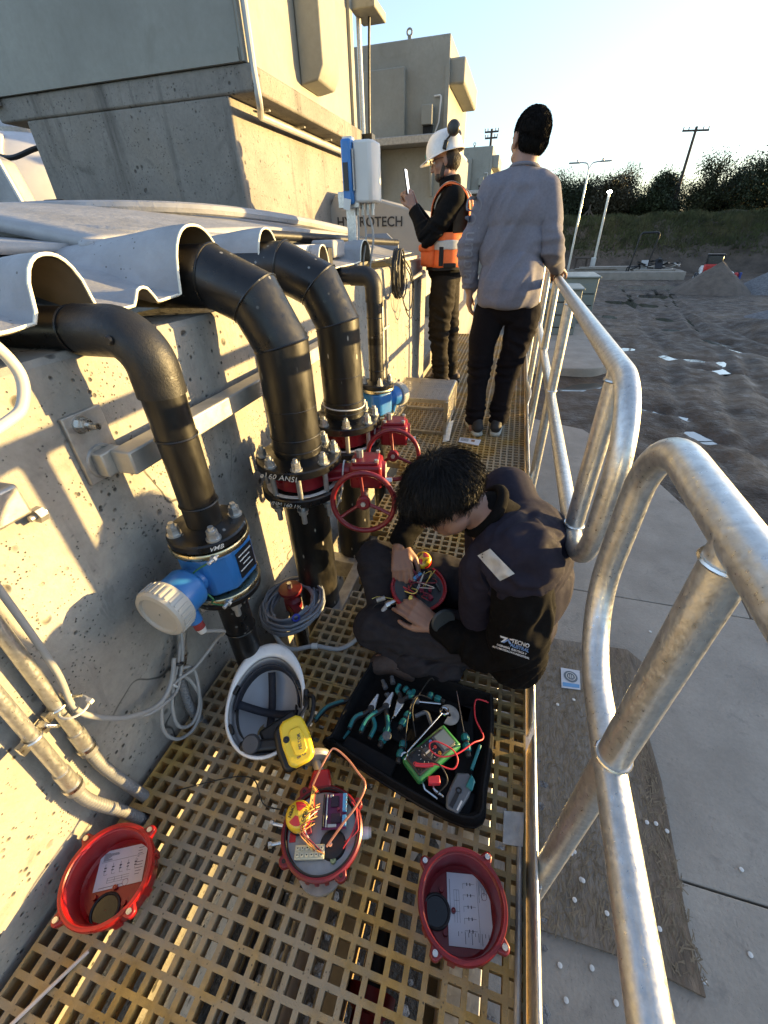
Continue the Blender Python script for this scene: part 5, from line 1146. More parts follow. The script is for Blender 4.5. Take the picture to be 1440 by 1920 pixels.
def hand(m, wrist, d, nrm, side, curl=(.5, .6, .7, .8), thumb=(.5, .3), s=1.0, spread=.12, wr=.027):
    """d: direction of the palm, nrm: back-of-hand normal, side: +1 thumb to the (d x nrm) side"""
    d = Vector(d).normalized(); nrm = Vector(nrm); nrm = (nrm - d * nrm.dot(d)).normalized(); e = d.cross(nrm) * side; w_ = Vector(wrist)
    L_ = .085 * s
    for k, off in enumerate((.030, .010, -.010, -.028)):
        m.caps(w_ + e * off * .55 * s, w_ + d * L_ + e * off * s, wr * .62 * s, .0125 * s, 12)
    lens = [(.043, .026, .022), (.047, .030, .023), (.044, .027, .022), (.034, .021, .020)]
    tips = []
    for k, off in enumerate((.031, .0105, -.0105, -.029)):
        p = w_ + d * L_ + e * off * s; dd = (d + e * (spread * (1.5 - k) * .5)).normalized(); c = curl[k]; a = 0
        for q, l in enumerate(lens[k]):
            a += c * (.75, 1.0, .7)[q]; v = dd * cos(a) - nrm * sin(a); r0 = (.0098, .0088, .0080)[q] * s * (1 - .06 * (k == 3)); p2 = p + v * l * s
            m.caps(p, p2, r0, r0 * .9, 10); p = p2
        tips.append(p)
    p = w_ + d * .018 * s + e * .024 * s; td = (d * .72 + e * .62 - nrm * thumb[0]).normalized()
    m.caps(p, p + td * .04 * s, .0155 * s, .0115 * s, 12); p = p + td * .04 * s
    td = (td + d * .4 - e * thumb[1] - nrm * .1).normalized(); m.caps(p, p + td * .032 * s, .0112 * s, .0098 * s, 10); p = p + td * .032 * s
    td = (td + d * .25 - e * thumb[1] * .8).normalized(); m.caps(p, p + td * .026 * s, .0098 * s, .0082 * s, 10); tips.append(p + td * .026 * s)
    return tips
def head(m, c, R, s=1.0, ear=True):
    """R columns: right, forward, up"""
    c = Vector(c); q = lambda x, y, z: c + R @ (V(x, y, z) * s)
    E_ = lambda x, y, z, a, b, d: m.sph(q(x, y, z), (a * s, b * s, d * s), 20, 14, R=R)
    E_(0, -.012, .025, .074, .092, .085); E_(0, .02, -.025, .062, .070, .075); E_(0, .045, -.075, .040, .040, .034); E_(0, .070, -.088, .018, .016, .016)
    for sx in (-1, 1):
        E_(sx * .036, .055, -.022, .024, .026, .026); E_(sx * .052, .01, -.07, .018, .04, .024); E_(sx * .030, .078, .016, .022, .012, .009)
    m.caps(q(0, .084, .008), q(0, .103, -.030), .009 * s, .0135 * s, 12); E_(.010, .094, -.034, .009, .010, .008); E_(-.010, .094, -.034, .009, .010, .008)
    m.caps(q(-.018, .082, -.055), q(.018, .082, -.055), .007 * s, .007 * s, 10); m.caps(q(-.015, .080, -.066), q(.015, .080, -.066), .0075 * s, .0075 * s, 10)
    if ear:
        for sx in (-1, 1):
            E_(sx * .078, -.008, -.008, .010, .019, .032); E_(sx * .077, -.002, -.034, .007, .010, .012)
    return q
def strands(name, mat, parent, n, base, flow, length, width, seed, lift=.01, jitter=.35, seg=4, droop=0.0):
    """hair locks: base() -> (point, normal); flow(p, n) -> direction along the scalp"""
    rnd = random.Random(seed); m = MB()
    for i in range(n):
        p, nr = base(rnd); d = flow(p, nr) + V(rnd.gauss(0, 1), rnd.gauss(0, 1), rnd.gauss(0, 1)) * jitter; d = (d - nr * d.dot(nr)).normalized(); L_ = length * rnd.uniform(.6, 1.2); w_ = width * rnd.uniform(.6, 1.3)
        sd = d.cross(nr).normalized(); pr = []; cur = p.copy(); v = d + nr * .35 * rnd.random()
        for k in range(seg + 1):
            f = k / seg; ww = w_ * (1 - f * .9); pr += [cur - sd * ww + nr * .001, cur + nr * ww * .5, cur + sd * ww + nr * .001]
            cur = cur + v.normalized() * L_ / seg; v = v - nr * (.22 if k else .05) * lift / .01 + V(0, 0, -droop)
        for k in range(seg):
            a = k * 3; m.f += [tuple(len(m.v) + x for x in (a, a + 1, a + 4, a + 3)), tuple(len(m.v) + x for x in (a + 1, a + 2, a + 5, a + 4))]; m.m += [0, 0]
        m.v += [tuple(x) for x in pr]
    return m.build(name, mat, parent, sharp=180)
def ellipsoid_base(c, R, r, cond):
    c = Vector(c)
    def f(rnd):
        while True:
            u = V(rnd.gauss(0, 1), rnd.gauss(0, 1), rnd.gauss(0, 1)).normalized()
            if cond(u): break
        n_ = R @ V(u.x / r[0], u.y / r[1], u.z / r[2]); return c + R @ V(u.x * r[0], u.y * r[1], u.z * r[2]), n_.normalized()
    return f
def basis(fwd, up):
    f = Vector(fwd).normalized(); u = Vector(up); u = (u - f * u.dot(f)).normalized(); r = f.cross(u); return Matrix((r, f, u)).transposed()
def proj_text(lines, o, ux, uy, dirn, targets, parent, off=.0022, name='lettering'):
    """lettering laid on a surface along dirn; lines: (body, size, mat, dx, dy, bold)"""
    ux = Vector(ux).normalized(); uy = Vector(uy); uy = (uy - ux * uy.dot(ux)).normalized(); dirn = Vector(dirn).normalized(); tr = []
    for ob in targets: tr.append(BVHTree.FromPolygons([tuple(v.co) for v in ob.data.vertices], [tuple(p.vertices) for p in ob.data.polygons]))
    for (body, size, mat, dx, dy, bold) in lines:
        if isinstance(body, list):
            mb = MB(); n0 = 10
            for (a, b) in zip(body, body[1:]): pass
            me = bpy.data.meshes.new('mark'); bm = bmesh.new(); vs = [bm.verts.new((p[0], p[1], 0)) for p in body]; bm.faces.new(vs); bmesh.ops.triangulate(bm, faces=bm.faces[:]); bmesh.ops.subdivide_edges(bm, edges=bm.edges[:], cuts=2, use_grid_fill=True); bm.to_mesh(me); bm.free(); me.materials.append(mat)
        else:
            me = text_mesh(body, size, mat, bold)
        for v in me.vertices:
            p = Vector(o) + ux * (v.co.x + dx) + uy * (v.co.y + dy); best = None
            for T in tr:
                h = T.ray_cast(p - dirn * .3, dirn, 1.0)
                if h[0] is not None and (best is None or h[3] < best[3]): best = h
            if best is not None: v.co = best[0] - dirn * off
            else: v.co = p
        link(name, me, parent)

# =============================================================== man in the grey sweatshirt, back to the camera
def person_sweatshirt():
    t = thing('person', 'person in grey sweatshirt and dark trousers standing with their back turned, hand on the railing', 'person', (-.07, 2.86, 0), 'people on the walkway')
    Hc = V(-.040, 2.895, 1.598); R = basis((-.50, .85, -.04), (.06, .03, 1))
    nk = V(-.045, 2.86, 1.47); sl, sr = V(-.195, 2.86, 1.385), V(.082, 2.87, 1.375)
    el, wl = V(-.305, 2.83, 1.13), V(-.275, 2.88, .915); er, wr_ = V(.158, 2.83, 1.13), V(.222, 3.02, 1.015)
    hl, hr = V(-.130, 2.86, .83), V(.060, 2.87, .83); kl, kr = V(-.170, 2.88, .45), V(.020, 2.91, .46); al, ar = V(-.150, 2.86, .10), V(-.005, 2.89, .10)
    m = MB(); q = head(m, Hc, R, 1.04)
    m.caps(Hc + V(0, -.01, -.06), nk, .066, .064); chain(m, [nk, V(-.04, 2.86, 1.15), V(-.04, 2.86, .88)], [.052, .09, .09])
    chain(m, [V(-.10, 2.86, 1.40), sl, el, wl], [.06, .045, .038, .028]); chain(m, [V(.02, 2.87, 1.39), sr, er, wr_], [.06, .045, .038, .028])
    chain(m, [hl, kl, al], [.07, .05, .038]); chain(m, [hr, kr, ar], [.07, .05, .038])
    chain(m, [al, al + V(-.02, -.02, -.06), al + V(-.02, .12, -.075)], [.035, .03, .025]); chain(m, [ar, ar + V(0, 0, -.06), ar + V(-.0, .12, -.075)], [.035, .03, .025])
    hand(m, wl, (.02, .10, -1), (-.9, -.3, 0), 1, curl=(.45, .5, .55, .6)); hand(m, wr_, (.05, .9, -.15), (-.1, .1, 1), 1, curl=(.8, .85, .9, .9))
    blob('body', m, .006, SKIN, t, 3)
    # sweatshirt
    m = MB()
    m.sph((-.050, 2.865, 1.30), (.180, .120, .155), 24, 16); m.sph((-.055, 2.86, 1.14), (.172, .120, .20), 24, 16); m.sph((-.045, 2.86, .98), (.172, .125, .17), 24, 16)
    m.lathe([(.164, .845), (.172, .86), (.172, .98), (.13, 1.1)], (-.04, 2.86, 0), (0, 0, 1), 28, True, True)
    m.caps((-.045, 2.865, 1.40), (-.045, 2.872, 1.462), .110, .078); m.caps((-.15, 2.865, 1.375), (-.06, 2.868, 1.445), .080, .072); m.caps((.050, 2.865, 1.37), (-.03, 2.868, 1.442), .080, .072)
    chain(m, [V(-.12, 2.865, 1.405), sl + V(0, 0, .01), V(-.252, 2.84, 1.24), el, wl + V(0, 0, .03)], [.080, .074, .062, .055, .042]); chain(m, [V(.04, 2.87, 1.40), sr + V(0, 0, .01), V(.130, 2.85, 1.24), er, wr_ + V(-.002, -.03, .01)], [.080, .073, .062, .055, .042])
    SW = pm('grey_sweatshirt', (.172, .168, .198), .95, 0, spec=.12, var=.10, scale=90, bump=.25, bscale=500, bdist=.001)
    dz = folds([((-.04, 2.75, 1.10), .42, (0.40, 0, 1), 2.5, 10, .010), ((-.16, 2.78, 1.32), .16, (.5, 0, 1), 4, 18, .006), (el, .16, (-.05, .0, 1), 28, 5, .005), (er, .16, (.1, .1, 1), 28, 5, .005), (wl, .14, (0, 0, 1), 45, 8, .006), ((-.04, 2.86, .90), .24, (.2, 0, 1), 14, 7, .008)], .002, 9)
    sw = blob('sweatshirt', m, .009, SW, t, 5, dz)
    MB().torus((-.043, 2.870, 1.482), (.05, .20, 1), .070, .009, 36, 10).build('collar', SW, t, sharp=80)
    m = MB(); n_ = 48
    m.lathe([(.163, .838), (.170, .842), (.173, .868), (.170, .895), (.163, .897)], (-.04, 2.86, 0), (0, 0, 1), 40); hb = m.build('hem_band', SW, t, sharp=80)
    hb.scale = (1.03, .76, 1); hb.location = (-.04 * (1 - 1.03), 2.86 * (1 - .76), 0)
    LT = pm('sleeve_print', (.21, .21, .24), .9)
    proj_text([('Columbia', .105, LT, 0, 0, .0)], V(-.285, 2.70, 1.17), (-.02, .05, -1), (1, -.1, .0), (.05, 1, 0), [sw], t, .003, 'sleeve_lettering')
    # trousers
    TR = pm('dark_trousers', (.009, .0075, .0095), .9, 0, spec=.12, var=.15, scale=60, bump=.2, bscale=400, bdist=.001)
    m = MB(); m.sph((-.04, 2.86, .85), (.165, .120, .12), 22, 14)
    chain(m, [hl + V(-.005, 0, -.03), V(-.165, 2.87, .64), kl, V(-.165, 2.85, .26), al + V(-.02, 0, .01)], [.100, .090, .070, .064, .058]); chain(m, [hr + V(.005, 0, -.03), V(.050, 2.89, .64), kr, V(.010, 2.89, .26), ar + V(.005, 0, .01)], [.100, .088, .070, .066, .060])
    blob('trousers', m, .009, TR, t, 4, folds([(kl, .17, (0, 0, 1), 30, 6, .009), (kr, .17, (0, 0, 1), 30, 6, .009), (al + V(0, 0, .06), .14, (0, .2, 1), 38, 7, .010), (ar + V(0, 0, .06), .14, (0, .2, 1), 38, 7, .010), ((.06, 2.8, .68), .2, (.5, 0, 1), 20, 8, .008)], .002, 9))
    SH = pm('trainer_black', (.02, .02, .022), .7, 0, var=.2, bump=.3, bscale=200); SO = pm('trainer_sole', (.46, .46, .40), .6, 0, var=.1)
    for (a, dx) in ((al, -.35), (ar, .05)):
        d = V(dx, 1, 0).normalized(); e = V(-d.y, d.x, 0); m = MB(); b = V(a.x, a.y, 0)
        chain(m, [b - d * .055 + V(0, 0, .062), b + d * .03 + V(0, 0, .058), b + d * .11 + V(0, 0, .042), b + d * .175 + V(0, 0, .036)], [.040, .044, .040, .028]); m.caps(b - d * .04 + V(0, 0, .09), b + d * .01 + V(0, 0, .10), .038, .036)
        s_ = blob('shoe', m, .006, SH, t, 3)
        pl_ = [(-.092, 0), (-.080, .034), (-.03, .040), (.06, .041), (.13, .044), (.185, .030), (.205, 0), (.185, -.030), (.13, -.044), (.06, -.041), (-.03, -.040), (-.080, -.034)]
        m = MB(); m.prism(pl_, b + V(0, 0, .001), d, e, (0, 0, .030)); m.build('sole', SO, s_, bevel=.010)
    # hair
    m = MB(); m.sph(Hc + R @ V(0, -.020, .036), (.081, .099, .086), 22, 14, R=R); m.sph(Hc + R @ V(0, -.046, -.012), (.075, .058, .066), 18, 12, R=R)
    HR2 = pm('dark_brown_hair', (.0075, .006, .005), .6, 0, var=.5, scale=60, spec=.2); hr_ = blob('hair', m, .006, HR2, t, 3, lambda c, n_: .003 * noise.noise(c * 55))
    strands('hair_locks', HR2, hr_, 7000, ellipsoid_base(Hc + R @ V(0, -.022, .030), R, (.082, .100, .090), lambda u: (u.z > -.1 and u.y < .75) or (u.y < -.1)), lambda p, n_: V(0, -.2, -.55) + (R @ V(0, .35, .2)) * .5, .018, .0009, 3, .014, .30, 3)
    strands('nape_locks', HR2, hr_, 3000, ellipsoid_base(Hc + R @ V(0, -.046, -.012), R, (.076, .059, .068), lambda u: u.y < .35), lambda p, n_: V(0, -.1, -1), .018, .0009, 5, .014, .30, 3)
person_sweatshirt()

# =============================================================== helmeted man with phone
def person_helmet():
    t = thing('person', 'person in white helmet and orange vest looking down at a phone in both hands', 'person', (-.58, 3.95, 0), 'people on the walkway')
    Y = 3.95; Hc = V(-.640, Y, 1.655); R = basis((-.985, -.10, -.26), (-.24, .02, 1))
    nk = V(-.575, Y, 1.50); sn, sf = V(-.53, Y - .17, 1.42), V(-.56, Y + .17, 1.43)
    en, wn = V(-.715, Y - .20, 1.185), V(-.865, Y - .07, 1.385); ef, wf = V(-.74, Y + .17, 1.21), V(-.87, Y + .04, 1.40)
    hn, hf = V(-.59, Y - .085, .90), V(-.58, Y + .085, .90); kn, kf = V(-.615, Y - .08, .49), V(-.545, Y + .10, .50); an, af = V(-.575, Y - .07, .09), V(-.505, Y + .11, .09)
    m = MB(); head(m, Hc, R, 1.0); m.caps(Hc + V(.02, 0, -.06), nk, .055, .06); chain(m, [nk, V(-.56, Y, 1.2), V(-.58, Y, .92)], [.07, .10, .10])
    chain(m, [V(-.55, Y - .08, 1.42), sn, en, wn], [.06, .045, .037, .027]); chain(m, [V(-.56, Y + .08, 1.42), sf, ef, wf], [.06, .045, .037, .027])
    chain(m, [hn, kn, an], [.075, .05, .036]); chain(m, [hf, kf, af], [.075, .05, .036])
    for a in (an, af): chain(m, [a, a + V(0, 0, -.05), a + V(-.13, 0, -.06)], [.034, .03, .024])
    hand(m, wn, (-.45, .25, .85), (.35, -.9, .2), -1, curl=(.85, .9, .95, 1.0), thumb=(.3, .3)); hand(m, wf, (-.45, -.2, .85), (.35, .9, .2), 1, curl=(.85, .9, .95, 1.0), thumb=(.3, .3))
    blob('body', m, .006, SKIN, t, 3)
    JK = pm('black_jacket', (.005, .005, .0055), .85, 0, spec=.12, var=.2, scale=40, bump=.2, bscale=300, bdist=.001)
    m = MB(); m.sph((-.565, Y, 1.33), (.135, .205, .17), 22, 16); m.sph((-.585, Y, 1.13), (.145, .185, .20), 22, 16); m.sph((-.59, Y, .96), (.150, .180, .11), 22, 14)
    m.lathe([(.05, -.03), (.078, -.03), (.083, .05), (.074, .075)], (-.585, Y, 1.49), (-.18, 0, 1), 24, True, True)
    chain(m, [V(-.545, Y - .10, 1.42), sn, V(-.63, Y - .205, 1.27), en, V(-.80, Y - .13, 1.30), wn + V(.012, 0, -.02)], [.085, .083, .068, .062, .052, .040]); chain(m, [V(-.55, Y + .1, 1.42), sf, en + V(.02, .37, .06), ef, wf + V(.012, 0, -.02)], [.085, .08, .066, .060, .040])
    jk = blob('jacket', m, .009, JK, t, 4, folds([(en, .17, (-.5, 0, .8), 32, 6, .009), (V(-.62, Y - .2, 1.3), .15, (.4, 0, 1), 26, 7, .008), (wn, .12, (-.5, 0, .8), 40, 7, .006)], .002, 9))
    # vest: orange shoulder yoke and broad waist band over the jacket
    VO = pm('hivis_orange', (.85, .16, .035), .7, 0, var=.08, scale=20, bump=.2, bscale=200); RF = pm('reflective_tape', (.50, .49, .46), .35, 0, var=.08, scale=60, bump=.1, bscale=300); BK = pm('vest_black', (.015, .015, .016), .9)
    v = MB(); k = 40
    def band(z0, z1, gx, gy, cx=-.585, n_=40, tilt=0):
        mm = MB(); P = []
        for j in range(7):
            z = z0 + (z1 - z0) * j / 6
            for i in range(n_ + 1):
                a = 2 * pi * i / n_; P.append((cx + gx * cos(a) + tilt * (z - z0), Y + gy * sin(a), z + .006 * noise.noise((cos(a) * 3, sin(a) * 3, z * 9))))
        mm.sheet(P, n_ + 1, 7); return mm
    band(.985, 1.215, .164, .208).build('waist_band', VO, t, sharp=80, solid=.006)
    band(1.105, 1.165, .170, .214).build('reflective_band', RF, t, sharp=80, solid=.004)
    band(.965, .985, .166, .210).build('belt', BK, t, sharp=80, solid=.006)
    # back half body of vest and shoulder straps
    mm = MB(); P = []
    for j in range(13):
        z = 1.21 + .25 * j / 12
        for i in range(15):
            a = radians(-75 + 150 * i / 14); gx = .155 - .035 * max(0, (z - 1.36) / .1) ; gy = .20 - .03 * max(0, (z - 1.38) / .08); P.append((-.575 + gx * cos(a) + .012, Y + gy * sin(a), z))
    mm.sheet(P, 15, 13); mm.build('vest_back', pm('vest_mesh_brown', (.035, .024, .014), .9), t, sharp=80, solid=.006)
    for sg in (-1, 1):
        S = spline([(-.705, Y + sg * .115, 1.28), (-.685, Y + sg * .13, 1.42), (-.61, Y + sg * .135, 1.508), (-.515, Y + sg * .135, 1.508), (-.425, Y + sg * .13, 1.42), (-.41, Y + sg * .13, 1.22)], 6); m2 = MB(); P = []
        for p in S:
            for w_ in (-.045, 0, .045): P.append(p + V(0, w_, -.012 * abs(w_) / .045))
        m2.sheet(P, 3, len(S)); m2.build('shoulder_strap', VO, t, sharp=80, solid=.006)
        m2 = MB(); P = []
        for p in S:
            for w_ in (-.018, .018): P.append(p + V(0, w_, .006))
        m2.sheet(P, 2, len(S)); m2.build('strap_tape', RF, t, sharp=80, solid=.002)
    m2 = MB(); m2.box((-.715, Y - .16, 1.065), (.13, .06, .15), R=Matrix.Rotation(radians(-38), 3, 'Z')); pk = m2.build('pocket', VO, t, bevel=.02)
    m2 = MB(); m2.box((-.725, Y - .175, 1.118), (.135, .066, .05), R=Matrix.Rotation(radians(-38), 3, 'Z')); m2.build('pocket_flap', VO, pk, bevel=.015)
    MB().box((-.60, Y - .212, 1.06), (.035, .012, .13)).build('pocket_slit', BK, t, bevel=.004); MB().box((-.53, Y - .207, 1.0), (.10, .02, .03)).build('buckle', BK, t, bevel=.006)
    TR = pm('olive_trousers', (.020, .016, .012), .8, 0, spec=.12, var=.2, scale=40, bump=.2, bscale=300, bdist=.001)
    m = MB(); m.sph((-.585, Y, .90), (.125, .17, .12), 22, 14)
    chain(m, [hn + V(0, 0, -.03), V(-.60, Y - .085, .68), kn, V(-.595, Y - .075, .28), an + V(0, 0, .0)], [.105, .095, .080, .070, .062]); chain(m, [hf + V(0, 0, -.03), V(-.56, Y + .09, .68), kf, V(-.525, Y + .105, .28), af + V(0, 0, .0)], [.105, .092, .076, .068, .060])
    blob('trousers', m, .009, TR, t, 4, folds([(kn, .2, (.3, 0, 1), 26, 6, .012), (an + V(0, 0, .1), .17, (.2, 0, 1), 34, 7, .012), (V(-.6, Y - .1, .72), .2, (.6, 0, 1), 20, 7, .010), (kf, .2, (.3, 0, 1), 28, 6, .010), (af + V(0, 0, .1), .15, (0, 0, 1), 34, 7, .010)], .002, 9))
    BT = pm('brown_boot', (.05, .03, .022), .7, 0, var=.3, bump=.3, bscale=150)
    for a in (an, af):
        m = MB(); b = V(a.x, a.y, 0); chain(m, [b + V(.05, 0, .055), b + V(-.03, 0, .055), b + V(-.12, 0, .045), b + V(-.17, 0, .04)], [.042, .045, .042, .032]); m.caps(b + V(.02, 0, .08), b + V(.01, 0, .14), .045, .045); s_ = blob('boot', m, .007, BT, t, 3)
        MB().prism([(-.20, -.03), (-.205, 0), (-.20, .03), (-.1, .046), (.06, .042), (.09, .02), (.09, -.02), (.06, -.042), (-.1, -.046)], b + V(0, 0, .001), (1, 0, 0), (0, 1, 0), (0, 0, .026)).build('sole', BLACK, s_, bevel=.006)
    # hair, beard, glasses
    m = MB(); m.sph(Hc + R @ V(0, -.035, .0), (.082, .080, .075), 20, 14, R=R); hr_ = blob('hair', m, .006, HAIRB, t, 2)
    strands('hair_locks', HAIRB, hr_, 500, ellipsoid_base(Hc + R @ V(0, -.030, -.005), R, (.082, .082, .078), lambda u: u.z < .3 and u.y < .2 and u.z > -.8), lambda p, n_: V(.1, 0, -1), .03, .0022, 4)
    m = MB(); m.sph(Hc + R @ V(0, .050, -.080), (.047, .042, .036), 18, 12, R=R); m.sph(Hc + R @ V(0, .078, -.048), (.026, .012, .008), 12, 8, R=R)
    for sx in (-1, 1): m.caps(Hc + R @ V(sx * .066, .0, -.02), Hc + R @ V(sx * .052, .035, -.085), .014, .020)
    blob('beard', m, .006, HAIRB, t, 2, lambda c, n_: .002 * noise.noise(c * 90))
    gl_ = MB()
    for sx in (-1, 1):
        gl_.torus(Hc + R @ V(sx * .034, .103, .012), R @ V(sx * .15, 1, -.1), .024, .0018, 20, 6); gl_.tube([Hc + R @ V(sx * .058, .098, .018), Hc + R @ V(sx * .080, .02, .014), Hc + R @ V(sx * .082, -.01, .004)], .002, 6)
    gl_.tube([Hc + R @ V(-.012, .108, .014), Hc + R @ V(.012, .108, .014)], .0018, 6); gl_.build('glasses', BLACK, t)
    for sx in (-1, 1): MB().sph(Hc + R @ V(sx * .032, .074, .008), .0115, 12, 8).build('eye', pm('eye_white', (.6, .58, .55), .2), t)
    # helmet, a thing of its own worn on the head
    h = thing('safety_helmet', 'white safety helmet with black ear muffs folded up, on the head of the orange-vested person', 'helmet', Hc, 'white helmets')
    HW = pm('helmet_white', (.74, .74, .74), .3, 0, var=.04, scale=8, col2=(.6, .6, .58), c2scale=6, c2amt=.4, coat=.3)
    Rh = basis((-.97, -.08, -.22), (-.20, .02, 1)); hc = Hc + R @ V(0, -.008, .040)
    m = MB(); P = []
    for j in range(13):
        tt = pi / 2 * j / 12
        for i in range(49):
            a = 2 * pi * i / 48; rx = .112 * max(0.0, cos(tt)) ** .75; ry = .138 * max(0.0, cos(tt)) ** .75; z = .135 * sin(tt) ** .95
            rid = .006 * max(0, 1 - abs(cos(a)) * 5) * sin(tt); P.append(hc + Rh @ V(rx * cos(a), ry * sin(a), z + rid))
    m.sheet(P, 49, 13)
    m.build('shell', HW, h, sharp=70)
    m = MB(); P = []
    for j in range(4):
        for i in range(49):
            a = 2 * pi * i / 48; k_ = j / 3; ex = .010 + .045 * max(0, sin(a)) ** 2.0 * k_; P.append(hc + Rh @ V((.112 + ex * .6 * k_) * cos(a), (.138 + ex * k_) * sin(a), -.006 * k_ - .020 * k_ * max(0, sin(a))))
    m.sheet(P, 49, 4); m.build('brim', HW, h, sharp=70, solid=.003)
    lg = MB(); lg.box(hc + Rh @ V(0, .139, .018), (.05, .004, .022), R=Rh); lg.build('green_badge', pm('badge_green', (.05, .32, .26), .4), h, bevel=.003)
    # seen from -Y side: left side of the head is towards -Y (face looks to -X)
    for sg in (-1, 1):
        c0 = hc + Rh @ V(sg * .118, -.02, .005); c1 = hc + Rh @ V(sg * .128, -.088, .098)
        MB().beam(c0 + Rh @ V(0, .015, -.0), c0 + Rh @ V(0, -.01, .045), .022, .03).build('muff_bracket', BLACK, h, bevel=.006)
        MB().tube([c0 + Rh @ V(0, -.01, .045), (c0 + c1) / 2 + Rh @ V(0, 0, .012), c1], .007, 8).build('muff_arm', BLACK, h)
        m = MB(); m.lathe([(.002, .030), (.030, .028), (.042, .018), (.046, 0), (.044, -.012), (.036, -.022), (.002, -.024)], c1, Rh @ V(sg * 1, -.1, .0), 28); MUF = pm('muff_dark', (.03, .03, .028), .35, 0, var=.15); m.build('ear_muff', MUF, h, sharp=60)
    MB().tube([hc + Rh @ V(.085, -.09, -.03), Hc + R @ V(.074, -.03, -.06), Hc + R @ V(.066, .0, -.085)], .003, 6).build('chin_strap', BLACK, h)
    # phone
    p = thing('phone', 'phone held upright in both hands by the helmeted person', 'phone', (-.93, Y - .02, 1.5)); d = V(-.18, 0, .98); 
    MB().box((-.925, Y - .02, 1.545), (.010, .078, .160), R=basis((0, 1, 0), d) @ Matrix.Rotation(0, 3, 'X')).build('case', BLACK, p, bevel=.004)
    MB().box((-.919, Y - .02, 1.546), (.002, .070, .150), R=basis((0, 1, 0), d)).build('screen', pm('phone_screen', (.5, .52, .55), .15, emis=(.8, .85, .9, .25)), p)
person_helmet()

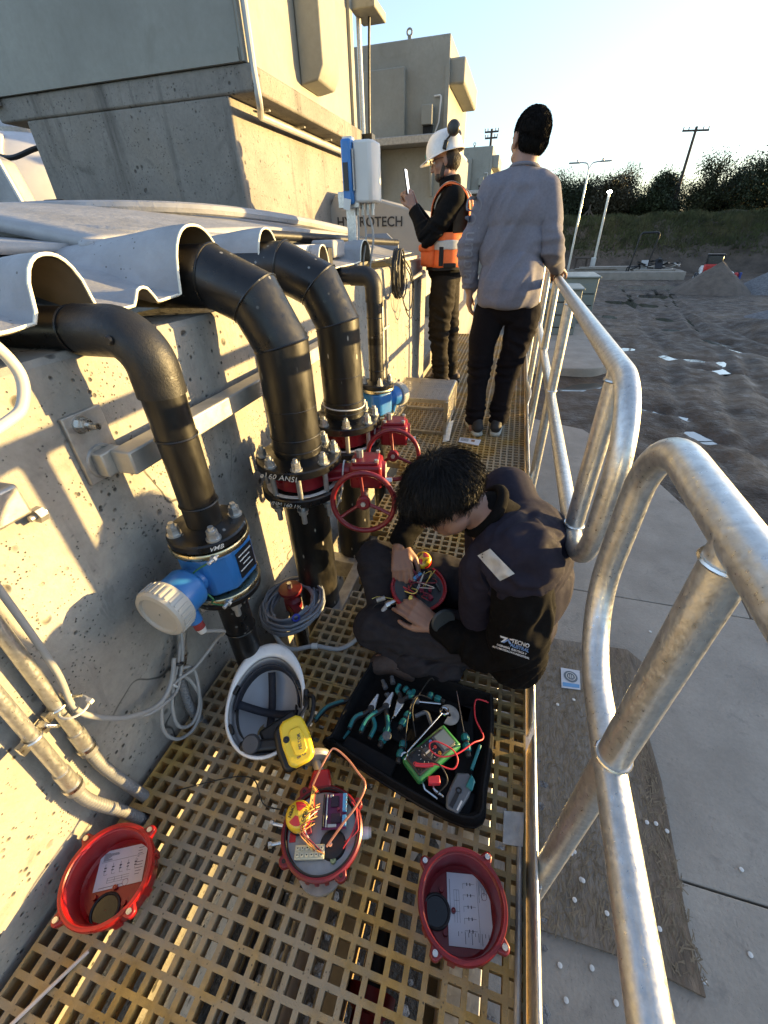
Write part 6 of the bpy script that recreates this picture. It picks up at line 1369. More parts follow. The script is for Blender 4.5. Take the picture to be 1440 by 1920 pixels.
# =============================================================== sitting man working on the actuator
def person_sitting():
    t = thing('person', 'person with black hair sitting cross-legged on the grating, bent over an open red actuator', 'person', (.10, 1.06, 0), 'people on the walkway')
    Hc = V(-.125, .945, .645); R = basis((-.72, -.20, -.66), (-.62, -.05, .78))
    nk = V(.005, .975, .585); sn, sf = V(.105, .835, .560), V(.065, 1.165, .560)
    en, wn = V(.135, .795, .205), V(-.118, .850, .205); ef, wf = V(-.245, 1.235, .42), V(-.285, 1.055, .350)
    hn, hf = V(.10, .90, .11), V(.10, 1.10, .12); kn, kf = V(-.335, .875, .105), V(-.385, 1.07, .245)
    an, af = V(-.12, 1.05, .06), V(-.245, .80, .055)
    m = MB(); head(m, Hc, R, .98); m.caps(Hc + R @ V(0, -.03, -.06), nk, .055, .064); chain(m, [nk, V(.13, .99, .42), V(.12, 1.0, .15)], [.075, .11, .11])
    chain(m, [V(.06, .92, .55), sn, en, wn], [.06, .046, .038, .028]); chain(m, [V(.05, 1.07, .55), sf, ef, wf], [.06, .046, .038, .028])
    chain(m, [hn, kn, an], [.06, .04, .030]); chain(m, [hf, kf, af], [.06, .04, .028])
    chain(m, [an, an + V(-.03, .10, -.02)], [.030, .024]); chain(m, [af, af + V(-.05, -.02, -.012)], [.026, .024])
    hand(m, wn, (-.72, .10, .40), (.32, -.62, .72), -1, curl=(.62, .75, .85, .95), thumb=(.35, .3), spread=.06)
    hand(m, wf, (.22, -.72, -.56), (.02, -.55, .83), -1, curl=(.30, .55, .7, .8), thumb=(.35, .3), spread=.08)
    body = blob('body', m, .0045, SKIN, t, 3)
    JK = pm('black_fleece', (.0055, .005, .005), .95, 0, spec=.12, var=.2, scale=60, bump=.35, bscale=350, bdist=.0015)
    m = MB(); m.sph((.115, .99, .47), (.125, .185, .14), 24, 16); m.sph((.145, .99, .31), (.125, .18, .19), 24, 16); m.sph((.13, .99, .14), (.145, .185, .11), 22, 14)
    m.caps((.06, .98, .545), (.012, .975, .592), .085, .070)
    chain(m, [V(.09, .90, .535), sn, V(.135, .80, .39), en + V(.012, 0, -.01), V(.02, .815, .185), wn + V(.018, -.002, 0)], [.085, .082, .078, .078, .058, .042]); chain(m, [V(.07, 1.08, .53), sf, V(-.09, 1.215, .49), ef, wf + V(-.0, .02, .012)], [.085, .080, .066, .062, .042])
    jk = blob('jacket', m, .008, JK, t, 4, folds([(en, .17, (-.6, .1, .5), 26, 7, .012), (V(.13, .80, .38), .16, (.15, .1, 1), 10, 26, .010), (V(-.02, .80, .19), .12, (1, 0, 0), 34, 7, .007), (ef, .15, (-.5, -.4, -.5), 30, 7, .008), (wf, .1, (0, -.5, -.5), 40, 8, .005)], .0025, 10))
    VN = pm('navy_vest', (.022, .0195, .030), .8, 0, spec=.12, var=.12, scale=30, bump=.25, bscale=260, bdist=.0012)
    m = MB(); m.sph((.112, .99, .475), (.145, .205, .145), 24, 16); m.sph((.150, .99, .33), (.138, .182, .17), 24, 16); m.sph((.15, 1.0, .17), (.135, .175, .11), 22, 14)
    m.caps((.095, .905, .535), sn + V(.005, -.005, -.01), .100, .094); m.caps((.08, 1.08, .53), sf + V(-.01, .0, 0), .098, .090); chain(m, [V(.05, .875, .555), V(.0, .865, .47), V(.01, .875, .30), V(.03, .88, .20)], [.062, .056, .062, .058]); chain(m, [V(.03, 1.08, .55), V(-.02, 1.08, .47), V(.01, 1.07, .30)], [.06, .05, .06])
    vn = blob('vest', m, .008, VN, t, 4, folds([(V(.10, .84, .58), .20, (.5, .6, .2), 7, 24, .011), (V(.05, .80, .46), .16, (-.3, .2, 1), 9, 22, .010), (V(.2, 1.0, .45), .2, (0, .3, 1), 10, 12, .008)], .003, 9))
    MB().torus((-.005, .975, .602), R @ V(0, .25, 1), .074, .017, 32, 10).build('collar', JK, t, sharp=80)
    # grey reflective patch on the chest of the vest, laid on the surface
    RF = pm('reflective_tape', (.50, .49, .46))
    T = BVHTree.FromPolygons([tuple(v.co) for v in vn.data.vertices], [tuple(p.vertices) for p in vn.data.polygons]); cp = Vector((0, 0, CAM_H))
    def drape(quad, name, mat, parent, n_=12, off=.006, tr=(T,)):
        a, b, c, d = [Vector(p) for p in quad]; P = []
        for j in range(n_ + 1):
            for i in range(n_ + 1):
                u, v = i / n_, j / n_; p = a.lerp(b, u).lerp(d.lerp(c, u), v); dr = (p - src).normalized(); best = None
                for tt in tr:
                    h = tt.ray_cast(src, dr, 3.0)
                    if h[0] is not None and (best is None or h[3] < best[3]): best = h
                P.append((best[0] - dr * off) if best is not None else p)
        mm = MB(); mm.sheet(P, n_ + 1, n_ + 1); return mm.build(name, mat, parent, sharp=80)
    src = V(0, 0, CAM_H)
    drape([(-.012, .93, .467), (.022, .93, .503), (.107, .93, .421), (.068, .93, .380)], 'reflective_patch', RF, t)
    # sleeve emblem
    WT = pm('print_white', (.62, .62, .64), .8); BL = pm('print_blue', (.16, .28, .55), .8)
    o_ = V(.113, .740, .305); ux = V(.98, -.02, -.16); uy = V(.10, .66, .75)
    A_ = lambda pts: [(x * .00072, y * .00072) for x, y in pts]
    proj_text([(A_([(-46, 30), (-14, 30), (-30, 8), (-38, 8), (-26, 24), (-42, 24)]), 0, WT, 0, 0, 0), (A_([(-12, 28), (6, 10), (-4, 10), (-13, 20), (-24, 8), (-33, 8)]), 0, BL, 0, 0, 0), (A_([(-10, 30), (8, 30), (4, 25), (-6, 25)]), 0, WT, 0, 0, 0),
               ('TECNO', .0140, WT, .0245, .0172, .0004), ('AUSTRAL', .0122, BL, .026, .0058, .0004), ('INGENIERÍA  ELÉCTRICA Y', .0071, WT, .006, -.0045, .0002), ('AUTOMATIZACIÓN INDUSTRIAL', .0071, WT, .006, -.0130, .0002)],
              o_, ux, uy, (.09, .62, -.78), [jk, vn], t, .004, 'sleeve_emblem')
    # trousers and shoes
    TR = pm('grey_trousers', (.030, .0275, .031), .9, 0, spec=.12, var=.15, scale=40, bump=.25, bscale=300, bdist=.001)
    m = MB(); m.sph((.11, 1.0, .10), (.15, .19, .095), 22, 14)
    chain(m, [hn, V(-.12, .885, .120), kn], [.095, .092, .080]); chain(m, [kn, V(-.23, .94, .07), an], [.075, .06, .05])
    chain(m, [hf, V(-.14, 1.10, .19), kf], [.10, .092, .075]); chain(m, [kf, V(-.31, .92, .11), af + V(0, .03, .005)], [.072, .06, .052])
    m.caps((-.18, .80, .055), (-.05, .80, .05), .045, .04)
    blob('trousers', m, .008, TR, t, 4, folds([(kn + V(.05, -.05, 0), .17, (1, .2, 0), 12, 26, .008), (V(-.12, .80, .08), .18, (1, 0, .4), 10, 30, .009), (kf, .15, (0, 0, 1), 26, 8, .008), (V(-.14, 1.05, .2), .15, (1, 0, .3), 22, 8, .007)], .002, 10))
    BT = pm('worn_boot', (.05, .035, .03), .8, 0, var=.35, scale=20, bump=.5, bscale=120)
    m = MB(); chain(m, [af + V(.01, .01, -.01), af + V(.0, -.01, -.015), af + V(-.05, -.035, -.018)], [.040, .042, .034]); m.caps(V(-.30, .785, .032), V(-.18, .765, .030), .030, .028); blob('boot', m, .007, BT, t, 3, lambda c, n_: .002 * noise.noise(c * 60))
    m = MB(); chain(m, [an, an + V(-.03, .10, -.02)], [.042, .034]); blob('boot', m, .007, BT, t, 3)
    # thick tousled hair
    m = MB(); m.sph(Hc + R @ V(0, -.016, .042), (.095, .112, .092), 24, 16, R=R); m.sph(Hc + R @ V(0, -.060, -.005), (.076, .052, .058), 20, 14, R=R); m.sph(Hc + R @ V(0, .066, .066), (.074, .045, .042), 18, 12, R=R)
    hr_ = blob('hair', m, .006, HAIR, t, 3, lambda c, n_: .006 * noise.noise(c * 30))
    cr = Hc + R @ V(.0, -.05, .125)
    def flow(p, n_):
        d = (p - cr); d = d - n_ * d.dot(n_); return d.normalized() + R @ V(0, .35, -.1)
    strands('hair_locks', HAIR, hr_, 6500, ellipsoid_base(Hc + R @ V(0, -.016, .040), R, (.096, .113, .094), lambda u: u.z > -.35 or (u.y < -.3 and u.z > -.85)), flow, .058, .0014, 6, .009, .34, 4)
    strands('fringe', HAIR, hr_, 700, ellipsoid_base(Hc + R @ V(0, .060, .060), R, (.078, .050, .045), lambda u: u.y > -.2), lambda p, n_: R @ V(0, .6, -.7), .05, .0013, 9, .008, .40, 4)
    strands('crown_tuft', HAIR, hr_, 60, ellipsoid_base(cr + R @ V(0, .0, -.012), R, (.02, .02, .012), lambda u: u.z > 0), lambda p, n_: V(.2, .4, .8), .05, .0022, 11, .002, .6, 4)
    for sx in (-1, 1): strands('eyebrow', HAIR, hr_, 30, ellipsoid_base(Hc + R @ V(sx * .032, .080, .022), R, (.018, .006, .004), lambda u: True), lambda p, n_: R @ V(sx, 0, .1), .012, .0012, 12)
    for sx in (-1, 1): MB().sph(Hc + R @ V(sx * .031, .072, .006), .0118, 12, 8).build('eye', pm('eye_white', (.6, .58, .55), .2), t)
    t.scale = (.94, .94, .94)
    return t, wn, wf
SIT = person_sitting()
# ------------------------------------------------------------ actuator parts lying on the grating
ARED = pm('actuator_red', (.30, .007, .008), .34, 0, var=.12, scale=9, bump=.06, bscale=80, rvar=.1, coat=.15)
ARED_D = pm('actuator_red_dark', (.15, .004, .009), .42, 0, var=.12, scale=9, bump=.06, bscale=80, rvar=.1, coat=.1)
INK = MATS['ink']; PAPER = MATS['paper']
def Mz(x, y, z, a, tilt=(0, 0)): return Matrix.Translation((x, y, z)) @ Matrix.Rotation(tilt[0], 4, 'X') @ Matrix.Rotation(tilt[1], 4, 'Y') @ Matrix.Rotation(a, 4, 'Z')
def actuator_cover(M, label, mat, lug_a, hole, pap):
    t = local_thing('actuator_cover', label, 'cover', M, 'red actuator covers')
    R0 = .080; Hh = .082
    prof = [(.001, .004), (R0 - .012, .004), (R0 - .006, .010), (R0 - .003, Hh - .022), (R0 - .001, Hh - .012), (R0 + .001, Hh - .010), (R0 + .001, Hh - .004), (R0 + .004, Hh), (R0 + .009, Hh), (R0 + .0105, Hh - .004), (R0 + .0105, Hh - .016), (R0 + .006, Hh - .020), (R0 + .003, .014), (R0 - .006, .001), (.001, 0)]
    MB().lathe(prof, (0, 0, 0), (0, 0, 1), 72).build('shell', mat, t, sharp=32)
    MB().torus((0, 0, Hh - .001), (0, 0, 1), R0 + .003, .0016, 60, 6).build('seal_lip', mat, t)
    for a in lug_a:
        a = radians(a); d = V(cos(a), sin(a), 0); e = V(-sin(a), cos(a), 0)
        lg = MB(); lg.prism([(-.016, .082), (.016, .082), (.008, .104), (0, .107), (-.008, .104)], V(0, 0, Hh - .020), e, d, (0, 0, .018)); l_ = lg.build('lug', mat, t, bevel=.003)
        b = MB(); p = d * .096; b.cyl(p + V(0, 0, Hh - .001), p + V(0, 0, Hh + .004), .0052, n=14); b.cyl(p + V(0, 0, Hh - .035), p + V(0, 0, Hh - .001), .003, n=8); b.build('captive_screw', STEEL, l_)
    for k in range(8):
        a = radians(lug_a[0] + 22 + k * 45); MB().box(V(cos(a), sin(a), 0) * (R0 + .006) + V(0, 0, .045), (.006, .016, .05), R=Matrix.Rotation(a, 3, 'Z')).build('rib', mat, t, bevel=.002)
    # round window opening near the edge with a raised ring and screw bosses
    hx, hy = hole; c = V(hx, hy, .0045)
    MB().lathe([(.001, .001), (.026, .001)], c, (0, 0, 1), 32).build('window', pm('window_black', (.008, .008, .009), .15), t)
    MB().torus(c + V(0, 0, .002), (0, 0, 1), .0275, .003, 36, 8).build('window_ring', BLACK, t)
    for k in range(3):
        a = atan2(-hy, -hx) + (k - 1) * 1.15; p = c + V(cos(a), sin(a), 0) * .037; MB().lathe([(.001, .008), (.0045, .008), (.0055, 0)], p, (0, 0, 1), 12).build('boss', mat, t)
    MB().torus((-hx * .6 + .02, hy + .05, .0055), (0, 0, 1), .006, .0007, 18, 5).build('casting_mark', mat, t)
    # printed wiring sheet glued inside
    po, pa, pw, ph = pap; ux = V(cos(pa), sin(pa), 0); uy = V(-sin(pa), cos(pa), 0); o_ = V(po[0], po[1], .0052)
    sh = MB().prism([(-pw, -ph), (pw, -ph), (pw, ph - .008), (pw - .008, ph), (-pw, ph)], o_, ux, uy, (0, 0, .0008)).build('wiring_sheet', PAPER, t)
    rnd = random.Random(int(po[0] * 1e4) + 5); m = MB()
    def stroke(x0, y0, x1, y1, w_=.0004):
        a_ = o_ + ux * x0 + uy * y0 + V(0, 0, .0013); b_ = o_ + ux * x1 + uy * y1 + V(0, 0, .0013); m.beam(a_, b_, w_, .0003)
    for k in range(9): stroke(-pw * .85, ph * (.85 - .045 * k), -pw * (.15 + .5 * rnd.random()), ph * (.85 - .045 * k), .0006)
    stroke(-pw * .9, ph * .42, pw * .9, ph * .42)
    for k in range(5):
        x0 = -pw * .7 + k * pw * .32; stroke(x0, ph * .3, x0, -ph * .25); stroke(x0, -ph * .25, x0 + pw * .15, -ph * .25); stroke(x0 - .002, ph * .1, x0 + .003, ph * .1, .002); stroke(x0 - .002, -ph * .05, x0 + .003, -ph * .05, .0016)
    for k in range(3): stroke(-pw * .5, -ph * (.45 + .12 * k), pw * .4, -ph * (.45 + .12 * k)); stroke(-pw * .5 + k * pw * .3, -ph * .45, -pw * .5 + k * pw * .3, -ph * .69)
    for k in range(10): stroke(pw * .62, ph * (.8 - .15 * k), pw * .62 + pw * .28 * rnd.random() + .002, ph * (.8 - .15 * k), .0009)
    stroke(-pw * .8, -ph * .88, pw * .2, -ph * .88, .0008)
    m.build('printed_diagram', INK, sh)
    return t
actuator_cover(Mz(.062, .268, .002, 0, (radians(1), 0)), 'red actuator cover with a wiring sheet inside, at lower right by the toe plate', ARED_D, (63, 153, 245, 333), (-.048, -.014), ((.020, .008), radians(-79), .058, .046))
actuator_cover(Mz(-.690, .110, .004, 0, (radians(3), radians(6))), 'bright red actuator cover with a wiring sheet inside, at lower left against the wall', ARED, (69, 158, 245, 338), (.008, -.048), ((-.012, .022), radians(28), .050, .036))

def dome_knob(c, R, p, ax=(0, 0, 1), r=.030, rot=0.0):
    """position indicator dome: yellow with red sectors and OPEN lettering"""
    YEL = pm('indicator_yellow', (.75, .50, .03), .25, 0, var=.04, coat=.5); IR = pm('indicator_red', (.60, .03, .02), .25, 0, var=.04, coat=.5)
    x_, y_, z_ = frame(ax); c = Vector(c)
    k = MB().lathe([(r * .98, 0), (r, .006), (r, .018), (r * .93, .026), (r * .75, .031), (r * .4, .034), (.0005, .035)], c, ax, 40).build('indicator_dome', YEL, p, sharp=60)
    for a0 in (radians(15) + rot, radians(195) + rot):
        m = MB(); n = 10; P = []
        for j, (rr, h) in enumerate([(.18, .0352), (.4, .0346), (.60, .0335), (.77, .0315)]):
            for i in range(n + 1):
                a = a0 - radians(35) + radians(70) * i / n; P.append(c + (x_ * cos(a) + y_ * sin(a)) * r * rr + z_ * h)
        m.sheet(P, n + 1, 4); m.build('red_sector', IR, k, sharp=60)
    for a0 in (radians(285) + rot, radians(105) + rot):
        m = MB(); n = 10; P = []
        for j, (rr, h) in enumerate([(.96, .0245), (1.004, .019), (1.006, .010)]):
            for i in range(n + 1):
                a = a0 - radians(38) + radians(76) * i / n; P.append(c + (x_ * cos(a) + y_ * sin(a)) * r * rr + z_ * h)
        m.sheet(P, n + 1, 3); m.build('red_band', IR, k, sharp=60)
    for sg, a0 in ((1, radians(285) + rot), (-1, radians(105) + rot)):
        d = x_ * cos(a0) + y_ * sin(a0); text_on('OPEN', .0095, pm('ink_black', (.01, .01, .01), .6), c + d * r * .52 + z_ * .0345, -d.cross(z_) * -1 if False else z_.cross(d) * 1, -d, k, bold=.0003)
    return k
PCB = pm('board_purple', (.13, .015, .07), .4, 0, var=.3, scale=120, speck=(.5, .45, .4), spscale=160, spthr=.12)
GREYP = pm('gear_plate', (.30, .31, .32), .4, .5, var=.15, scale=25, bump=.1, bscale=120)
COPPER = pm('copper_wire', (.62, .27, .17), .35, .4, var=.1); OW = pm('orange_wire', (.75, .35, .10), .5); YW = pm('yellow_wire', (.75, .60, .15), .5); RW = pm('red_wire', (.5, .03, .04), .5); BW = pm('black_wire', (.015, .015, .015), .5); MW = pm('maroon_wire', (.22, .02, .05), .5)

# open actuator on the grating
t = thing('actuator', 'open red valve actuator with circuit board and yellow indicator dome, on the grating', 'actuator', (-.265, .305, 0), 'open red actuators')
A0 = V(-.265, .305, 0)
MB().lathe([(.030, 0), (.070, .004), (.080, .02), (.082, .050), (.086, .056), (.092, .058), (.094, .064), (.094, .072), (.090, .076), (.086, .076), (.0845, .070), (.0825, .070), (.0815, .062), (.001, .060)], A0, (0, 0, 1), 64).build('base', ARED_D, t, sharp=32)
MB().torus(A0 + V(0, 0, .0745), (0, 0, 1), .0835, .0022, 60, 6).build('seal_ring', BLACK, t)
MB().lathe([(.001, .0615), (.0795, .0615), (.0795, .0655), (.001, .0655)], A0, (0, 0, 1), 48).build('gear_plate', GREYP, t)
for a in (50, 140, 232, 318):
    a = radians(a); d = V(cos(a), sin(a), 0); e = V(-sin(a), cos(a), 0)
    l_ = MB().prism([(-.017, .084), (.017, .084), (.010, .104), (0, .108), (-.010, .104)], A0 + V(0, 0, .055), e, d, (0, 0, .018)).build('lug', ARED_D, t, bevel=.003)
    MB().lathe([(.001, 0), (.0045, 0)], A0 + d * .096 + V(0, 0, .0735), (0, 0, 1), 12).build('lug_hole', DARK, l_)
for k in range(9):
    a = radians(200 + 14 * k); MB().box(A0 + V(cos(a), sin(a), 0) * .088 + V(0, 0, .046), (.008, .010, .02), R=Matrix.Rotation(a, 3, 'Z')).build('rib', ARED_D, t, bevel=.002)
MB().lathe([(.02, -.010), (.055, -.010), (.055, .002), (.02, .002)], A0 + V(.01, -.045, .012), (0, 0, 1), 30, True, True).build('mounting_foot', GALV_D, t)
KN = A0 + V(-.058, .006, .066)
MB().lathe([(.001, 0), (.031, 0), (.031, .012), (.001, .012)], KN, (0, 0, 1), 30).build('dome_base', BLACK, t)
dome_knob(KN + V(0, 0, .012), None, t, (.02, -.06, 1), .031, radians(-13))
pb = MB().box(A0 + V(.018, .038, .088), (.056, .072, .0025), R=Matrix.Rotation(radians(18), 3, 'Z')).build('circuit_board', PCB, t)
R18 = Matrix.Rotation(radians(18), 3, 'Z'); pc = A0 + V(.018, .038, .090)
for (x, y, w_, h_, z, mt) in [(.024, .014, .009, .036, .010, pm('terminal_blue', (.08, .30, .62), .4)), (.024, -.022, .009, .020, .009, pm('terminal_blue', (.08, .30, .62))), (-.025, 0, .004, .066, .008, BLACK), (-.018, .0, .003, .066, .005, ZN), (0, .018, .018, .022, .004, pm('chip', (.03, .01, .02), .3)), (.004, -.016, .022, .018, .005, pm('chip', (.03, .01, .02))), (-.008, .03, .008, .006, .004, ZN), (.010, .002, .006, .006, .007, MW), (-.004, -.030, .02, .006, .004, ZN)]:
    MB().box(pc + R18 @ V(x, y, z / 2), (w_, h_, z), R=R18).build('component', mt, pb, bevel=.0006)
for k in range(4):
    MB().cyl(pc + R18 @ V(.0285, .026 - .009 * k, .011), pc + R18 @ V(.0285, .026 - .009 * k, .0125), .0024, n=10).build('terminal_screw', ZN, pb)
# terminal strip
tb = A0 + V(-.010, -.046, .072); RT = Matrix.Rotation(radians(17), 3, 'Z'); CREAM = pm('terminal_cream', (.55, .53, .40), .5)
s_ = MB().box(tb, (.066, .026, .010), R=RT).build('terminal_strip', CREAM, t, bevel=.001)
for k in range(6):
    for q in (-1, 1):
        MB().lathe([(.0015, .004), (.0042, .004), (.0042, -.002)], tb + RT @ V(-.0265 + .0106 * k, q * .0062, .005), (0, 0, 1), 12).build('terminal_post', CREAM, s_)
        MB().lathe([(.0002, .0025), (.0016, .0025)], tb + RT @ V(-.0265 + .0106 * k, q * .0062, .005), (0, 0, 1), 8).build('terminal_hole', DARK, s_)
MB().box(A0 + V(-.036, -.012, .074), (.026, .018, .014), R=Matrix.Rotation(radians(35), 3, 'Z')).build('limit_switch', MW, t, bevel=.001)
MB().box(A0 + V(-.061, -.030, .0665), (.014, .018, .002), R=Matrix.Rotation(radians(20), 3, 'Z')).build('red_sticker', pm('sticker_red', (.5, .02, .03), .5), t)
MB().lathe([(.001, .006), (.026, .006), (.030, 0)], A0 + V(.034, -.018, .066), (0, 0, 1), 24).build('gear_wheel', BLACK, t)
MB().hexa(A0 + V(.031, -.022, .072), A0 + V(.031, -.022, .080), .0045).build('gear_screw', STEEL, t)
MB().lathe([(.001, .005), (.006, .005), (.007, 0)], A0 + V(.045, -.044, .066), (0, 0, 1), 14).build('plate_screw', pm('brass_green', (.25, .30, .16), .4, .5), t)
def wire(p, pts, r, mat, name='wire'): return MB().tube(spline(pts, 7), r, 6).build(name, mat, p, sharp=80)
z_ = .09
wire(t, [(-.316, .375, .10), (-.306, .404, .125), (-.296, .445, .135), (-.284, .455, .135), (-.248, .443, .13), (-.212, .42, .13), (-.190, .405, .13), (-.186, .383, .13), (-.196, .350, .125), (-.212, .322, .115), (-.240, .276, .085)], .0026, COPPER)
rnd = random.Random(77)
for k in range(6): wire(t, [(-.316 + .004 * k, .378 - .002 * k, .095), (-.310 + .003 * k, .352, .10 + .004 * k), (-.303 + .003 * k, .33, .098 + .004 * (k % 3)), (-.285, .318 + .003 * k, .100)], .0011, [YW, OW, YW, OW, RW, BW][k])
for k in range(9): wire(t, [(-.284 + .002 * (k % 3), .345 - .005 * k, .098), (-.300 + rnd.gauss(0, .003), .325 - .005 * k, .108 + rnd.gauss(0, .004)), (-.302 + rnd.gauss(0, .004), .30 - .003 * k, .10), (-.288 + .002 * k, .272 + rnd.gauss(0, .003), .085), (-.272 + .004 * k, .263, .080)], .0011, [OW, YW, MW, WHITE, RW, OW, BW, MW, OW][k])
for k in range(4): wire(t, [(-.215 + .004 * k, .372, .085), (-.196 + .003 * k, .355 - .006 * k, .09), (-.192 + .003 * k, .32, .088), (-.205, .285 + .004 * k, .075)], .0014, [RW, MW, BW, RW][k])
wire(t, [(-.300, .375, .085), (-.270, .388, .09), (-.235, .385, .085), (-.215, .37, .08)], .0014, BW)
for (dx, dy) in ((-.397, .292), (-.380, .252)):
    p = V(dx, dy, .045); q = V(*(A0 - p)[:2], 0).normalized(); b = MB(); b.cyl(p, p + q * .04, .0045, n=10); b.hexa(p, p + q * .008, .0075); b.build('stop_bolt', STEEL, t)
g_ = V(.94, .30, 0).normalized(); p = A0 + g_ * .085 + V(0, 0, .042)
MB().cyl(p, p + g_ * .022, .013, .012, n=18).build('cable_gland', WHITE, t)
gn = MB().cyl(p + g_ * .012, p + g_ * .028, .0105, n=12).build('gland_nut', MCAP, t)
# spur housing and grey hand wheel at the back
MB().prism([(-.030, 0), (.030, 0), (.024, .045), (-.018, .045)], A0 + V(-.040, .078, .030), V(.93, .36, 0), V(-.36, .93, 0), (0, 0, .045)).build('wheel_housing', ARED, t, bevel=.006)
wd = V(-.40, .90, .12).normalized(); wc = V(-.352, .455, .055)
MB().cyl(A0 + V(-.055, .115, .055), wc, .012, n=14).build('wheel_shaft', GALV_D, t)
MB().lathe([(.001, .006), (.030, .006), (.040, .008), (.0425, .004), (.0425, -.004), (.040, -.008), (.014, -.010), (.001, -.010)], wc, wd, 36).build('hand_wheel', pm('wheel_grey', (.30, .295, .28), .45, .3, var=.12), t)

# ------------------------------------------------------------ actuator in the sitting man's lap
B0 = V(-.180, .970, .225); bz_ = V(.10, -.22, .97).normalized(); bx_, by_, _ = frame(bz_)
t = thing('actuator', 'open red valve actuator full of wires in the lap of the sitting person', 'actuator', B0, 'open red actuators')
LB = lambda x, y, z: B0 + bx_ * x + by_ * y + bz_ * z
MB().lathe([(.03, -.055), (.072, -.05), (.082, -.03), (.084, .0), (.092, .004), (.094, .012), (.092, .020), (.086, .020), (.0835, .012), (.001, .008)], B0, bz_, 56).build('base', ARED, t, sharp=32)
MB().lathe([(.001, .0095), (.080, .0095), (.080, .013), (.001, .013)], B0, bz_, 40).build('gear_plate', pm('lap_plate', (.05, .055, .06), .5), t)
RB = Matrix((bx_, by_, bz_)).transposed()
rnd = random.Random(41)
for k in range(16): MB().box(LB(rnd.uniform(-.05, .05), rnd.uniform(-.05, .05), .022), (rnd.uniform(.008, .024), rnd.uniform(.006, .02), rnd.uniform(.01, .022)), R=RB @ Matrix.Rotation(rnd.random(), 3, 'Z')).build('component', BLACK if k % 3 else MW, t, bevel=.001)
bl_ = V(-.235, .985, .215); MB().box(LB(-.028, -.012, .032), (.034, .012, .014), R=RB @ Matrix.Rotation(-.5, 3, 'Z')).build('terminal_block', pm('terminal_blue', (.08, .30, .62)), t, bevel=.001)
for k in range(14):
    a = LB(rnd.uniform(-.05, .05), rnd.uniform(-.04, .05), .025); c = LB(rnd.uniform(-.06, .06), rnd.uniform(-.05, .06), .04 + .03 * rnd.random()); e = LB(rnd.uniform(-.05, .06), rnd.uniform(-.05, .05), .022); wire(t, [a, c, e], .0012, [MW, BW, RW, YW, WHITE, MW, BW][k % 7])
wire(t, [LB(.02, -.02, .03), LB(.035, .0, .05), LB(.05, -.01, .05), LB(.04, -.04, .035)], .0018, YW); MB().box(LB(.058, -.016, .034), (.012, .012, .014), R=RB).build('yellow_plug', YW, t, bevel=.002)
K2 = V(-.185, 1.065, .265)
MB().cyl(LB(.0, .07, .02), K2, .004, n=8).build('dome_stem', BLACK, t)
dome_knob(K2, None, t, V(.05, -.45, .9), .030, radians(40))
MB().cyl(LB(.06, -.10, .0), LB(.075, -.125, -.005), .008, n=10).build('wheel_shaft', GALV_D, t)
MB().lathe([(.001, .006), (.036, .006), (.040, 0), (.036, -.006), (.001, -.008)], V(-.078, .848, .235), V(.55, -.75, .25), 30).build('hand_wheel', pm('wheel_dark', (.035, .042, .046), .45), t)
GLC = V(-.270, .905, .195)
gld = (GLC - B0).normalized()
MB().cyl(B0 + gld * .07, GLC, .010, n=14).build('cable_gland', STEEL, t); MB().cyl(GLC - gld * .01, GLC + gld * .006, .0125, n=14).build('gland_nut', STEEL, t)
wire(t, [GLC + V(.02, .02, .01), GLC + V(-.03, .01, .02), GLC + V(-.05, -.01, .025)], .0013, YW); wire(t, [GLC + V(.01, .02, .0), GLC + V(-.04, .0, -.01), GLC + V(-.055, -.03, -.03)], .0013, BW)

# grey supply cable from the coil to the lap actuator
t = thing('supply_cable', 'grey supply cable running over the grating into the lap actuator', 'cable', (-.45, .83, .01))
GC = pm('cable_light_grey', (.36, .37, .38), .45, 0, var=.06)
MB().tube(spline([(-.705, .88, .05), (-.69, .835, .03), (-.635, .792, .012), (-.585, .785, .009), (-.517, .815, .012), (-.43, .822, .016), (-.375, .845, .05), (-.345, .865, .10), GLC + gld * .04 + V(0, -.01, -.03), GLC], 10), .0078, 10).build('sheath', GC, t, sharp=80)
MB().cyl((-.527, .812, .012), (-.507, .817, .0125), .011, n=14).build('white_tape', WHITE, t)
MB().cyl(Vector((-.34, .868, .107)), Vector((-.333, .870, .118)), .0090, n=12).build('black_tape', BLACK, t)
# coil of grey cable around a small red handled valve
t = thing('cable_coil', 'coil of grey cable lying on the floor around a small red handled valve', 'cable coil', (-.655, .93, 0))
rnd = random.Random(19); pts = []; N = 16 * 22
for k in range(N):
    a = 2 * pi * k / 22; Rr = .096 + .020 * sin(k * .21) + rnd.gauss(0, .002); pts.append(V(-.655 + Rr * cos(a) * 1.05, .935 + Rr * sin(a) * 1.05, .045 + .035 * (k / N) + .020 * sin(a + .8) + .008 * sin(k * .13)))
MB().tube(pts, .0052, 7).build('coil', pm('cable_slate', (.20, .22, .26), .42, 0, var=.08), t, sharp=80)
MB().torus((-.60, .86, .085), (.6, -.5, .3), .012, .004, 14, 6).build('blue_tie', pm('tie_blue', (.04, .06, .4), .4), t)
t = thing('small_valve', 'small red disc-topped valve spindle standing inside the grey cable coil', 'valve', (-.67, .95, 0))
MB().cyl((-.66, .95, -.25), (-.66, .95, .05), .025, n=18).build('pipe', PE, t)
MB().lathe([(.01, .03), (.032, .035), (.032, .075), (.02, .085), (.014, .115)], (-.66, .95, 0), (0, 0, 1), 24, True, True).build('body', ARED_D, t)
dk = MB().lathe([(.001, .128), (.042, .126), (.044, .120), (.042, .112), (.001, .112)], (-.665, .955, 0), (0, 0, 1), 30).build('disc', ARED_D, t)
MB().hexa((-.665, .955, .126), (-.665, .955, .152), .009).build('spindle', STEEL, t)
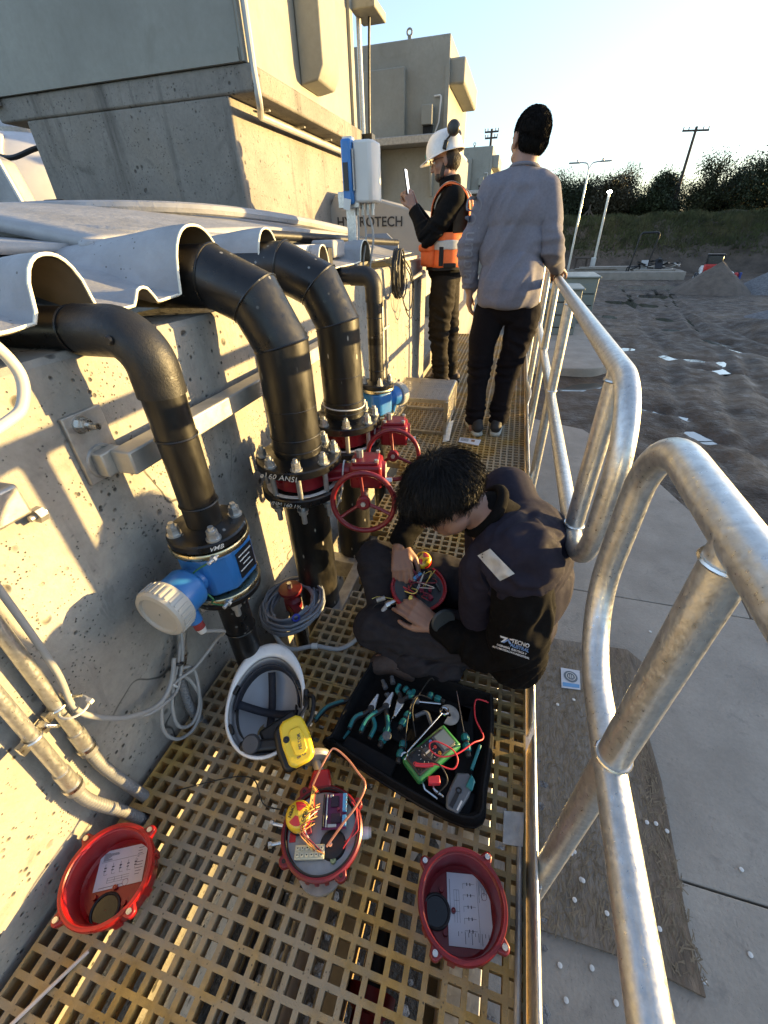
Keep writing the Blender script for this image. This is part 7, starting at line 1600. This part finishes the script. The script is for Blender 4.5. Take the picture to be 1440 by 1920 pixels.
MB().beam((-.655, .93, .07), (-.60, .90, .05), .03, .014).build('lever', ARED_D, t, bevel=.003)
MB().cyl((-.63, .92, .02), (-.60, .88, .02), .014, n=12).build('fitting', STEEL, t)

# ------------------------------------------------------------ helmet lying upside down
hf = V(-.36, .93, .0).normalized(); hu = V(.16, -.34, .90); RH = basis(hf + V(0, 0, .28), hu)
HC = V(-.525, .522, .112)
t = local_thing('safety_helmet', 'white safety helmet lying upside down with a yellow ear muff, on the grating', 'helmet', Matrix.Translation(HC) @ RH.to_4x4(), 'white helmets')
HW = MATS['helmet_white']
HIN = pm('helmet_inside', (.50, .50, .51), .5, 0, var=.06)
# local frame: x right, y front (brim), z towards the opening
m = MB(); P = []
def hshell(j, i, k, nj, ni, sc=1.0):
    tt = pi / 2 * j / nj; a = 2 * pi * i / ni; fr = max(0, sin(a))
    rx = .104 * sc * max(0.0, cos(tt)) ** .62; ry = (.125 + .020 * fr) * sc * max(0.0, cos(tt)) ** .62; return V(rx * cos(a), ry * sin(a), -.115 * sc * sin(tt) ** .95)
for j in range(14):
    for i in range(57): P.append(hshell(j, i, 0, 13, 56))
m.sheet(P, 57, 14); m.build('shell', HW, t, sharp=70)
m = MB(); P = []
for j in range(14):
    for i in range(57): P.append(hshell(j, i, 0, 13, 56, .965) + V(0, 0, -.002))
m.sheet(P, 57, 14); m.build('inner_shell', HIN, t, sharp=70)
m = MB(); P = []
for j in range(5):
    k_ = j / 4
    for i in range(57):
        a = 2 * pi * i / 56; ex = .008 + .030 * max(0, sin(a)) ** 2; b_ = hshell(0, i, 0, 13, 56, .965); n_ = V(cos(a), sin(a), 0); P.append(b_ + n_ * (.003 + ex * k_) + V(0, 0, .004 * sin(pi * k_) + .006 * k_ * max(0, sin(a))))
m.sheet(P, 57, 5); m.build('brim', HW, t, sharp=70, solid=.003)
STRAP = pm('strap_navy', (.018, .020, .030), .7, 0, var=.15, scale=30)
# sweat band (front) and ratchet band (rear)
def hband(a0, a1, zlo, zhi, f, mat, name, n_=26):
    m = MB(); P = []
    for j in range(4):
        z = zlo + (zhi - zlo) * j / 3
        for i in range(n_ + 1):
            a = radians(a0 + (a1 - a0) * i / n_); P.append((.104 * f * cos(a), (.128 + .012 * max(0, sin(a))) * f * sin(a), z))
    m.sheet(P, n_ + 1, 4); return m.build(name, mat, t, sharp=70, solid=.004)
hband(0, 180, -.050, -.006, .86, STRAP, 'sweat_band'); hband(180, 360, -.030, -.010, .80, BLACK, 'rear_band')
for (pa, pb_) in (((-.085, .02, -.03), (.085, -.02, -.03)), ((0, .11, -.045), (0, -.10, -.04))):
    a, b = Vector(pa), Vector(pb_); m = MB(); P = []
    for i in range(13):
        f = i / 12; c = a.lerp(b, f) + V(0, 0, -.048 * sin(pi * f)); sd = (b - a).cross(V(0, 0, 1)).normalized() * .011
        P += [c - sd, c + sd]
    m.sheet(P, 2, 13); m.build('cradle_strap', STRAP, t, sharp=70, solid=.003)
MB().box((.0, -.098, -.012), (.125, .030, .036)).build('ratchet_housing', BLACK, t, bevel=.008)
MB().lathe([(.001, .012), (.020, .012), (.024, .006), (.024, -.004)], (-.028, -.094, .008), (0, -.25, 1), 26).build('ratchet_knob', pm('knob_grey', (.06, .06, .065), .5), t, sharp=40)
for a in (25, 155, 205, 335):
    a = radians(a); MB().box((.098 * cos(a), .122 * sin(a), -.004), (.010, .026, .018), R=Matrix.Rotation(a, 3, 'Z')).build('slot_clip', BLACK, t, bevel=.003)
MB().box((.040, -.055, -.028), (.11, .05, .022), R=Matrix.Rotation(.5, 3, 'Z')).build('nape_pad', BLACK, t, bevel=.008)
# ear muff folded beside the shell (right side), black arm and yellow cup
MB().box((.112, .012, -.012), (.016, .050, .040)).build('muff_bracket', BLACK, t, bevel=.005)
MB().tube(spline([(.116, .02, .0), (.135, .005, .012), (.130, -.05, .020), (.100, -.085, .026)], 8), .006, 8).build('muff_arm', BLACK, t)
MB().tube(spline([(.108, .02, .0), (.118, -.01, .022), (.098, -.050, .030), (.080, -.080, .030)], 8), .005, 8).build('muff_arm', BLACK, t)
YM = pm('muff_yellow', (.80, .56, .03), .32, 0, var=.06, scale=10, coat=.3)
Rm = Matrix.Rotation(radians(20), 3, 'Z') @ Matrix.Rotation(radians(8), 3, 'X')
mc = V(.094, -.100, .022)
poly = [(-.034, -.050), (-.020, -.060), (.020, -.060), (.034, -.048), (.038, 0), (.032, .046), (.018, .056), (-.018, .056), (-.032, .046), (-.037, 0)]
m = MB(); m.prism(poly, mc, Rm @ V(1, 0, 0), Rm @ V(0, 1, 0), Rm @ V(0, 0, .032)); o_ = m.build('ear_cup', YM, t, bevel=.018); o_.modifiers[0].segments = 5
m = MB(); m.prism([(a * .5, b * .56) for a, b in poly], mc + Rm @ V(.004, -.004, .030), Rm @ V(1, 0, 0), Rm @ V(0, 1, 0), Rm @ V(0, 0, .005)); m.build('cup_panel', YM, t, bevel=.004)
m = MB(); m.prism([(a * 1.06 - .008, b * 1.02) for a, b in poly], mc + Rm @ V(-.010, 0, -.022), Rm @ V(1, 0, 0), Rm @ V(0, 1, 0), Rm @ V(0, 0, .020)); m.build('ear_cushion', BLACK, t, bevel=.009)
MB().lathe([(.001, .006), (.008, .006), (.009, 0)], mc + Rm @ V(-.022, .010, .028), Rm @ V(0, 0, 1), 14).build('cup_pivot', BLACK, t)
text_on('PELTOR', .0105, INK, mc + Rm @ V(.008, -.008, .0356), Rm @ V(.18, 1, 0), Rm @ V(-1, .18, 0), t, bold=.0003, name='cup_lettering')
text_on('3M  CE', .008, INK, mc + Rm @ V(.002, -.040, .0326), Rm @ V(1, .1, 0), Rm @ V(-.1, 1, 0), t, bold=.0003, name='cup_lettering')

# ------------------------------------------------------------ tool bag
FAB = pm('bag_fabric', (.006, .006, .0065), .9, 0, spec=.15, var=.3, scale=25, bump=.5, bscale=140, bdist=.003); FAB2 = pm('bag_lining', (.007, .0075, .009), .75, 0, spec=.2, var=.3, scale=12, bump=.4, bscale=50, bdist=.004)
t = thing('tool_bag', 'open black tool bag full of teal-handled tools on the grating', 'tool bag', (-.1, .6, 0))
Q = [V(-.312, .500, 0), V(.048, .420, 0), V(.094, .520, 0), V(.095, .735, 0), V(.050, .765, 0), V(-.255, .782, 0), V(-.300, .735, 0), V(-.330, .53, 0)]
def bagloop(off, z):
    c = sum(Q, V(0, 0, 0)) / len(Q); S = spline([q + (q - c).normalized() * off for q in Q], 6, True); return [V(p.x, p.y, z + .004 * noise.noise((p.x * 14, p.y * 14, z * 9))) for p in S]
rings = [bagloop(-.012, .001), bagloop(.004, .010), bagloop(.008, .035), bagloop(.002, .052), bagloop(-.006, .056), bagloop(-.014, .052), bagloop(-.022, .030), bagloop(-.040, .020)]
m = MB(); n_ = len(rings[0])
for r_ in rings: m.v += [tuple(p) for p in r_]
for j in range(len(rings) - 1):
    for i in range(n_): k_ = (i + 1) % n_; m.f.append((j * n_ + i, j * n_ + k_, (j + 1) * n_ + k_, (j + 1) * n_ + i)); m.m.append(0)
m.f.append(tuple(range((len(rings) - 1) * n_, len(rings) * n_))); m.m.append(0)
m.build('bag_shell', FAB, t, sharp=60)
MB().tube(bagloop(.006, .030), .0035, 6, closed=True).build('zip', BLACK, t); MB().tube(bagloop(-.004, .0565), .0030, 6, closed=True).build('piping', FAB2, t)
for (x, y, w_, h_, a) in [(-.22, .50, .16, .06, -.2), (-.20, .60, .14, .05, -.2), (-.06, .70, .2, .05, -.1), (.03, .62, .05, .2, .1), (.02, .47, .10, .06, -.2)]:
    MB().box((x, y, .028), (w_, h_, .012), R=Matrix.Rotation(a, 3, 'Z')).build('pocket', FAB2, t, bevel=.004)
TEAL = pm('tool_teal', (.012, .15, .16), .4, 0, var=.1, scale=20); TBK = pm('tool_black', (.018, .018, .018), .45, 0, var=.2); CHR = pm('chrome', (.66, .66, .66), .18, 1.0, var=.06)
GRP_T = 'tools with teal and black handles in the bag'
def screwdriver(a, b, c, label, zz=.055, blade=.0028):
    """handle from a to b, blade to c"""
    t = thing('screwdriver', label, 'screwdriver', (*a, zz), GRP_T); A, B = V(*a, zz), V(*b, zz); d = (B - A); L_ = d.length
    for (f0, f1, mat, nm) in ((0, .22, TBK, 'handle_end'), (.22, .55, TEAL, 'handle_grip'), (.55, .66, TBK, 'handle_waist'), (.66, .92, TEAL, 'handle_grip'), (.92, 1.0, TBK, 'handle_collar')):
        r0 = .0115 if 'grip' in nm else .0085; MB().lathe([(r0 * .8, f0 * L_), (r0, (f0 + (f1 - f0) * .2) * L_), (r0, (f0 + (f1 - f0) * .8) * L_), (r0 * .8, f1 * L_)], A, d, 6, True, True).build(nm, mat, t, bevel=.001)
    if c: MB().cyl(B, V(*c, zz - .002), blade, n=8).build('blade', CHR, t)
def pliers(p, a, label, zz=.05, L_=.15, open_=.28, nose=.05):
    t = local_thing('pliers', label, 'pliers', Matrix.Translation((p[0], p[1], zz)) @ Matrix.Rotation(a, 4, 'Z'), GRP_T)
    MB().prism([(-.012, 0), (.012, 0), (.010, .014), (.004, nose), (-.004, nose), (-.010, .014)], (0, 0, -.005), (1, 0, 0), (0, 1, 0), (0, 0, .010)).build('jaws', STEEL, t, bevel=.002)
    MB().lathe([(.001, .0065), (.010, .0065), (.010, -.0065)], (0, 0, 0), (0, 0, 1), 16).build('pivot', TBK, t)
    for sg in (-1, 1):
        S = spline([(0, 0, 0), (sg * .012, -.02, 0), (sg * (.014 + open_ * .06), -L_ * .55, 0), (sg * (.010 + open_ * .075), -L_, 0)], 6)
        MB().tube(S, .0065, 8, rr=[.006 + .0018 * sin(pi * i / (len(S) - 1)) for i in range(len(S))]).build('handle', TBK, t)
        MB().tube([p_ + V(sg * .0015, 0, .0035) for p_ in S[7:-1]], .0062, 8).build('grip_inlay', TEAL, t)
screwdriver((-.132, .499), (-.130, .562), None, 'teal screwdriver handle lying just left of the multimeter')
screwdriver((-.151, .585), (-.134, .645), (-.125, .70), 'teal screwdriver in the middle of the bag left of the wrench')
screwdriver((-.132, .690), (-.168, .715), None, 'teal screwdriver handle near the upper edge of the bag by the needle pliers')
screwdriver((-.040, .700), (-.095, .712), None, 'teal screwdriver handle lying crosswise at the top of the bag')
screwdriver((.045, .560), (.027, .622), (-.009, .742), 'long teal screwdriver with a bright blade at the right of the bag', .06)
screwdriver((-.192, .527), (-.182, .590), (-.175, .64), 'dark-handled tool left of the middle screwdriver', .05)
pliers((-.246, .625), radians(-8), 'pliers with black handles at the left pocket of the bag', .05, .08)
pliers((-.205, .640), radians(-10), 'pliers with one teal handle second from the left in the bag', .055, .10)
pliers((-.166, .668), radians(172), 'grey needle-nose pliers with jaws pointing down in the upper bag', .055, .05, .15, .05)
pliers((-.318, .665), radians(-18), 'large teal and black cutters lying outside the bag on its left', .015, .125, .55, .07)
# combination wrench
t = thing('wrench', 'shiny combination wrench lying across the bag and the multimeter', 'wrench', (-.07, .58, .08)); a, b = V(-.036, .660, .076), V(-.112, .520, .078)
MB().torus(a, (0, .05, 1), .0105, .0042, 24, 8).build('ring_end', CHR, t); MB().beam(a + (b - a).normalized() * .012, b, .0045, .011, up=(0, 0, 1)).build('shank', CHR, t, bevel=.0015)
d = (b - a).normalized(); e = V(-d.y, d.x, 0)
for sg in (-1, 1): MB().prism([(0, 0), (.008, .004), (.010, .012), (.007, .020), (.004, .018), (.005, .010)], b - V(0, 0, .003), e * sg, d, (0, 0, .006)).build('jaw', CHR, t, bevel=.001)
# multimeter
dx = V(.087, .112, 0).normalized(); dy = V(-dx.y, dx.x, 0); MC = V(-.050, .541, .066)
t = thing('multimeter', 'green and black digital multimeter lying on the tools in the bag', 'multimeter', MC)
RMm = Matrix((dx, dy, V(0, 0, 1))).transposed(); MGR = pm('meter_green', (.025, .17, .05), .45, 0, var=.08)
def mmb(c, s, nm, mat, bev=.0, par=None): return MB().box(MC + RMm @ Vector(c), s, R=RMm).build(nm, mat, par or t, bevel=bev)
mmb((0, 0, 0), (.150, .072, .030), 'holster', MGR, .008); fp = mmb((-.004, 0, .010), (.128, .056, .022), 'front_face', TBK, .004)
mmb((.040, 0, .0215), (.042, .048, .003), 'display_bezel', pm('bezel_grey', (.12, .13, .13), .4), .001); mmb((.042, 0, .0232), (.034, .041, .0012), 'display', pm('lcd', (.22, .27, .26), .15, 0, var=.04))
MB().lathe([(.001, .008), (.013, .008), (.016, 0)], MC + RMm @ V(-.018, 0, .021), (0, 0, 1), 24).build('range_dial', pm('dial_grey', (.06, .06, .065), .5), t)
mmb((-.018, 0, .0295), (.022, .004, .002), 'dial_pointer', WHITE, 0)
for (q, mt) in ((-.018, pm('btn_orange', (.7, .3, .03), .4)), (.018, pm('btn_blue', (.10, .20, .55), .4)), (0, pm('btn_red', (.5, .05, .04), .4))): MB().lathe([(.001, .003), (.004, .003), (.0045, 0)], MC + RMm @ V(.010, q, .021), (0, 0, 1), 14).build('button', mt, t)
for k in range(12):
    a = 2 * pi * k / 12; MB().box(MC + RMm @ V(-.018 + .021 * cos(a), .021 * sin(a), .0213), (.004, .0012, .0006), R=RMm @ Matrix.Rotation(a, 3, 'Z')).build('range_mark', CHALK, t)
for q in (-.018, 0, .018): MB().torus(MC + RMm @ V(-.058, q, .0215), (0, 0, 1), .0042, .0012, 14, 5).build('jack', BLACK if q else RW, t)
# test leads
t = thing('test_leads', 'red and black multimeter leads curling over the bag', 'test leads', (0, .56, .08)); RL = pm('lead_red', (.60, .035, .05), .4, 0, var=.06)
wire(t, [(.090, .735, .045), (.075, .728, .065), (.048, .722, .066), (.052, .668, .068), (.078, .618, .07), (.052, .585, .09), (.015, .543, .098), (-.022, .524, .10), (-.050, .530, .10), (-.058, .548, .10), (-.040, .557, .102), (.002, .547, .102), (.018, .527, .098), (.008, .504, .095), (-.033, .502, .100), (-.060, .493, .098)], .0021, RL, 'red_lead')
MB().tube([(-.085, .489, .096), (-.060, .493, .098), (-.040, .499, .1)], .0048, 10).build('red_probe', RL, t)
wire(t, [(-.105, .51, .095), (-.085, .53, .10), (-.05, .51, .10), (-.02, .50, .10), (.0, .475, .09), (-.02, .45, .07)], .0018, BW, 'black_lead')
wire(t, [(-.12, .53, .07), (-.130, .59, .08), (-.132, .66, .075), (-.115, .69, .075), (-.08, .69, .07)], .0018, BW, 'black_lead'); wire(t, [(-.10, .57, .07), (-.125, .64, .08), (-.115, .70, .07), (-.094, .755, .07), (-.083, .76, .06)], .0018, BW, 'black_lead')
MB().box((-.033, .478, .066), (.030, .018, .016), R=Matrix.Rotation(.3, 3, 'Z')).build('red_clip', RL, t, bevel=.002)
# hex keys, disc, stripper, cutter
for i, (pts, lb_) in enumerate([([(-.060, .470, .055), (-.052, .456, .055), (-.018, .444, .055)], 'shiny hex key below the multimeter, left one'), ([(-.036, .478, .056), (-.030, .462, .056), (-.004, .452, .056)], 'shiny hex key below the multimeter, right one')]):
    o = MB().tube(fillet(pts, .006, 5), .0035, 6).build('hex_key', CHR); tag(o, lb_, 'hex key', 'tools with teal and black handles in the bag')
t = thing('saw_blade', 'grey half-round oscillating saw blade at the top of the bag', 'saw blade', (-.022, .664, .06)); MB().lathe([(.006, 0), (.030, 0), (.030, .0016), (.006, .0016)], (-.022, .660, .062), (.1, 0, 1), 28, a0=radians(-20), a1=radians(230)).build('blade', GALV_D, t)
t = thing('wire_stripper', 'dark grey and teal wire stripper at the lower right corner of the bag', 'wire stripper', (.035, .47, .05)); GT = pm('stripper_grey', (.10, .11, .12), .5, 0, var=.1)
MB().prism([(.005, .430), (.034, .424), (.056, .470), (.066, .505), (.050, .522), (.020, .515), (.008, .478), (.002, .455)], (0, 0, .040), (1, 0, 0), (0, 1, 0), (0, 0, .022)).build('body', GT, t, bevel=.005)
MB().prism([(.045, .488), (.062, .480), (.068, .505), (.056, .520)], (0, 0, .058), (1, 0, 0), (0, 1, 0), (0, 0, .008)).build('thumb_pad', TEAL, t, bevel=.003)
MB().box((.022, .450, .062), (.010, .034, .004), R=Matrix.Rotation(-.35, 3, 'Z')).build('slot', BLACK, t); MB().torus((.030, .474, .063), (0, 0, 1), .006, .002, 16, 6).build('pivot_ring', BLACK, t); MB().box((.036, .442, .0625), (.004, .024, .002), R=Matrix.Rotation(-.35, 3, 'Z')).build('print_line', WHITE, t)
t = thing('utility_knife', 'teal knife handle standing against the right side of the bag', 'knife', (.065, .56, .05)); MB().beam((.056, .535, .050), (.072, .598, .062), .008, .014).build('handle', TEAL, t, bevel=.002)
for (x, y, a, L_, l_) in ((-.222, .700, 2.2, .03, 'longest dark socket at the upper left of the bag'), (-.205, .722, 2.0, .025, 'dark socket nearest the upper left corner of the bag'), (-.215, .676, 1.0, .012, 'shortest dark socket at the upper left of the bag')):
    tag(MB().lathe([(.003, 0), (.008, 0), (.008, L_ * .5), (.006, L_ * .6), (.006, L_), (.002, L_)], (x, y, .05), (cos(a), sin(a), 0), 14, True, True).build('socket', GT), l_, 'socket', 'sockets in the bag')
tag(MB().lathe([(.001, .003), (.012, .003), (.013, 0), (.010, -.004)], (-.179, .556, .062), (0, 0, 1), 20).build('round_bit', GT), 'small grey disc-shaped bit among the pliers in the bag', 'bit')
t = thing('ratchet', 'chrome ratchet handle lying across the top of the bag', 'ratchet', (-.1, .67, .06)); MB().cyl((-.132, .672, .066), (-.050, .686, .064), .004, n=10).build('bar', CHR, t); MB().cyl((-.132, .672, .066), (-.112, .676, .066), .0075, n=12).build('grip', GT, t); MB().tube(fillet([(-.115, .632, .06), (-.085, .655, .062), (-.065, .62, .06)], .01, 4), .006, 8).build('angle_bit', GT, t)
# floor bits
o = MB().tube([(-.664, .003, .006), (-.72, -.105, .006), (-.78, -.22, .006)], .0038, 8).build('welding_rod', pm('rod_pale', (.55, .48, .44), .5)); tag(o, 'thin pale rod lying on the grating at the lower left corner', 'rod')
o = MB().tube(spline([(-.69, .30, .004), (-.607, .346, .006), (-.544, .376, .003), (-.492, .372, .02), (-.45, .335, .004), (-.40, .335, .004)], 8), .0016, 6).build('thin_wire', BW); tag(o, 'thin black wire lying on the grating left of the open actuator', 'wire')
